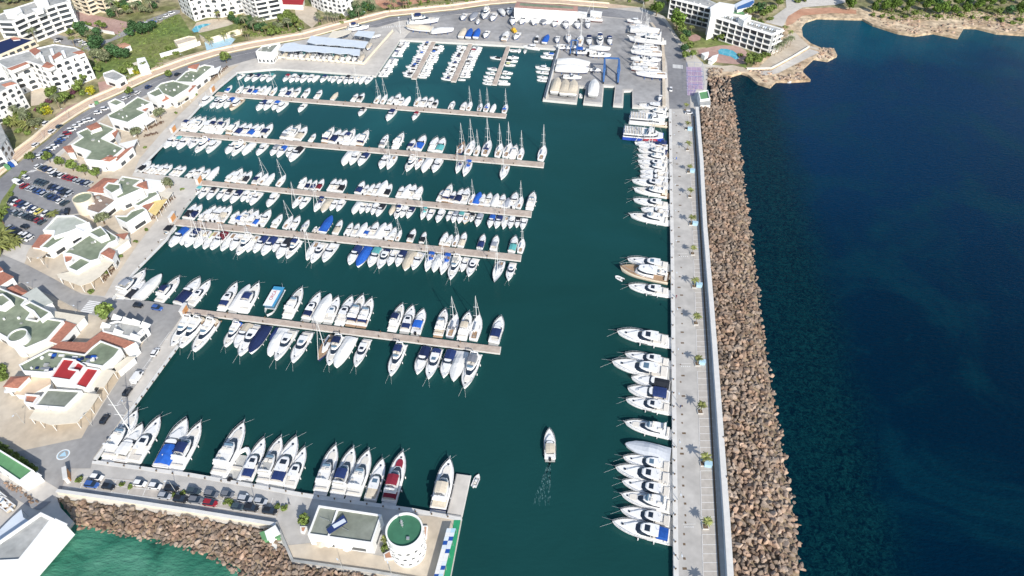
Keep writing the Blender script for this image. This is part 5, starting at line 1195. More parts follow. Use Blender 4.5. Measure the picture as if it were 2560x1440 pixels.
# ------------------------------------------------------------------ buildings
WM = {}
def shared(key, fn, m):
    if key not in WM:
        mb = MB(); fn(mb); me = bpy.data.meshes.new(key[0]); me.from_pydata(mb.v, [], mb.f)
        for mm in (m if isinstance(m, list) else [m]): me.materials.append(mm)
        if any(mb.m): me.polygons.foreach_set('material_index', mb.m)
        WM[key] = me
    return WM[key]
def facade(r, A, B, z0, z1, nf, nb, style, org, cap=100, count=None, nrm=None):
    "windows and balconies along the wall A -> B (outside on the right hand)"
    A, B = Vector((A[0], A[1])), Vector((B[0], B[1])); L = (B - A).length; u = (B - A) / L
    n = Vector((u.y, -u.x)); rz = math.atan2(u.y, u.x); bw = L / nb; fh = (z1 - z0) / nf
    def put(name, me, s, z, out=0):
        p = A + u * s + n * out
        return link(name, me, r, (p.x - org.x, p.y - org.y, z - org.z), rz)
    q = lambda x: round(x, 1)
    w_, h_ = q(bw * .5), q(fh * .58)
    def rect(mb, w, h, y=-.03, mi=0): mb.box(-w / 2, w / 2, y, .12, 0, h, mi)
    def arch(mb, w, h):
        pts = [(-w / 2, 0), (w / 2, 0), (w / 2, h * .6)] + [(w / 2 * math.cos(t), h * .6 + h * .4 * math.sin(t)) for t in (R(30), R(60), R(90), R(120), R(150))] + [(-w / 2, h * .6)]
        k = len(pts); mb.add([(a, -.04, b) for a, b in pts] + [(a, .1, b) for a, b in pts], [tuple(range(k)), ] + [(i, k + i, k + (i + 1) % k, (i + 1) % k) for i in range(k)])
    for i in range(nf):
        z = z0 + fh * i
        for j in range(nb):
            s = bw * (j + .5)
            if count is not None:
                if count[0] >= cap: return
                count[0] += 1
            if style == 'arch':
                me = shared(('window', 'arch', w_, h_), lambda mb: arch(mb, w_ * (1.2 if (i + j) % 2 else .8), h_ * 1.1), M['win']) if (i + j) % 3 else shared(('window', 'r', w_, h_), lambda mb: (rect(mb, w_ * .35, h_)), M['win'])
                put('window', me, s, z + fh * .18)
            elif style == 'shop':
                put('window', shared(('window', 's', w_, h_), lambda mb: rect(mb, w_, h_), M['win']), s, z + fh * .12)
            elif style == 'grid':
                put('window', shared(('window', 'g', q(bw * .84), q(fh * .78)), lambda mb: rect(mb, bw * .84, fh * .78), M['win']), s, z + fh * .06)
                put('balcony', shared(('balcony', 'g', q(bw), q(fh)), lambda mb: (mb.box(-bw / 2, -bw / 2 + .3, -1.3, -.0, 0, fh - .02), mb.box(-bw / 2 + .303, bw / 2 - .003, -1.25, -.0, fh - .3, fh - .04), mb.box(-bw / 2 + .303, bw / 2 - .003, -1.22, -1.12, .0, .35)), M['white']), s, z)
            else:
                put('window', shared(('window', 'b', q(bw * .8), q(fh * .7)), lambda mb: rect(mb, bw * .8, fh * .7), M['win']), s, z + fh * .04)
                mt = M['creamw'] if style == 'cream' else M['white']
                put('balcony', shared(('balcony', style, q(bw), q(fh)), lambda mb: (mb.box(-bw * .48, bw * .48, -1.5, -.0, -.12, .1), mb.box(-bw * .48, bw * .48, -1.55, -1.42, -.25, 1.05), mb.box(-bw * .49, -bw * .44, -1.35, -.0, .1, fh - .15)), mt), s, z + .05)
def bld(name, label, cat, blocks, group=None, base=QZ, fac='shop'):
    r = None; cnt = [0]
    for bi, b in enumerate(blocks):
        kind, sysn, pts, h = b[0], b[1], b[2], b[3]; opt = b[4] if len(b) > 4 else {}
        zt = base + h; z0 = base + opt.get('z0', 0)
        roof = M[opt.get('roof', {'b': 'groof', 't': 'terra', 'a': 'awn', 'r': 'groof', 'w': 'white'}.get(kind, 'groof'))]; wm = M[opt.get('wall', 'white')]
        P_ = GP(sysn, pts, zt)
        if opt.get('base'):
            P_ = [Vector((q.x, q.y, zt)) for q in GP(sysn, pts, base)]
        if kind == 'r':
            (cx, cy) = px(sysn, pts)[0]; c = G(cx, cy, zt); rad = b[4]['rad']
            P_ = [Vector((c.x + rad * math.cos(t), c.y + rad * math.sin(t), zt)) for t in [2 * math.pi * k / 28 for k in range(28)]]
        P_ = ccw(P_)
        if r is None:
            org = Vector((sum(p.x for p in P_) / len(P_), sum(p.y for p in P_) / len(P_), base)); r = empty(name, org)
        loc = lambda p, z: (p[0] - org.x, p[1] - org.y, z - org.z)
        n = len(P_)
        if kind in 'brwt':
            ph = opt.get('par', .55 if kind in 'br' else .12); th = opt.get('th', .38 if kind != 'r' else .3)
            lip = ph if kind in 'br' else 0
            mb = MB(); lo = [loc(p, z0) for p in P_]; hi = [loc(p, zt + lip) for p in P_]
            mb.add(lo + hi, [(i, (i + 1) % n, n + (i + 1) % n, n + i) for i in range(n)])
            if kind in 'br':
                inn = inset([(p.x, p.y, 0) for p in P_], th); ih = [loc(p, zt + lip) for p in inn]; il = [loc(p, zt) for p in inn]
                mb.add(hi + ih, [(i, (i + 1) % n, n + (i + 1) % n, n + i) for i in range(n)])
                mb.add(ih + il, [(i, (i + 1) % n, n + (i + 1) % n, n + i) for i in range(n)])
                mb.build('wall', wm, r)
                rb = MB(); rb.poly([loc(p, zt + .004) for p in inset([(p.x, p.y, 0) for p in P_], th - .02)]); rb.build('roof', roof, r)
                # roof clutter
                if kind == 'b' and opt.get('clut', True) and abs(area([(p.x, p.y) for p in P_])) > 90:
                    rr = random.Random(int(org.x * 10 + bi)); k = 0
                    for _ in range(60):
                        xx = rr.uniform(min(p.x for p in P_), max(p.x for p in P_)); yy = rr.uniform(min(p.y for p in P_), max(p.y for p in P_))
                        if inside((xx, yy), [(q[0], q[1]) for q in inset([(p.x, p.y, 0) for p in P_], 1.6)]):
                            cb = MB(); X, Y, Z = loc((xx, yy), zt); a, bb = rr.uniform(.3, .8), rr.uniform(.25, .6)
                            if k % 3 == 0: cb.tube((X, Y, Z), (X, Y, Z + .7), .35, n=8)
                            else: cb.box(X - a, X + a, Y - bb, Y + bb, Z, Z + rr.uniform(.4, .9))
                            cb.build(['chimney', 'roof_unit', 'roof_unit'][k % 3], [M['white'], M['greyroof'], M['white']][k % 3], r); k += 1
                            if k > 4: break
            else:
                mb.build('wall', wm, r)
                ov = inset([(p.x, p.y, 0) for p in P_], -.3); rb = MB()
                rise = opt.get('rise', .9 if kind == 't' else 0)
                if rise and n == 4:
                    # ridge along the long axis
                    e = [Vector((ov[i][0], ov[i][1])) for i in range(4)]
                    if (e[1] - e[0]).length < (e[2] - e[1]).length: e = e[1:] + e[:1]
                    m0, m1 = (e[0] + e[3]) / 2, (e[1] + e[2]) / 2; k_ = min(.35, (e[0] - e[3]).length * .4 / max(.1, (m1 - m0).length)); r0, r1 = m0.lerp(m1, k_), m1.lerp(m0, k_)
                    v = [loc(q, zt + .02) for q in e] + [loc(r0, zt + rise), loc(r1, zt + rise)]
                    rb.add(v, [(0, 1, 5, 4), (1, 2, 5), (2, 3, 4, 5), (3, 0, 4), (3, 2, 1, 0)])
                else:
                    rb.prism([loc(p, 0)[:2] + (0,) for p in ov], zt - org.z, zt - org.z + .16)
                rb.build('roof', roof, r)
        if kind == 'a':
            cen = Vector((sum(p.x for p in P_) / n, sum(p.y for p in P_) / n, 0)); rb = MB()
            top = [loc(p, zt + (0 if opt.get('flat') else .5 * (1 if k_ % 2 else 0))) for k_, p in enumerate(P_)]
            rb.prism([(q[0], q[1], 0) for q in top], zt - org.z - .12, zt - org.z + .03); rb.build('awning', roof, r)
            pb = MB()
            for p in inset([(p.x, p.y, 0) for p in P_], .35): X, Y, Z = loc(p, z0); pb.tube((X, Y, Z), (X, Y, zt - org.z - .1), .12, n=5)
            for i in range(n):
                a, b2 = P_[i], P_[(i + 1) % n]; L = (a - b2).length
                for k_ in range(1, int(L / 4)): q = a.lerp(b2, k_ / int(L / 4)); X, Y, Z = loc(q, z0); pb.tube((X, Y, Z), (X, Y, zt - org.z - .1), .10, n=5)
            pb.build('post', M['white'], r)
        fs = opt.get('fac', fac if kind in 'bt' and h > 3 and 'z0' not in opt else None)
        if fs:
            for i in range(n):
                a, b2 = P_[i], P_[(i + 1) % n]; L = (a - b2).length
                nx, ny = (b2.y - a.y) / max(L, .01), -(b2.x - a.x) / max(L, .01); mid = (a + b2) / 2
                if L < 3 or nx * -mid.x + ny * -mid.y < .0 * L: continue
                fh = opt.get('fh', 3.0); nf = max(1, int(round((zt - z0) / fh))); nb = max(1, int(L / opt.get('bw', 5.5 if fs == 'shop' else 3.6)))
                if fs == 'shop': nf = 1
                facade(r, a, b2, z0 + .1, z0 + .1 + nf * min(fh, (zt - z0) / nf) if fs != 'shop' else z0 + nf * 3.0, nf, nb, fs, org, opt.get('cap', 100), cnt)
    tag(r, label, cat, group); return r
V = 'white marina village blocks'
# the southern club block and its neighbours, from the camera outwards
bld('village_building', 'white block with two bright red roofs and green roof, nearest the flagpole', 'building', [
    ('b', 'A', '165 940, 420 808, 560 825, 730 850, 790 790, 865 732, 1040 798, 985 870, 885 955, 720 925, 520 985, 400 1008, 200 995', 5.5),
    ('t', 'A', '430 800, 530 740, 740 748, 868 655, 1140 745, 1070 785, 880 728, 725 832, 560 812', 4.2, {'fac': None, 'roof': 'terra'}),
    ('b', 'A', '545 880, 655 895, 600 970, 680 985, 605 1075, 432 1050', 7.5, {'roof': 'redroof', 'clut': False}),
    ('b', 'A', '655 900, 735 945, 690 1010, 600 970', 6.2, {'roof': 'redroof', 'clut': False}),
    ('b', 'A', '750 958, 858 975, 745 1145, 640 1112', 5.0, {'roof': 'redroof', 'clut': False}),
    ('a', 'A', '870 960, 985 985, 890 1128, 770 1118', 4.2, {'flat': 1}),
    ('b', 'A', '410 1145, 705 1162, 560 1310, 300 1290', 4.6, {'roof': 'olive'}),
    ('a', 'A', '300 1312, 560 1314, 720 1172, 852 1185, 780 1300, 660 1430, 440 1450, 248 1392', 3.6, {'flat': 1}),
    ('t', 'A', '95 1038, 245 1035, 150 1130, 35 1118', 5.0), ('w', 'A', '265 1010, 420 1010, 430 1095, 250 1195, 130 1180, 180 1120', 3.0, {'roof': 'prom', 'fac': None}),
    ('b', 'A', '220 1190, 345 1200, 290 1275, 210 1262', 3.6, {'roof': 'terra', 'clut': False})], V)
_rc = random.Random(9); _b0 = [o for o in scene.objects if o.name.startswith('village_building')][-1]
for i in range(30):
    x, y = (_rc.uniform(600, 830), _rc.uniform(860, 930)) if i < 18 else ((_rc.uniform(320, 480), _rc.uniform(960, 985)) if i < 24 else (_rc.uniform(430, 560), _rc.uniform(840, 880)))
    g = G(*px('A', [(x, y)])[0], QZ + 5.5) - Vector(_b0.location); w = _rc.uniform(.4, 1.0); mb = MB(); mb.box(g.x - w, g.x + w, g.y - .4, g.y + .4, 5.52, 5.52 + _rc.uniform(.3, .8)); mb.build('roof_lounger', M[_rc.choice(['n', 'n', 'w', 'g', 'b'])], _b0)
r = bld('village_building', 'white block with sharp triangular fins on its roof beside the ramp', 'building', [
    ('b', 'A', '875 605, 960 575, 1010 562, 1262 608, 1150 705, 885 655', 4.2, {'roof': 'greyroof', 'clut': False}), ('w', 'A', '1070 790, 1160 745, 1185 780, 1110 850', 3.2, {'fac': None}),
    ('w', 'A', '985 950, 1090 870, 1150 870, 1010 990', 3.0, {'fac': None, 'roof': 'awn'})], V)
for (a, b) in ((1000, 535), (1085, 560), (1160, 575), (1245, 600), (905, 605), (1150, 700), (1010, 660)):
    g = G(*px('A', [(a, b)])[0], QZ + 4.7); l = g - Vector(r.location); mb = MB()
    mb.add([(l.x - 1.8, l.y - .8, l.z), (l.x + 1.8, l.y - .8, l.z), (l.x + .2, l.y - .4, l.z + 3.0), (l.x - 1.8, l.y + .8, l.z), (l.x + 1.8, l.y + .8, l.z)], [(0, 1, 2), (3, 2, 4), (0, 2, 3), (1, 4, 2)]); mb.build('roof_fin', M['white'], r)
bld('village_building', 'large green roofed block with a small white round tower on its corner', 'building', [
    ('b', 'A', '-60 250, 0 280, 235 375, 190 425, 275 490, 235 545, 320 560, 350 530, 550 562, 410 720, 225 800, -60 640', 5.6),
    ('b', 'A', '195 425, 260 395, 440 488, 350 555, 290 480', 7.0, {'roof': 'groof', 'clut': False}), ('r', 'A', '155 685', 8.0, {'rad': 3.2, 'fac': None}),
    ('b', 'A', '-40 340, 30 330, 100 385, 20 440, -40 430', 8.0, {'clut': False}), ('t', 'A', '552 562, 645 592, 500 748, 412 722', 4.6, {'roof': 'terra', 'rise': 0}),
    ('w', 'A', '190 345, 310 275, 445 400, 372 428, 280 402', 5.0, {'roof': 'palegreen', 'fac': None}), ('w', 'A', '390 520, 470 480, 720 520, 650 590, 560 560', 4.0, {'roof': 'awn'}),
    ('t', 'A', '60 280, 140 250, 245 318, 180 345', 3.6, {'fac': None}), ('w', 'A', '250 830, 430 740, 455 765, 260 865', 3.2, {'roof': 'awn', 'fac': None})], V)
bld('village_building', 'small block with orange tiled roof at the left edge by the road', 'building', [('t', 'A', '-120 90, 0 130, 110 182, 0 250, -150 210', 4.4), ('t', 'A', '-120 90, 0 130, 20 120, -40 60', 5.2, {'fac': None, 'rise': 0})], V)
bld('village_building', 'block with wide curved cream terrace roof facing the fifth pier ramp', 'building', [
    ('b', 'B', '540 1015, 600 960, 740 865, 880 790, 1010 870, 1000 900, 940 925, 870 1000, 850 1060, 800 1075, 770 1080, 690 1045, 600 1015', 5.4),
    ('b', 'B', '690 1045, 800 1078, 660 1168, 572 1130', 5.0, {'roof': 'groof'}),
    ('b', 'B', '757 828, 865 778, 928 850, 850 882', 7.8, {'fac': 'shop', 'clut': False}), ('t', 'B', '930 962, 985 990, 960 1052, 870 1006', 5.6, {'rise': .5}),
    ('t', 'B', '1000 848, 1090 838, 1062 882', 4.0, {'fac': None}), ('w', 'B', '1010 880, 1100 890, 960 990, 920 960', 3.6, {'roof': 'awn'}),
    ('a', 'B', '488 1185, 600 1160, 660 1172, 800 1085, 860 1050, 940 1035, 972 1082, 860 1200, 780 1255, 690 1285, 500 1215', 3.8, {'flat': 1, 'roof': 'awn'}),
    ('b', 'B', '545 1020, 650 1010, 620 1075, 560 1100', 4.4, {'roof': 'terra', 'clut': False})], V)
bld('village_building', 'pale roofed block between the car park and the cream terrace block', 'building', [
    ('b', 'B', '490 690, 640 688, 750 742, 690 790, 590 830, 460 870, 468 820, 370 815', 6.2, {'roof': 'palegreen', 'clut': False}),
    ('b', 'B', '462 855, 640 800, 700 800, 560 880, 415 972, 345 958', 5.0), ('t', 'B', '350 852, 440 845, 362 960, 280 950', 4.4, {'rise': 0}),
    ('a', 'B', '250 965, 350 960, 425 978, 345 1055, 222 1030', 3.4, {'flat': 1, 'roof': 'sand'}), ('b', 'B', '650 775, 770 745, 785 790, 720 830, 660 800', 6.6, {'roof': 'white', 'clut': False})], V)
bld('village_building', 'large block with cream round tower, brown terrace and green roofs in mid village', 'building', [
    ('b', 'B', '1010 400, 1050 350, 1222 378, 1150 430, 1225 455, 1015 545, 890 480, 905 440', 6.2), ('t', 'B', '890 362, 1005 370, 880 488, 748 470', 5.6, {'rise': .8}),
    ('b', 'B', '765 520, 850 492, 1005 552, 850 672, 745 640', 4.4, {'roof': 'brown'}), ('b', 'B', '888 450, 930 405, 1035 418, 1038 455, 960 500', 8.4, {'clut': False, 'fac': 'shop'}),
    ('r', 'B', '708 535', 6.5, {'rad': 4.2, 'wall': 'creamw'}), ('t', 'B', '1160 420, 1250 388, 1262 452, 1190 442', 5.6, {'fac': None}),
    ('w', 'B', '1248 370, 1392 388, 1262 480, 1230 450, 1262 445', 4.2, {'roof': 'white', 'fac': None}), ('b', 'B', '1140 590, 1262 520, 1270 488, 1340 475, 1362 505, 1190 608', 4.8),
    ('t', 'B', '1222 600, 1312 575, 1268 632', 4.2, {'fac': None}), ('a', 'B', '1300 560, 1432 540, 1332 682, 1262 640', 3.4, {'flat': 1, 'roof': 'yel'}),
    ('b', 'B', '985 690, 1085 690, 1130 645, 1225 615, 1262 640, 1085 755, 1000 712', 5.4), ('a', 'B', '1340 480, 1480 480, 1440 540, 1370 510', 3.4, {'flat': 1})], V)
bld('village_building', 'green roofed block with terracotta corners opposite the second pier', 'building', [
    ('b', 'C', '690 1200, 900 1110, 1045 1165, 920 1250, 1120 1338, 1000 1440, 900 1455, 760 1440, 815 1370, 640 1310, 745 1240', 5.6), ('t', 'C', '780 1140, 868 1102, 908 1142, 822 1172', 7.6, {'rise': .4}),
    ('t', 'C', '570 1325, 640 1308, 662 1370, 610 1372', 4.0, {'fac': None}), ('t', 'B', '858 210, 940 165, 1000 180, 940 216', 5.8, {'fac': None}), ('t', 'B', '1050 130, 1138 92, 1000 210, 975 180', 4.8, {'rise': 0}),
    ('a', 'C', '1060 1295, 1240 1252, 1200 1325, 1140 1335', 3.6, {'flat': 1, 'roof': 'white'}), ('t', 'C', '1000 1180, 1060 1178, 1035 1240', 5.0, {'fac': None})], V)
bld('village_building', 'green roofed block with a white pergola beside two round trees', 'building', [
    ('b', 'C', '970 1040, 1110 965, 1240 875, 1372 930, 1240 985, 1320 1015, 1150 1110, 985 1065', 5.6), ('b', 'C', '970 928, 1040 893, 1118 925, 1050 958', 7.6, {'clut': False, 'fac': 'shop'}),
    ('a', 'C', '1260 1082, 1330 1048, 1402 1070, 1310 1132', 3.6, {'flat': 1, 'roof': 'white'}), ('t', 'C', '1245 990, 1330 975, 1300 1010', 4.4, {'fac': None}), ('w', 'C', '1140 1115, 1230 1070, 1290 1110, 1180 1180', 3.6, {'fac': None})], V)
bld('village_building', 'green roofed block with a white penthouse opposite the first pier root', 'building', [
    ('b', 'C', '1395 800, 1450 755, 1560 728, 1725 772, 1690 805, 1560 888, 1470 850', 5.6), ('b', 'C', '1325 845, 1430 795, 1475 850, 1400 880', 7.2, {'clut': False, 'fac': 'shop'}),
    ('t', 'C', '1680 778, 1760 770, 1702 828', 4.6, {'fac': None}), ('t', 'C', '1430 895, 1500 850, 1532 882, 1470 912', 4.4, {'fac': None}), ('a', 'C', '1570 902, 1640 852, 1705 862, 1620 922', 3.6, {'flat': 1})], V)
bld('village_building', 'northernmost village block with red roofed house and white terrace roof', 'building', [
    ('b', 'C', '1572 742, 1672 650, 1842 588, 1925 600, 1740 748', 5.2), ('t', 'C', '1698 592, 1792 575, 1765 622, 1692 608', 7.0), ('a', 'C', '1880 640, 1990 590, 1965 652, 1865 690', 3.6, {'flat': 1, 'roof': 'white'})], V)
# racks: office and sail-like canopies
bld('yard_office', 'white office with grey roof and tall slit windows by the boat racks', 'building', [('b', 'D', '502 470, 560 420, 722 393, 645 478', 6.5, {'roof': 'olive', 'bw': 2.0, 'fh': 6})])
def canopy_roof(pts, h, label, mt='tent'):
    P_ = ccw(GP('D', pts, QZ + h)); c = sum(P_, Vector()) / len(P_); r = empty('boat_canopy', (c.x, c.y, QZ))
    mb = MB(); mb.prism([(p.x - c.x, p.y - c.y, 0) for p in P_], h - .15, h + .05); mb.build('canopy_roof', M[mt], r)
    pb = MB(); n = len(P_)
    for i in range(n):
        a, b2 = P_[i], P_[(i + 1) % n]; k = max(1, int((a - b2).length / 6))
        for j in range(k): q = a.lerp(b2, j / k) ; pb.tube((q.x - c.x, q.y - c.y, 0), (q.x - c.x, q.y - c.y, h - .1), .12, n=5)
    pb.build('post', M['metal'], r)
    rb = MB()
    a, d = P_[0], P_[-1]
    tag(r, label, 'canopy', 'pale canopies over the boat racks'); return r
canopy_roof('705 450, 762 392, 850 383, 900 400, 1442 445, 1436 500, 1380 498, 1330 482, 1260 488, 1190 475, 1120 478, 1050 465, 980 468, 910 455, 840 462, 760 462', 5.5, 'long pale blue canopy over parked boats, nearest the water')
canopy_roof('962 378, 1000 322, 1515 375, 1482 432, 1430 430, 1380 420, 1300 420, 1230 408, 1160 408, 1100 398, 1040 400', 5.5, 'second long pale blue canopy behind the first one')
canopy_roof('1155 335, 1192 280, 1372 268, 1345 300, 1280 325, 1220 342', 5.5, 'small cream canopy with a curved edge behind the long ones', 'awn')
canopy_roof('1385 318, 1425 275, 1575 285, 1545 345, 1480 330', 5.5, 'small square pale canopy at the back of the racks')
# boatyard shed with lettering
sh = bld('boatyard_shed', 'long white boatyard shed with green roof and black lettering', 'building', [('b', 'E', '668 72, 690 17, 1240 58, 1240 108, 900 88', 9, {'roof': 'groof', 'fac': None, 'clut': False, 'th': 1.6, 'par': .25})])
for c in sh.children:
    if c.name.startswith('wall'): pass
A_, B_ = G(*px('E', [(668, 75)])[0], QZ + 9), G(*px('E', [(1240, 108)])[0], QZ + 9)
M['shedrim'] = mat('shed_tile_edge', (.42, .25, .21), .9, .15, .8, world_co=True)
rimP = inset(ccw(GP('E', '668 72, 690 17, 1240 58, 1240 108, 900 88', QZ + 9)), 0)
o_ = Vector(sh.location); ri = inset(rimP, 3.0); n = len(rimP)
mb = MB(); mb.add([(p[0] - o_.x, p[1] - o_.y, 9.28) for p in rimP] + [(p[0] - o_.x, p[1] - o_.y, 9.7) for p in ri], [(i, (i + 1) % n, n + (i + 1) % n, n + i) for i in range(n)]); mb.build('tiled_edge', M['shedrim'], sh)
mb = MB(); mb.poly([(p[0] - o_.x, p[1] - o_.y, 9.69) for p in ri]); mb.build('roof', M['groof'], sh)
def lettering(txt, sysn, pa, pb, z, size, parent, m_='black', name='lettering', t0=.5):
    a, b = G(*px(sysn, [pa])[0], QZ + z), G(*px(sysn, [pb])[0], QZ + z); d = b - a; rz = math.atan2(d.y, d.x)
    cu = bpy.data.curves.new(name, 'FONT'); cu.body = txt; cu.size = size; cu.align_x = 'CENTER'; cu.extrude = .03
    me = bpy.data.meshes.new_from_object(bpy.data.objects.new('tmp', cu)); me.materials.clear(); me.materials.append(M[m_])
    p = a.lerp(b, t0) + Vector((math.sin(rz), -math.cos(rz), 0)) * .12; l = p - Vector(parent.location)
    o = link(name, me, parent, (l.x, l.y, z - size * .75)); o.rotation_euler = (R(90), 0, rz); return o
lettering('MARINA 2000', 'E', (900, 92), (1240, 108), 8.6, 3.4, sh, t0=.55)
for i in range(9):
    a, b = G(*px('E', [(668, 75)])[0], QZ + 9), G(*px('E', [(900, 90)])[0], QZ + 9)
bld('yard_hut', 'small white hut with grey openings right of the long shed', 'building', [('w', 'E', '1355 112, 1360 96, 1458 108, 1450 128', 4.5, {'fac': 'shop', 'bw': 2.5})])
bld('yard_container', 'white container between the shed and the small hut', 'container', [('w', 'E', '1240 112, 1250 104, 1325 112, 1318 128', 3.6, {'fac': None})])
# blue travel lift and small hoist
def lift(x, y, w, l, h, az, label, t=.45):
    c = G(x, y, QZ); r = empty('travel_lift', c, -R(az)); mb = MB()
    for sx_ in (-1, 1):
        for sy_ in (0, 1): mb.box(sx_ * w / 2 - t / 2, sx_ * w / 2 + t / 2, sy_ * l - t / 2, sy_ * l + t / 2, .9, h)
    mb.build('leg', M['bluep'], r); mb = MB()
    for sx_ in (-1, 1): mb.box(sx_ * w / 2 - t * .6, sx_ * w / 2 + t * .6, -t, l + t, h, h + t * 1.3); mb.box(sx_ * w / 2 - t * .4, sx_ * w / 2 + t * .4, 0, l, .8, 1.2)
    mb.box(-w / 2, w / 2, l - t / 2, l + t / 2, h + t * 1.31, h + t * 2.3); mb.build('beam', M['bluep'], r)
    for sx_ in (-1, 1):
        for sy_ in (0, 1): mb = MB(); mb.tube((sx_ * w / 2 - .25, sy_ * l, .8), (sx_ * w / 2 + .25, sy_ * l, .8), .8, n=12); mb.build('wheel', M['black'], r)
    mb = MB()
    for sx_ in (-1, 1): mb.tube((sx_ * w / 2, l * .3, h), (sx_ * w * .35, l * .3, 2), .07, n=4); mb.tube((sx_ * w / 2, l * .75, h), (sx_ * w * .35, l * .75, 2), .07, n=4)
    mb.build('sling', M['black'], r); tag(r, label, 'boat lift')
lift(1100 + 1535 / 3.6, 210, 8.3, 12, 8.6, 5, 'tall blue travel lift straddling the wider boat slot', .8)
lift(1100 + 1200 / 3.6, 140, 4, 8, 5.5, 8, 'smaller blue boat hoist with a boat in it, left part of the yard', .55)
# rest-room hut, purple courts and the green roofed kiosk at the head of the outer mole
bld('green_hut', 'green roofed white hut between the purple courts and the boulders', 'hut', [('b', 'H', '615 1135, 735 1115, 760 1220, 640 1235', 3.8, {'roof': 'groofl', 'clut': False, 'fac': None}), ('w', 'H', '640 1240, 760 1232, 765 1290, 645 1290', 3.0, {'roof': 'greyroof', 'fac': None})])
for i, (a, b, c, d) in enumerate((((470, 820), (660, 825), (668, 935), (472, 925)), ((472, 928), (668, 938), (672, 1000), (474, 995)), ((474, 1000), (672, 1004), (680, 1100), (478, 1090)), ((478, 1094), (600, 1098), (560, 1175), (480, 1170)))):
    pp = GP('H', [a, b, c, d], QZ + .16); cc = sum(pp, Vector()) / 4; r = empty('padel_court', (cc.x, cc.y, QZ + .16)); mb = MB(); mb.poly(ccw([(p.x - cc.x, p.y - cc.y, 0) for p in pp])); mb.build('court_floor', M['court'], r)
    mb = MB(); q = [(p.x - cc.x, p.y - cc.y, 0) for p in pp]
    def seg(u, v, w=.06): 
        u, v = Vector(u), Vector(v); n_ = (v - u).cross(Vector((0, 0, 1))).normalized() * w; mb.add([u - n_ + Vector((0, 0, .01)), v - n_ + Vector((0, 0, .01)), v + n_ + Vector((0, 0, .01)), u + n_ + Vector((0, 0, .01))], [(0, 1, 2, 3)])
    L = [Vector(x) * .93 for x in q]
    for k in range(4): seg(L[k], L[(k + 1) % 4])
    seg(L[0].lerp(L[3], .5), L[1].lerp(L[2], .5)); seg(L[0].lerp(L[1], .3), L[3].lerp(L[2], .3)); seg(L[0].lerp(L[1], .7), L[3].lerp(L[2], .7)); mb.build('court_lines', M['line'], r)
    mb = MB()
    for k in range(4):
        u, v = Vector(q[k]), Vector(q[(k + 1) % 4])
        for t in (0, .5): w = u.lerp(v, t); mb.tube(w, w + Vector((0, 0, 3)), .05, n=4)
        mb.tube(u + Vector((0, 0, 3)), v + Vector((0, 0, 3)), .05, n=4)
    mb.build('fence', M['bluep'], r); tag(r, f'purple padel court, {nth(i)} counted from the hotel side', 'sports court', 'purple courts beside the mole road')
# hotel on the point
hotel = bld('hotel', 'long white hotel on the point with a grid of dark balconies', 'hotel', [('b', 'H', '762 190, 870 140, 1662 365, 1530 425', 13, {'roof': 'greyroof', 'fac': 'grid', 'fh': 3.2, 'bw': 4.4, 'cap': 90}), ('b', 'H', '1110 225, 1200 185, 1272 200, 1180 270', 16, {'roof': 'white', 'fac': None, 'z0': 13, 'clut': False}), ('w', 'H', '770 90, 880 30, 1062 60, 1050 150, 880 140, 775 180', 16.5, {'fac': None})])
for i in range(26):
    u = i / 25; a = G(*px('H', [(900 + 680 * u, 195 + 195 * u)])[0], QZ + 13); l = a - Vector(hotel.location); mb = MB(); mb.box(l.x - .8, l.x + .8, l.y - .9, l.y + .4, 13.3, 14.1); mb.build('roof_unit', [M['greyroof'], M['white'], M['tent']][i % 3], hotel)
bld('hotel', 'second hotel wing behind, with white fins, partly hidden by pines', 'hotel', [('b', 'H', '285 -20, 480 -110, 860 60, 775 100', 13, {'roof': 'greyroof', 'fac': 'grid', 'fh': 3.2, 'bw': 3.6, 'cap': 60})])
ground('hotel_pool', px('H', '862 618, 900 598, 960 600, 1040 620, 1100 665, 1118 715, 1080 735, 1020 695, 940 678, 870 660'), M['pool'], QZ + .22)
bld('pool_bar', 'low white pool bar with curved wall beside the kidney shaped pool', 'pool bar', [('w', 'H', '660 660, 740 640, 745 665, 700 690', 2.8, {'fac': None}), ('w', 'H', '745 735, 800 690, 860 672, 850 700, 790 750', 2.6, {'fac': None}), ('a', 'H', '900 700, 960 690, 1010 715, 940 735', 2.6, {'roof': 'cream2', 'flat': 1})]) if False else bld('pool_bar', 'low white pool bar beside the kidney shaped hotel pool', 'pool bar', [('w', 'H', '660 660, 740 640, 745 665, 700 690', 2.8, {'fac': None}), ('w', 'H', '745 735, 800 690, 860 672, 850 700, 790 750', 2.6, {'fac': None})])
bld('awning_hall', 'blue and white sail roofed hall behind the hotel', 'building', [('w', 'H', '1060 60, 1290 -60, 1300 20, 1250 70, 1090 115', 5, {'roof': 'tent', 'fac': None}), ('w', 'H', '1110 85, 1290 10, 1300 30, 1250 80, 1100 118', 5.3, {'roof': 'bluep', 'fac': None}), ('w', 'H', '1045 125, 1170 150, 1180 180, 1050 160', 3, {'roof': 'groofl', 'fac': None})])
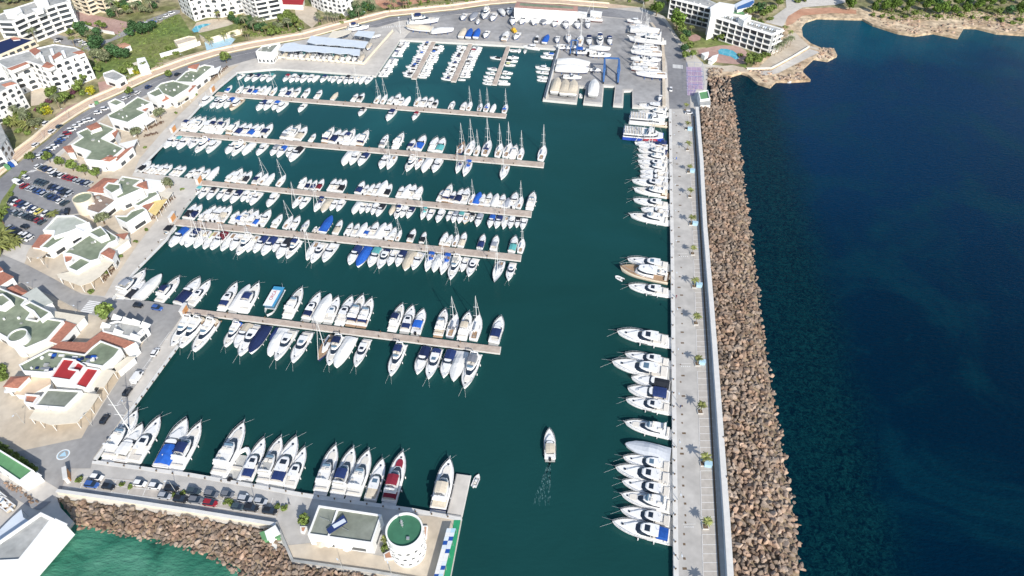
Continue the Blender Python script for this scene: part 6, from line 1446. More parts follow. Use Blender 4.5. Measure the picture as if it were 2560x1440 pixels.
# apartments at the upper left
AP = 'apartment blocks above the marina'
bld('apartment_block', 'big white curved apartment block with rows of balconies at the top left', 'apartments', [
    ('b', 'J', '-60 430, -60 250, 0 300, 300 170, 700 40, 1330 -70, 1340 50, 1100 110, 900 180, 700 255, 500 330, 250 440', 16, {'roof': 'greyroof', 'fac': 'white', 'fh': 3.2, 'bw': 5, 'cap': 95}),
    ('w', 'J', '80 210, 380 150, 440 230, 330 300, 110 290', 18.5, {'z0': 16, 'fac': None}), ('w', 'J', '670 -20, 920 -30, 960 50, 720 80', 18.5, {'z0': 16, 'fac': None}), ('w', 'J', '640 180, 860 150, 860 200, 720 240', 18, {'z0': 16, 'fac': None})], AP)
bld('apartment_block', 'white apartment block with arched windows and small terracotta roofs', 'apartments', [
    ('b', 'X', [(-30, 170), (0, 161), (19, 173), (70, 155), (109, 167), (135, 162), (212, 132), (188, 120), (137, 112), (70, 128), (0, 148), (-30, 152)], 15.5, {'roof': 'greyroof', 'fac': 'arch', 'fh': 3.1, 'bw': 4.2, 'cap': 95, 'clut': False}),
    ('t', 'J', '150 1370, 500 1240, 570 1265, 240 1400', 15.9, {'z0': 14, 'fac': None, 'rise': .4}), ('t', 'J', '840 1330, 940 1240, 1080 1310, 980 1360', 16, {'z0': 14, 'fac': None, 'rise': .6}), ('t', 'J', '1460 1050, 1620 1010, 1690 1050, 1580 1090', 16, {'z0': 14, 'fac': None, 'rise': .6}),
    ('w', 'J', '590 1010, 700 960, 800 1020, 700 1100', 18, {'z0': 15, 'fac': None, 'roof': 'terra'}), ('w', 'J', '1050 1130, 1180 1050, 1230 1090, 1080 1180', 18, {'z0': 15, 'fac': None, 'roof': 'terra'}),
    ('w', 'J', '800 1120, 850 1110, 890 1210, 850 1220', 16.6, {'z0': 15, 'fac': None}), ('w', 'J', '1000 980, 1040 970, 1080 1080, 1040 1090', 16.6, {'z0': 15, 'fac': None}), ('w', 'J', '1230 1020, 1270 1010, 1310 1110, 1270 1120', 16.6, {'z0': 15, 'fac': None}), ('w', 'J', '980 1120, 1010 1110, 1060 1220, 1020 1230', 16.6, {'z0': 15, 'fac': None})], AP)
bld('apartment_block', 'lower left white apartment block with arched balconies above the palms', 'apartments', [
    ('b', 'X', [(-60, 228), (0, 205), (28, 198), (45, 209), (0, 234), (-60, 262)], 14, {'roof': 'greyroof', 'fac': 'arch', 'fh': 2.9, 'bw': 3.6, 'cap': 60, 'clut': False}), ('t', 'K', '30 310, 170 270, 240 290, 80 340', 14.6, {'z0': 13, 'fac': None})], AP)
bld('apartment_block', 'cream terraced block with a dark blue pool roof at the left edge', 'apartments', [
    ('b', 'X', [(-60, 122), (0, 104), (35, 92), (88, 101), (0, 139), (-60, 160)], 12, {'roof': 'n', 'fac': 'cream', 'fh': 3, 'bw': 4, 'cap': 60, 'wall': 'creamw', 'clut': False}), ('t', 'J', '220 760, 340 755, 400 785, 260 800', 12.6, {'z0': 11, 'fac': None})], AP)
bld('apartment_block', 'cream apartment block with zigzag balconies at the top edge', 'apartments', [
    ('w', 'X', [(196, 26), (228, 37), (250, 28), (268, 31), (350, 8), (340, -40), (190, -40)], 14, {'base': 1, 'fac': 'cream', 'fh': 3.1, 'bw': 5.5, 'cap': 70, 'wall': 'creamw', 'roof': 'greyroof'})], AP)
bld('apartment_block', 'white hotel tower with stepped facade behind the round pool', 'apartments', [
    ('w', 'X', [(455, 30), (488, 54), (518, 44), (556, 44), (614, 31), (600, -10), (460, -12)], 20, {'base': 1, 'fac': 'arch', 'fh': 3.1, 'bw': 4, 'cap': 95, 'roof': 'greyroof'})], AP)
bld('apartment_block', 'white tower with long banded balconies right of the round pool', 'apartments', [
    ('w', 'X', [(614, 32), (648, 52), (708, 40), (700, 4), (615, 0)], 18, {'base': 1, 'fac': 'white', 'fh': 3.0, 'bw': 6, 'cap': 60, 'roof': 'greyroof'})], AP)
bld('apartment_block', 'white hotel with honeycomb windows at the top centre left', 'apartments', [
    ('w', 'X', [(780, 16), (812, 32), (858, 43), (889, 31), (880, 0), (790, -12)], 14, {'base': 1, 'fac': 'arch', 'fh': 2.8, 'bw': 3.4, 'cap': 95, 'roof': 'greyroof'})], AP)
bld('low_building', 'low building with a dark red roof by the palms at the top', 'building', [('w', 'X', [(700, 10), (704, -2), (760, -4), (756, 12)], 3.5, {'roof': 'redroof', 'fac': None})])
bld('apartment_block', 'corner of a white apartment block at the left edge by the promenade', 'apartments', [('w', 'X', [(-60, 350), (-30, 300), (0, 310), (14, 345), (0, 372), (-60, 400)], 9, {'roof': 'greyroof', 'fac': 'arch', 'fh': 3, 'bw': 4})], AP)
bld('villa', 'small white square villa with flat grey roof beside the promenade', 'house', [('b', 'C', '930 665, 1020 635, 1128 690, 1050 735, 935 700', 4.2, {'roof': 'greyroof', 'clut': False})])
bld('villa', 'white chapel-like house with rounded gable in the green field', 'house', [('w', 'C', '1235 530, 1300 518, 1340 600, 1250 618', 4.5, {'fac': None}), ('w', 'C', '1140 590, 1230 560, 1245 600, 1150 625', 3.2, {'fac': None, 'roof': 'awn'})])
bld('farmhouse', 'old farmhouse with pale tiled roof among dark trees', 'house', [('t', 'C', '975 428, 1120 385, 1172 405, 1030 465', 3.5, {'roof': 'clay', 'rise': .5})])
bld('pool_house', 'round pool terrace building with grass roof at the hotel', 'building', [('w', 'C', '1790 300, 1860 345, 2170 250, 2110 215, 2040 240, 1840 290', 4, {'roof': 'lawn', 'wall': 'creamw'})])
ground('round_pool', px('C', '1725 270, 1760 235, 1830 215, 1900 212, 1880 225, 1810 250, 1790 285, 1745 292'), M['pool'], QZ + .2)
bld('ruin', 'pale roofless pavilion ruin in the field by the blue playground', 'ruin', [('b', 'C', '1565 370, 1700 330, 1760 335, 1770 360, 1600 410', 3, {'roof': 'sand', 'clut': False, 'wall': 'creamw', 'fac': None})])

# ------------------------------------------------------------------ club house and round tower on the lower mole
cl = bld('club_house', 'white club house with grey flat roof next to the round tower', 'building', [('b', 'M', '515 868, 1030 945, 950 1182, 425 1108', 5.5, {'roof': 'olive', 'clut': False, 'bw': 7, 'th': .45})])
o_ = Vector(cl.location); loc = lambda q, z: G(*px('M', [q])[0], QZ + z) - Vector((o_.x, o_.y, QZ))
mb = MB(); a, b = loc((672, 895), 5.5), loc((592, 1130), 5.5); d = (b - a).normalized(); n_ = Vector((-d.y, d.x, 0)) * .25; mb.prism([tuple(a - n_), tuple(a + n_), tuple(b + n_), tuple(b - n_)], 5.5, 6.1); mb.build('roof_divider', M['white'], cl)
mb = MB(); q = [loc(p, 6.4) for p in ((715, 938), (750, 1000), (600, 1098), (575, 1060))]; mb.prism([tuple(x) for x in q], 6.3, 6.42); mb.build('solar_panel', M['n'], cl)
mb = MB(); q = [loc(p, 6.45) for p in ((720, 970), (738, 995), (640, 1050), (622, 1025))]; mb.prism([tuple(x) for x in q], 6.43, 6.5); mb.build('solar_panel', M['tent'], cl)
mb = MB(); mb.tube(loc((610, 1010), 5.5), loc((610, 1010), 8.6), .06, n=4); mb.tube(loc((520, 955), 5.6), loc((600, 990), 6.2), .05, n=4); mb.tube(loc((760, 1070), 5.6), loc((705, 1045), 6.2), .05, n=4); mb.build('antenna', M['metal'], cl)
q = loc((1215, 1070), 12)
tb = G(*px('M', [(1215, 1070)])[0], QZ + 12)
tw = empty('round_tower', (tb.x, tb.y, QZ)); TR = 5.1
ringf = lambda r_, z, k=40: [(r_ * math.cos(2 * math.pi * i / k), r_ * math.sin(2 * math.pi * i / k), z) for i in range(k)]
mb = MB(); k = 40; secs = [ringf(TR - .25, 0), ringf(TR, 12.6), ringf(TR - .45, 12.6), ringf(TR - .45, 11.9)]
v = [p for s in secs for p in s]; mb.add(v, [(i * k + j, i * k + (j + 1) % k, (i + 1) * k + (j + 1) % k, (i + 1) * k + j) for i in range(3) for j in range(k)]); mb.build('wall', M['white'], tw)
mb = MB(); mb.poly(ringf(TR - .44, 11.92)); mb.build('roof', M['groofd'], tw)
for fl_ in range(3):
    for j in range(14):
        t = 2 * math.pi * (j + .5 * fl_) / 14; z = 1.6 + fl_ * 3.1; rr_ = TR - .25 + .25 * z / 12.6
        me = shared(('window', 'tower'), lambda mb: mb.box(-.45, .45, -.10, .12, 0, 1.15), M['win'])
        link('window', me, tw, (rr_ * math.cos(t), rr_ * math.sin(t), z), t + math.pi / 2)
        me = shared(('window_hood', 'tower'), lambda mb: (mb.box(-.62, .62, -.28, .1, 1.18, 1.4), mb.box(-.6, .6, -.2, .1, -.15, 0)), M['white'])
        link('window_hood', me, tw, (rr_ * math.cos(t), rr_ * math.sin(t), z), t + math.pi / 2)
mb = MB(); mb.tube((-.6, 1, 11.9), (-.6, 1, 16.5), .08, n=5)
for z in (13, 14.2, 15.2): mb.box(-.9, -.3, .8, 1.2, z, z + .35)
mb.tube((-1.2, 1, 14.8), (0, 1, 14.8), .04, n=4); mb.box(.8, 1.6, -2.6, -1.9, 11.93, 12.5); mb.build('antenna', M['metal'], tw)
tag(tw, 'white round tower with dark green roof at the harbour mouth', 'tower')
# white shed with green ends, planters, shade sails, ticket strip
bld('beach_hut', 'small white hut with green ends on the bank below the mole wall', 'hut', [('w', 'M', '80 1080, 155 1035, 190 1095, 100 1140', 2.6, {'fac': None}), ('w', 'M', '40 1090, 78 1078, 98 1138, 60 1138', 2.2, {'roof': 'groofl', 'fac': None, 'wall': 'groofl'}), ('w', 'M', '155 1098, 188 1092, 192 1120, 165 1128', 2.2, {'roof': 'groofl', 'fac': None, 'wall': 'groofl'})])
ground('beach_steps', px('M', '100 1145, 190 1110, 235 1200, 150 1240'), M['concw'], QZ + .16)
ground('green_strip', px('M', '1620 982, 1675 982, 1590 1440, 1560 1640, 1500 1640, 1585 1200'), mat('green_carpet', (.03, .30, .14), .9, .1, 1, world_co=True), QZ + .2)
sh_ = empty('shade_awning', G(1125, 1390, QZ)); mb = [MB() for _ in range(4)]; rr = random.Random(8)
for i in range(15):
    for j in range(2):
        y0 = 1050 + i * 34; x0 = 1562 - i * 9.2 + j * 37
        q = [G(*px('M', [p])[0], QZ + 2.9) - Vector(sh_.location) for p in ((x0, y0), (x0 + 36, y0), (x0 + 27, y0 + 33), (x0 - 9, y0 + 33))]
        mb[rr.randrange(4)].prism([tuple(x) for x in q], 2.85, 2.93)
for m_, c_ in zip(mb, ('b', 'tent', 'lblue', 'w')):
    if m_.v: m_.build('shade_panel', M[c_], sh_)
m_ = MB()
for i in range(6):
    for j in (0, 1): q = G(*px('M', [(1565 - i * 27 + j * 70, 1055 + i * 100)])[0], QZ + 2.9) - Vector(sh_.location); m_.tube((q.x, q.y, 0), (q.x, q.y, 2.85), .07, n=4)
m_.build('post', M['metal'], sh_); tag(sh_, 'patchwork shade roof of blue and white panels along the terrace edge', 'awning')
for i, (pts, lab) in enumerate((('1045 1270, 1120 1230, 1125 1310, 1055 1315', 'white triangular planter at the foot of the round tower'), ('1370 1040, 1408 1040, 1400 1130, 1372 1180', 'tall white planter right of the round tower'), ('365 1045, 425 1045, 400 1100, 370 1090', 'small brick planter left of the club house'))):
    P_ = ccw(GP('M', pts, QZ)); c = sum(P_, Vector()) / len(P_); r = empty('planter', (c.x, c.y, QZ)); q = [(p.x - c.x, p.y - c.y, 0) for p in P_]; mb = MB(); mb.prism(q, 0, .9); mb.build('planter_box', M['white'], r); mb = MB(); mb.poly([(a[0], a[1], .93) for a in inset(q, .35)]); mb.build('soil', M['clay'], r); tag(r, lab, 'planter')
# buildings at the lower left corner
bld('hedge_hall', 'white building with bright green roof at the lower left corner', 'building', [('b', 'F', '-260 300, 0 410, 280 582, 165 672, 60 600, 0 560, -260 440', 4.6, {'roof': 'groofl', 'clut': False}), ('w', 'F', '60 600, 165 675, 300 600, 330 620, 190 700, 90 640', 3, {'fac': None})])
bld('sea_hall', 'long white hall with grey terrace roof standing over the turquoise cove', 'building', [('b', 'F', '340 925, 445 975, 310 1150, 165 1330, -120 1345, -260 1340', 6.5, {'roof': 'greyroof', 'clut': False, 'th': .8, 'fac': None}), ('w', 'F', '450 978, 540 1020, 215 1390, -60 1440, -260 1450, -120 1350, 165 1335, 310 1155', 5.9, {'fac': None, 'roof': 'white'})])
canopy = GP('F', '175 895, 190 960, 235 990, 140 1080, 0 1240, -120 1280, -120 1180, 0 1060, 100 960', QZ + 4)
cc = sum(canopy, Vector()) / len(canopy); r = empty('tent_canopy', (cc.x, cc.y, QZ)); mb = MB(); mb.prism([(p.x - cc.x, p.y - cc.y, 0) for p in canopy], 3.9, 4.05); mb.build('canopy_roof', M['tent'], r); mb = MB()
for p in canopy[::2]: mb.tube((p.x - cc.x, p.y - cc.y, 0), (p.x - cc.x, p.y - cc.y, 3.9), .1, n=4)
mb.build('post', M['metal'], r); tag(r, 'pale blue tent roof beside the long white hall, lower left', 'canopy')
ground('slipway_road', px('F', '-200 700, 0 750, 110 800, 300 900, 330 900, 420 830, 330 830, 200 760, 60 700, 0 640, -200 560'), M['asph'], QZ + .14)
for i, (x, y, c_) in enumerate(((60, 870, 'w'), (100, 900, 'y'), (30, 830, 'w'))):
    o = boat('O', 'w' if i != 1 else 's', 8, G(*px('F', [(x, y)])[0], QZ + .6), 300, 0); tag(o, f'long narrow rowing shell on land, {nth(i)} of three behind the tent roof', 'rowing boat', 'rowing shells on land')
# ------------------------------------------------------------------ vegetation
def leaf_mesh(name, n, shape, m_, size, seed, clumps=14):
    r = np.random.RandomState(seed); cs = []
    for i in range(clumps):
        while True:
            p = r.uniform(-1, 1, 3)
            if np.linalg.norm(p) < 1: break
        p = p / max(np.linalg.norm(p), .3) * r.uniform(.35, .78); cs.append((p, r.uniform(.28, .48)))
    v = []; f = []
    for i in range(n):
        c, rad = cs[r.randint(clumps)]; d = r.normal(size=3); d /= np.linalg.norm(d)
        p = (c + d * rad * r.uniform(.75, 1.05)) * np.array(shape)
        if shape[2] > 0 and p[2] < -shape[2] * .62: p[2] = -shape[2] * .62 + r.uniform(0, .2)
        nrm = d + r.normal(size=3) * .5; nrm /= np.linalg.norm(nrm); a = np.cross(nrm, [0.3, .2, 1]); a /= np.linalg.norm(a); b = np.cross(nrm, a); s = size * r.uniform(.6, 1.3)
        o = len(v); v += [tuple(p + (a * x + b * y) * s) for x, y in ((-1, -.5), (.2, -.8), (1, .1), (.3, .9), (-.7, .6))]; f.append((o, o + 1, o + 2, o + 3, o + 4))
    me = bpy.data.meshes.new(name); me.from_pydata(v, [], f); me.materials.append(m_); return me
def trunk_mesh(h, r0, limbs=5, m_='trunk', seed=0, spread=1.6):
    mb = MB(); rr = random.Random(seed); mb.tube((0, 0, -.3), (.1, .05, h), r0, r0 * .55, 7)
    for i in range(limbs):
        a = 6.28 * i / max(1, limbs) + rr.uniform(-.3, .3); mb.tube((.08, .04, h * .8), (spread * math.cos(a), spread * math.sin(a), h + rr.uniform(.8, 1.8)), r0 * .4, r0 * .15, 5)
    me = bpy.data.meshes.new('trunk'); me.from_pydata(mb.v, [], mb.f); me.materials.append(M[m_]); return me
def frond_mesh(n, L, droop, m_, seed, up=.55, date=False):
    r = random.Random(seed); v = []; f = []
    for i in range(n):
        a = 6.283 * i / n * 2.4 + r.uniform(-.2, .2); el = r.uniform(-.25, 1.0) * up + .15; ll = L * r.uniform(.8, 1.1); segs = 5; prev = None
        for k in range(segs + 1):
            t = k / segs; rad = ll * t * math.cos(el * (1 - .3 * t)); z = ll * t * math.sin(el) - droop * ll * t * t; w = (.10 + .30 * math.sin(math.pi * min(1, t * .9 + .12))) * (.55 if date else .8) * L / 2.4
            c, s = math.cos(a), math.sin(a); fold = w * .35
            q = [(rad * c - w * s, rad * s + w * c, z - fold), (rad * c, rad * s, z), (rad * c + w * s, rad * s - w * c, z - fold)]
            o = len(v); v += q
            if prev is not None: f += [(prev, prev + 1, o + 1, o), (prev + 1, prev + 2, o + 2, o + 1)]
            prev = o
    me = bpy.data.meshes.new('crown'); me.from_pydata(v, [], f); me.materials.append(m_); return me
TREES = {}
def tree_parts(kind, k):
    key = (kind, k)
    if key in TREES: return TREES[key]
    if kind == 'pine': out = (leaf_mesh('crown', 1500, (3.6, 3.6, 4.0), M['pine'], .34, k * 3 + 1, 22), 5.6, trunk_mesh(4.0, .32, 6, seed=k), 9.6)
    elif kind == 'leaf': out = (leaf_mesh('crown', 900, (2.5, 2.5, 2.0), M['leaf'], .30, k * 5 + 2, 16), 3.6, trunk_mesh(2.6, .2, 5, seed=k, spread=1.2), 5.6)
    elif kind == 'dark': out = (leaf_mesh('crown', 1100, (3.2, 3.2, 2.6), M['dark'], .34, k * 5 + 3, 20), 3.6, trunk_mesh(2.4, .28, 5, seed=k), 6.2)
    elif kind == 'olive': out = (leaf_mesh('crown', 900, (2.6, 2.6, 1.7), M['olvl'], .24, k * 5 + 4, 18), 3.2, trunk_mesh(2.0, .26, 5, seed=k, spread=1.0), 4.9)
    elif kind == 'bush': out = (leaf_mesh('crown', 500, (1.8, 1.8, 1.0), M['leaf'], .24, k * 5 + 5, 12), .8, trunk_mesh(.5, .08, 4, seed=k, spread=.5), 1.8)
    elif kind == 'yellow': out = (leaf_mesh('crown', 700, (1.9, 1.9, 1.7), M['yb'], .2, k + 6, 24), 1.6, trunk_mesh(.6, .1, 3, seed=k, spread=.4), 3.2)
    elif kind == 'purple': out = (leaf_mesh('crown', 500, (2.0, 1.7, .9), M['pb'], .22, k + 7, 14), .9, trunk_mesh(.5, .08, 4, seed=k, spread=.5), 1.8)
    elif kind == 'palm': out = (frond_mesh(26, 2.5, .45, M['palm'], k + 1), 5.0, trunk_mesh(5.0, .22, 0, 'ptrunk'), 6.0)
    elif kind == 'date': out = (frond_mesh(38, 3.3, .55, M['olvl'], k + 9, .8, True), 7.5, trunk_mesh(7.5, .26, 0, 'ptrunk'), 9)
    elif kind == 'fat': out = (frond_mesh(46, 5.0, .5, M['palm'], k + 19, .9, True), 2.6, trunk_mesh(2.6, .5, 0, 'ptrunk'), 5)
    TREES[key] = out; return out
TN = dict(pine=('pine_tree', 'pine tree'), leaf=('leafy_tree', 'tree'), dark=('dark_tree', 'tree'), olive=('olive_tree', 'olive tree'), bush=('bush', 'bush'), yellow=('yellow_bush', 'bush'), purple=('purple_bush', 'bush'), palm=('palm_tree', 'palm tree'), date=('palm_tree', 'palm tree'), fat=('palm_tree', 'palm tree'))
def tree(kind, x, y, s, label, group, z=QZ, k=None, tilt=0):
    k = rnd.randrange(3) if k is None else k; cr, ch, tr_, H = tree_parts(kind, k)
    r = empty(TN[kind][0], G(x, y, z), rnd.uniform(0, 6.28)); r.rotation_euler[0] = tilt * rnd.uniform(-1, 1); r.scale = (s, s, s)
    link('crown', cr, r, (0, 0, ch)); link('trunk', tr_, r); tag(r, label, TN[kind][1], group); return r
DESC = dict(pine='tall green pine', leaf='round leafy green tree', dark='dense dark green tree', olive='grey green olive tree', bush='low green bush', yellow='clipped yellow green bush', purple='dark purple bush', palm='fan palm', date='slender palm', fat='short wide palm')
def trees(where, spec, group, side='left'):
    cnt = {}
    for it in spec.split():
        kd, x, y, s = it.split(','); i = cnt.get(kd, 0); cnt[kd] = i + 1
        tree(kd, float(x), float(y), float(s), f'{DESC[kd]}, {nth(i)} from the {side}, {where}', group)
# palms along the outer mole
for i, (x, y) in enumerate(((1713, 276), (1716, 323), (1718, 375), (1721, 431), (1724, 492), (1727, 561), (1731, 635), (1735, 717), (1739, 809), (1743, 911), (1750, 1030), (1757, 1160), (1763, 1317), (1768, 1480))):
    tree('palm', x, y, .72 + .06 * (i % 3), f'fan palm in a dark planter, {nth(i)} from the top along the outer mole', 'palms along the outer mole', tilt=.08)
    c = G(x, y, QZ + .12); r = empty('planter', c); mb = MB(); mb.box(-.9, .9, -.9, .9, 0, .35); mb.build('planter_box', M['concw'], r); mb = MB(); mb.box(-.75, .75, -.75, .75, .352, .40); mb.build('soil', M['trunk'], r)
    tag(r, f'square planter of the palm, {nth(i)} from the top along the mole', 'planter', 'planters along the outer mole')
for i, (x, y) in enumerate(((1724, 325), (1730, 430), (1737, 562), (1747, 716), (1754, 909), (1769, 1164))):
    c = G(x, y, QZ + .12); r = empty('service_cabinet', c, -R(9)); mb = MB(); mb.box(-1.1, 1.1, -.7, .7, 0, 1.5); mb.build('cabinet_body', M['lblue'], r); mb = MB(); mb.box(-1.2, 1.2, -.8, .8, 1.503, 1.58); mb.build('lid', M['lblue'], r)
    tag(r, f'light blue service cabinet beside a palm, {nth(i)} from the top of the mole', 'cabinet', 'light blue cabinets along the outer mole')
trees('between boatyard and hotel', 'pine,1640,40,1.25 pine,1690,75,1.5 leaf,1702,88,1.3 leaf,1706,112,1.2 dark,1708,132,.9 leaf,1712,150,1.1 leaf,1722,128,1.1 leaf,1730,146,1.0 dark,1716,100,1.1 pine,1612,12,.9 pine,1668,12,1.1', 'trees between the boatyard and the hotel')
trees('in the hotel garden', 'palm,1726,86,1 palm,1752,68,1 bush,1772,93,1.2 bush,1788,100,1.2 leaf,1800,104,1 leaf,1875,156,1.3 leaf,1890,163,1.3 leaf,1905,152,1.1 leaf,1868,164,1.1 bush,1850,140,1 palm,1896,112,1 bush,1920,140,1.2', 'plants in the hotel garden')
trees('at the sea end of the hotel', 'date,1936,139,.8 date,1945,134,.8 date,1952,130,.8 date,1958,124,.85 date,1966,120,.85 date,1974,116,.8 palm,1958,86,1 palm,1972,98,1', 'palms at the sea end of the hotel')
trees('behind the hotel', 'leaf,1868,42,1.2 leaf,1882,38,1.2 dark,1895,34,1.3 leaf,1905,48,1.2 leaf,1918,40,1.2 leaf,1930,32,1.1 leaf,1945,18,1.2 leaf,1955,8,1.2 bush,1880,52,1.4 bush,1900,58,1.4 bush,1925,50,1.2 leaf,1872,14,1.1 leaf,1890,6,1.2 leaf,1910,2,1.2 leaf,1935,0,1.2 bush,1992,6,1.3 bush,2008,4,1.2', 'trees behind the hotel')
rt = random.Random(77)
sp = 'pine,2122,26,1.0 pine,2118,14,.9 '
for i in range(46):
    x = 2175 + 385 * (i + rt.random()) / 46 * 1.03; band = i % 3; y = [34, 14, -8][band] + rt.uniform(-6, 6) + (6 if 2230 < x < 2290 else 0)
    sp += f'{rt.choice(["pine", "pine", "dark", "leaf"])},{x:.0f},{y:.0f},{rt.uniform(.75, 1.15):.2f} '
trees('on the wooded headland', sp, 'trees on the wooded headland')
trees('low on the headland rocks', ' '.join(f'bush,{x},{y},{s}' for x, y, s in ((2230, 48, 1.3), (2262, 44, 1.2), (2318, 42, 1), (2345, 44, 1.3), (2400, 40, 1.2), (2430, 46, 1), (2465, 48, 1.3), (2500, 54, 1.4), (2530, 60, 1.2), (2548, 52, 1.3), (2182, 40, 1.2), (2205, 44, 1.3))), 'bushes on the headland rocks')
# palms and gardens above the promenade
def auto(pts, kinds, s0, s1, n, seed, jx=10, jy=5):
    r_ = random.Random(seed); out = []
    for i in range(n):
        a = pts[0] if len(pts) == 1 else lerp(pts[int(i / n * (len(pts) - 1))], pts[int(i / n * (len(pts) - 1)) + 1], (i / n * (len(pts) - 1)) % 1)
        out.append(f'{r_.choice(kinds)},{a[0] + r_.uniform(-jx, jx):.0f},{a[1] + r_.uniform(-jy, jy):.0f},{r_.uniform(s0, s1):.2f}')
    return ' '.join(out)
trees('beside the promenade at the top', auto([(980, 28), (1060, 8), (1140, 4), (1260, -4)], ['date', 'palm', 'bush', 'leaf'], .7, 1.1, 34, 4, 12, 6), 'plants beside the promenade at the top')
trees('beside the shed end of the promenade', auto([(1290, -12), (1400, -12), (1500, -8), (1600, 6)], ['leaf', 'date', 'bush', 'dark'], .6, .9, 26, 5, 10, 4), 'plants behind the long shed')
trees('in the hotel gardens, top centre', auto([(885, 48), (905, 38), (945, 28)], ['dark', 'leaf', 'dark', 'date'], .8, 1.15, 16, 6, 12, 8) + ' ' + auto([(792, 62), (840, 58), (880, 50)], ['date', 'leaf', 'bush', 'palm'], .7, .9, 14, 7, 8, 6), 'plants in the hotel gardens, top centre')
trees('in the grove by the banded tower', 'leaf,712,66,1.7 leaf,726,60,1.7 leaf,738,68,1.6 ' + auto([(620, 78), (680, 86), (760, 72)], ['date', 'palm', 'leaf', 'dark', 'bush'], .75, 1.1, 30, 8, 10, 8), 'grove by the banded tower')
trees('around the round pool garden', auto([(578, 46), (600, 60), (640, 60)], ['dark', 'leaf', 'bush'], .7, 1.0, 12, 9, 8, 7) + ' palm,531,118,1 palm,524,114,1 palm,562,104,1 palm,568,98,1 palm,586,100,.9 palm,604,86,.9 palm,616,98,.9 palm,548,52,1.1 palm,622,100,1', 'plants around the round pool')
trees('in the green field', 'dark,338,82,1.3 dark,356,88,1.3 dark,372,84,1.2 dark,385,74,1 dark,328,92,1 dark,246,128,1.6 dark,252,118,1.3 olive,250,152,1.7 olive,266,158,1.5 dark,284,138,1.2 dark,300,148,1.4 dark,318,146,1.1 leaf,330,180,1.1 leaf,348,184,1 yellow,342,186,1 leaf,310,190,1 leaf,250,184,1 leaf,365,176,1 bush,420,125,1.3 bush,440,136,1.2', 'trees in the green field')
trees('beside the pink court', 'dark,205,86,1.4 dark,214,96,1.2 leaf,196,78,1.1 leaf,180,92,1 olive,226,100,1.2 leaf,250,70,1 leaf,262,74,1 bush,214,62,1.2 bush,225,64,1.2 palm,188,118,1.2 leaf,232,102,.9 dark,245,92,1', 'plants beside the pink court')
trees('by the cream zigzag block', auto([(285, 44), (310, 28), (350, 30), (400, 22)], ['leaf', 'olive', 'dark', 'date'], .8, 1.25, 26, 10, 14, 9), 'plants by the cream zigzag block')
trees('at the top left corner', auto([(5, 8), (40, 6), (80, 2)], ['leaf', 'dark', 'olive'], .8, 1.1, 12, 12, 8, 6), 'plants at the top left corner')
trees('below the arched apartments', 'date,92,108,1.2 date,66,100,.8 leaf,210,206,1.1 palm,218,196,1 leaf,204,220,1 leaf,196,232,1 yellow,229,236,1.5 yellow,121,288,1.6 leaf,110,290,1 bush,205,236,1.3 date,150,272,1 leaf,134,250,1.3 leaf,138,240,1.2 leaf,162,262,1.4 leaf,168,254,1.2 purple,190,228,1.3 purple,124,258,1.3 purple,98,278,1.3 bush,112,266,1.2 purple,182,236,1.1 bush,178,246,1.1', 'plants below the arched apartments')
trees('in the palm thicket by the promenade', auto([(30, 306), (60, 300), (88, 312)], ['fat', 'leaf', 'date'], .7, .95, 18, 13, 14, 14) + ' olive,84,322,1.1 olive,98,316,1 bush,50,330,1.2 bush,70,336,1.2', 'palm thicket by the promenade')
trees('round planters in the village squares', 'olive,403,296,1.3 olive,345,344,1.2 olive,427,470,1.2 olive,262,560,1.3', 'round trees in the village squares')
trees('along the back of the car park', 'leaf,82,405,1.0 leaf,126,406,1.1 leaf,155,416,1.0 leaf,184,428,1.1 leaf,214,438,1.1 leaf,244,446,1.15', 'trees along the back of the car park')
trees('beside the marina road', 'leaf,567,158,1.35 leaf,328,240,1 leaf,424,196,.9 palm,148,560,1.2 leaf,272,798,1.4', 'trees beside the marina road')
trees('in the palm garden at the left edge', 'fat,14,598,1.0 fat,-6,612,1.1 fat,30,612,.9 fat,4,625,1 fat,-30,590,1.1 leaf,10,560,1.5 fat,44,610,.7 bush,4,930,1.5 bush,-5,950,1.5 bush,10,945,1.2', 'palm garden at the left edge')
trees('on the waterfront promenade', 'bush,341,562,.55 bush,366,576,.6 bush,340,606,.6 bush,304,642,.65 bush,267,682,.7 bush,228,732,.75 bush,456,475,.6 bush,364,370,.6 bush,440,284,.6 bush,490,238,.6', 'small shrubs on the waterfront promenade')
trees('on the lower mole', 'bush,200,1200,.7 bush,305,1213,.55 bush,326,1218,.55 bush,434,1238,.5 bush,459,1234,.55 bush,567,1256,.6 bush,578,1260,.6 bush,694,1268,.7 bush,711,1273,.7 leaf,762,1310,.75 palm,1047,1318,.6 bush,966,1372,.9 palm,965,1358,.55', 'plants on the lower mole')
trees('at the green roofed hall', ' '.join(f'leaf,{x},{y},.6' for x, y in ((6, 1122), (18, 1130), (30, 1140), (44, 1150), (58, 1160), (70, 1168), (82, 1176), (92, 1183))), 'hedge behind the green roofed hall')
trees('in the planting strips of the car park', 'bush,28,488,.9 bush,18,520,.9 bush,40,450,.8 bush,60,434,.8', 'plants in the car park strips')
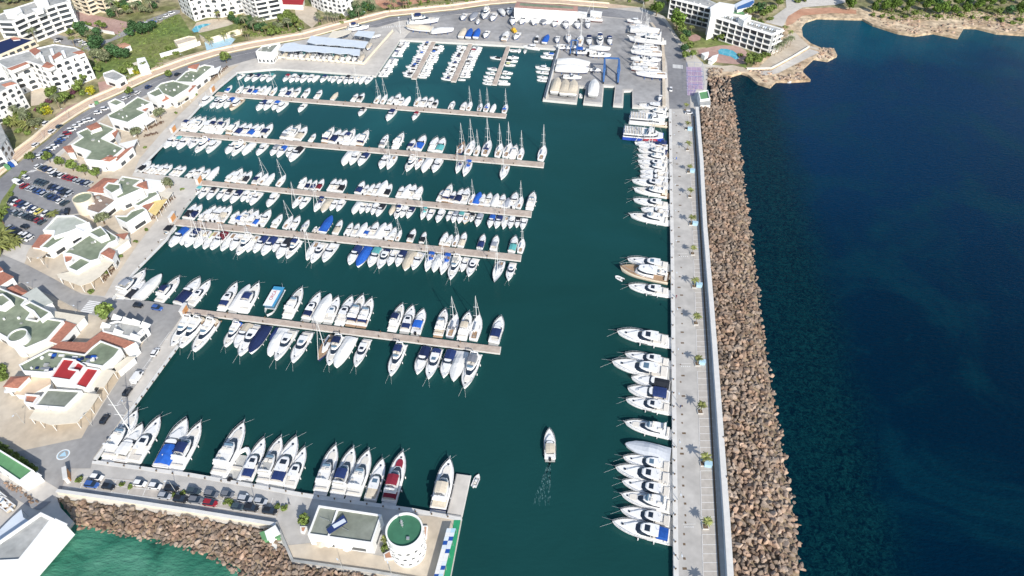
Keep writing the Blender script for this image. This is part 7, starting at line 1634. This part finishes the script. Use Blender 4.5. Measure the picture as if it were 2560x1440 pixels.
# tufts of ground cover on the green land, one mass
gr = np.random.RandomState(4); v = []; f = []
for poly in ([(300, 60), (440, 40), (470, 110), (390, 180), (330, 190), (280, 150)], [(180, 70), (260, 70), (250, 190), (230, 180)], [(2180, 20), (2560, 20), (2560, 62), (2440, 50), (2240, 52)], [(960, 20), (1290, -12), (1290, -4), (1150, 8), (960, 30)], [(600, 60), (760, 50), (760, 80), (630, 95)]):
    pp = [G(a, b, QZ) for a, b in poly]; pl = [(p.x, p.y) for p in pp]; x0, x1 = min(p.x for p in pp), max(p.x for p in pp); y0, y1 = min(p.y for p in pp), max(p.y for p in pp)
    for _ in range(1400):
        x, y = gr.uniform(x0, x1), gr.uniform(y0, y1)
        if not inside((x, y), pl): continue
        s = gr.uniform(.3, .9); a = gr.uniform(0, 6.28); c, d = math.cos(a) * s, math.sin(a) * s; h = gr.uniform(.2, .8); o = len(v)
        v += [(x - c, y - d, QZ), (x + c, y + d, QZ), (x + c * .6 + d * .4, y + d * .6, QZ + h), (x - c * .6, y - d * .6 + c * .4, QZ + h * .9)]; f.append((o, o + 1, o + 2, o + 3))
me = bpy.data.meshes.new('ground_cover'); me.from_pydata(v, [], f); me.materials.append(M['leaf']); o = link('ground_cover', me); tag(o, 'low scrub and tall grass over the open green land', 'ground cover', kind='stuff')

# ------------------------------------------------------------------ street furniture
def lamp(x, y, h, label, group, az=0, z=QZ, arm=1.2):
    r = empty('street_lamp', G(x, y, z), -R(az)); mb = MB(); mb.tube((0, 0, 0), (0, 0, h), .09, .06, 6); mb.tube((0, 0, h), (arm, 0, h + .15), .05, n=4); mb.build('pole', M['greyroof'], r)
    mb = MB(); mb.box(arm - .3, arm + .35, -.16, .16, h + .05, h + .22); mb.build('lamp_head', M['tent'], r); tag(r, label, 'street lamp', group)
for i, y in enumerate((300, 355, 415, 480, 545, 620, 700, 790, 890, 1000, 1120, 1250, 1400)):
    lamp(1678 + (y - 272) * .0145 + 2, y, 5, f'grey street lamp at the quay edge, {nth(i)} from the top of the mole', 'street lamps along the outer mole', 95)
for i, (x, y) in enumerate(((80, 735), (195, 790), (318, 1025), (370, 855), (140, 1045), (62, 1060), (231, 1065), (120, 670), (316, 840), (440, 1230), (640, 1265), (860, 1430), (980, 1440))):
    lamp(x, y, 6, f'grey street lamp, {nth(i)} on the list from the village road to the tower terrace' if 0 else f'grey street lamp {["by the orange roof", "beside the zebra crossing", "by the flagpole kerb", "by the red roofed block", "at the plaza edge", "near the left plaza corner", "beside the cream awning tip", "on the upper village road", "at the bend below the ramp", "in the middle of the mole car park", "at the right end of the mole car park", "in front of the club house", "in front of the round tower"][i]}', 'street lamps in the village', 20 * i)
for i, t in enumerate(np.linspace(.12, .95, 12)):
    k = t * (len(RL) - 2); a, b = RL[int(k)], RL[int(k) + 1]; p = lerp(a, b, k % 1); lamp(p[0] - 3, p[1] - 3, 6, f'cream street lamp on the promenade, {nth(i)} from the left', 'street lamps on the promenade', 150)
# flagpole with yards
p = G(326, 1078, QZ); r = empty('flagpole', p); mb = MB(); mb.tube((0, 0, 0), (0, 0, 19), .22, .09, 8); mb.build('pole', M['gel'], r)
mb = MB()
for z in (9, 14): mb.tube((-1.7, .2, z), (1.7, -.2, z), .07, n=5)
mb.build('yard', M['gel'], r); tag(r, 'tall white flagpole with two cross yards at the quay corner', 'flagpole')
p = G(*px('D', [(1805, 305)])[0], QZ); r = empty('yard_mast', p); mb = MB(); mb.tube((0, 0, 0), (0, 0, 11), .14, .08, 6); mb.build('pole', M['alu'], r); mb = MB(); mb.box(-.5, .5, -.2, .2, 10.6, 11); mb.build('lamp_head', M['tent'], r); tag(r, 'tall floodlight mast at the corner of the covered racks', 'floodlight mast')
# bollards at quay edges
bm = shared(('bollard',), lambda mb: (mb.tube((0, 0, 0), (0, 0, .45), .16, .16, 8), mb.tube((0, 0, .45), (0, 0, .6), .26, .24, 8)), M['trunk'])
def bollards(a, b, n, where):
    for i in range(n):
        q = lerp(a, b, (i + .5) / n); o = link('bollard', bm, None, G(q[0], q[1], QZ + .13)); tag(o, f'dark iron bollard on the quay edge {where}', 'bollard', 'bollards ' + where)
bollards((1676, 290), (1689, 1440), 34, 'of the outer mole')
bollards((250, 1156), (1140, 1296), 22, 'of the lower mole')
bollards((446, 870), (334, 1022), 8, 'below the fifth pier')
bollards((340, 680), (500, 470), 10, 'beside the village terraces')
# terrace furniture: parasols and tables
def parasol(x, y, c_, label):
    r = empty('parasol', G(x, y, QZ + .14)); mb = MB(); mb.tube((0, 0, 0), (0, 0, 2.4), .04, n=5); mb.build('pole', M['alu'], r)
    mb = MB(); n = 8; mb.add([(1.5 * math.cos(6.283 * i / n), 1.5 * math.sin(6.283 * i / n), 2.1) for i in range(n)] + [(0, 0, 2.6)], [(i, (i + 1) % n, n) for i in range(n)]); mb.build('canopy', M[c_], r); tag(r, label, 'parasol')
parasol(*px('M', [(548, 1200)])[0], 's', 'sand coloured parasol on the terrace left of the others'); parasol(*px('M', [(612, 1195)])[0], 'w', 'white parasol near the club house door, middle one'); parasol(*px('M', [(760, 1230)])[0], 'w', 'white parasol near the club house, right hand one')
parasol(*px('B', [(1418, 600)])[0], 'w', 'white parasol among the yellow awning tables'); parasol(*px('A', [(100, 1180)])[0], 'w', 'white parasol on the small tiled terrace by the red roofed house')
tbl = shared(('table',), lambda mb: (mb.tube((0, 0, .70), (0, 0, .75), .45, n=10), mb.tube((0, 0, 0), (0, 0, .7), .05, n=5)), M['chair'])
chm = shared(('chair_seat',), lambda mb: (mb.box(-.22, .22, -.22, .22, .42, .47), mb.box(-.22, .22, .18, .22, .47, .9), mb.box(-.2, -.16, -.2, .2, 0, .42), mb.box(.16, .2, -.2, .2, 0, .42)), M['chair'])
def tables(sysn, a, b, n, where):
    for i in range(n):
        q = lerp(a, b, (i + .5) / n); c = G(*px(sysn, [q])[0], QZ + .14); o = link('cafe_table', tbl, None, c); tag(o, f'round brown café table {where}', 'table', 'café tables ' + where)
        for k in range(3):
            t = k * 2.1 + i; ch = link('cafe_chair', chm, None, c + Vector((.75 * math.cos(t), .75 * math.sin(t), 0)), t - math.pi / 2); tag(ch, f'brown café chair at the tables {where}', 'chair', 'café chairs ' + where)
tables('B', (1300, 720), (1500, 520), 9, 'in front of the yellow awning'); tables('C', (1300, 1180), (1470, 1100), 8, 'by the white pergola'); tables('C', (1300, 1230), (1420, 1200), 5, 'between the round trees')
tables('C', (1900, 730), (2050, 600), 9, 'by the northernmost terrace'); tables('C', (1740, 830), (1880, 700), 7, 'under the first pier terrace'); tables('B', (1000, 1120), (880, 1250), 5, 'along the cream terrace')
# yellow forklift in the yard
p = G(*px('E', [(665, 290)])[0], QZ); r = empty('yard_crane', p, R(30)); mb = MB(); mb.box(-1.2, 1.2, -2, 2, .5, 1.8); mb.box(-.9, .9, -.6, 1.0, 1.8, 2.7); mb.build('body', M['yelp'], r)
mb = MB(); mb.tube((0, 1, 1.8), (0, 6, 5.2), .25, .18, 6); mb.build('crane_arm', M['black'], r)
for sx_ in (-1, 1):
    for yy in (-1.3, 1.3): mb = MB(); mb.tube((sx_ * 1.05, yy, .55), (sx_ * 1.35, yy, .55), .55, n=10); mb.build('wheel', M['black'], r)
tag(r, 'yellow mobile crane among the boats ashore', 'crane')
# recycling bins
for i, (x, y, c_) in enumerate(((1455, 600, 'groofl'), (1400, 640, 'concw'), (1370, 650, 'concw'))):
    p = G(*px('K', [(x, y)])[0], QZ); r = empty('waste_container', p, R(35)); mb = MB(); mb.box(-.9, .9, -.6, .6, .1, 1.4); mb.build('container_body', M[c_], r); mb = MB(); mb.box(-.95, .95, -.65, .65, 1.403, 1.55); mb.build('lid', M[c_], r)
    tag(r, ['green waste container on the verge of the marina road', 'pale waste container right beside the green one', 'pale waste container, farther one on the road verge'][i], 'waste container')
for i, (x, y, c_) in enumerate(((130, 265, 'groofl'), (190, 225, 'b'), (235, 195, 'w'))):
    p = G(*px('L', [(x, y)])[0], QZ); r = empty('waste_container', p, R(-40)); mb = MB(); mb.box(-1.8, 1.8, -.8, .8, .1, 1.6); mb.build('container_body', M[c_], r); mb = MB(); mb.box(-1.85, 1.85, -.85, .85, 1.603, 1.75); mb.build('lid', M[c_], r)
    tag(r, ['green recycling container across the road from the car park', 'blue recycling container across the road from the car park', 'white recycling container across the road from the car park'][i], 'waste container')
# people strolling, tiny at this distance
def person(x, y, az, c_, c2, label):
    r = bpy.data.objects.new('person', None); mb = MB(); v = []
    J = [((0, 0, .95), .15), ((0, 0, 1.2), .17), ((0, 0, 1.45), .16), ((0, 0, 1.55), .06), ((0, 0.02, 1.66), .10), ((0, .02, 1.76), .08), ((-.2, 0, 1.4), .06), ((-.25, .03, 1.12), .045), ((-.24, .12, .88), .035), ((.2, 0, 1.4), .06), ((.25, -.03, 1.12), .045), ((.24, .05, .88), .035),
         ((-.09, 0, .85), .09), ((-.1, .1, .48), .065), ((-.1, .12, .06), .045), ((.09, 0, .85), .09), ((.1, -.06, .48), .065), ((.1, -.2, .06), .045), ((-.1, .25, .04), .04), ((.1, -.06, .03), .04)]
    E_ = [(0, 1), (1, 2), (2, 3), (3, 4), (4, 5), (2, 6), (6, 7), (7, 8), (2, 9), (9, 10), (10, 11), (0, 12), (12, 13), (13, 14), (0, 15), (15, 16), (16, 17), (14, 18), (17, 19)]
    me = bpy.data.meshes.new('person'); me.from_pydata([j[0] for j in J], E_, []); o = bpy.data.objects.new('person', me); COL.objects.link(o)
    sk = o.modifiers.new('skin', 'SKIN')
    for i, j in enumerate(J): me.skin_vertices[0].data[i].radius = (j[1], j[1])
    me.skin_vertices[0].data[0].use_root = True; o.modifiers.new('sub', 'SUBSURF').levels = 1; me.materials.append(M[c_])
    o.location = G(x, y, QZ + .2); o.rotation_euler = (0, 0, -R(az)); tag(o, label, 'person')
    mb = MB(); mb.loft([[(.16 * math.cos(t), .13 * math.sin(t), z) for t in [k * math.pi / 4 for k in range(8)]] for z in (.8, 1.0)]); mb.build('trousers', M[c2], o)
for a in (((1690, 745), 10, 'r', 'n', 'person in a red top walking on the outer mole by the middle palms'), ((1700, 1020), 190, 'n', 'k', 'person in dark clothes walking on the outer mole near the lower palms'), ((410, 1143), 100, 'w', 'n', 'person in white standing at the quay edge above the mole car park'), ((724, 1262), 100, 'k', 'g', 'person in dark clothes beside the right end of the mole car park'),
          ((1690, 400), 10, 'b', 'n', 'person in blue walking near the top of the outer mole')):
    person(a[0][0], a[0][1], *a[1:])
_long = [(o.name, o['label']) for o in scene.objects if 'label' in o and len(o['label'].split()) > 16]
for a in _long[:25]: print('LONG', a)
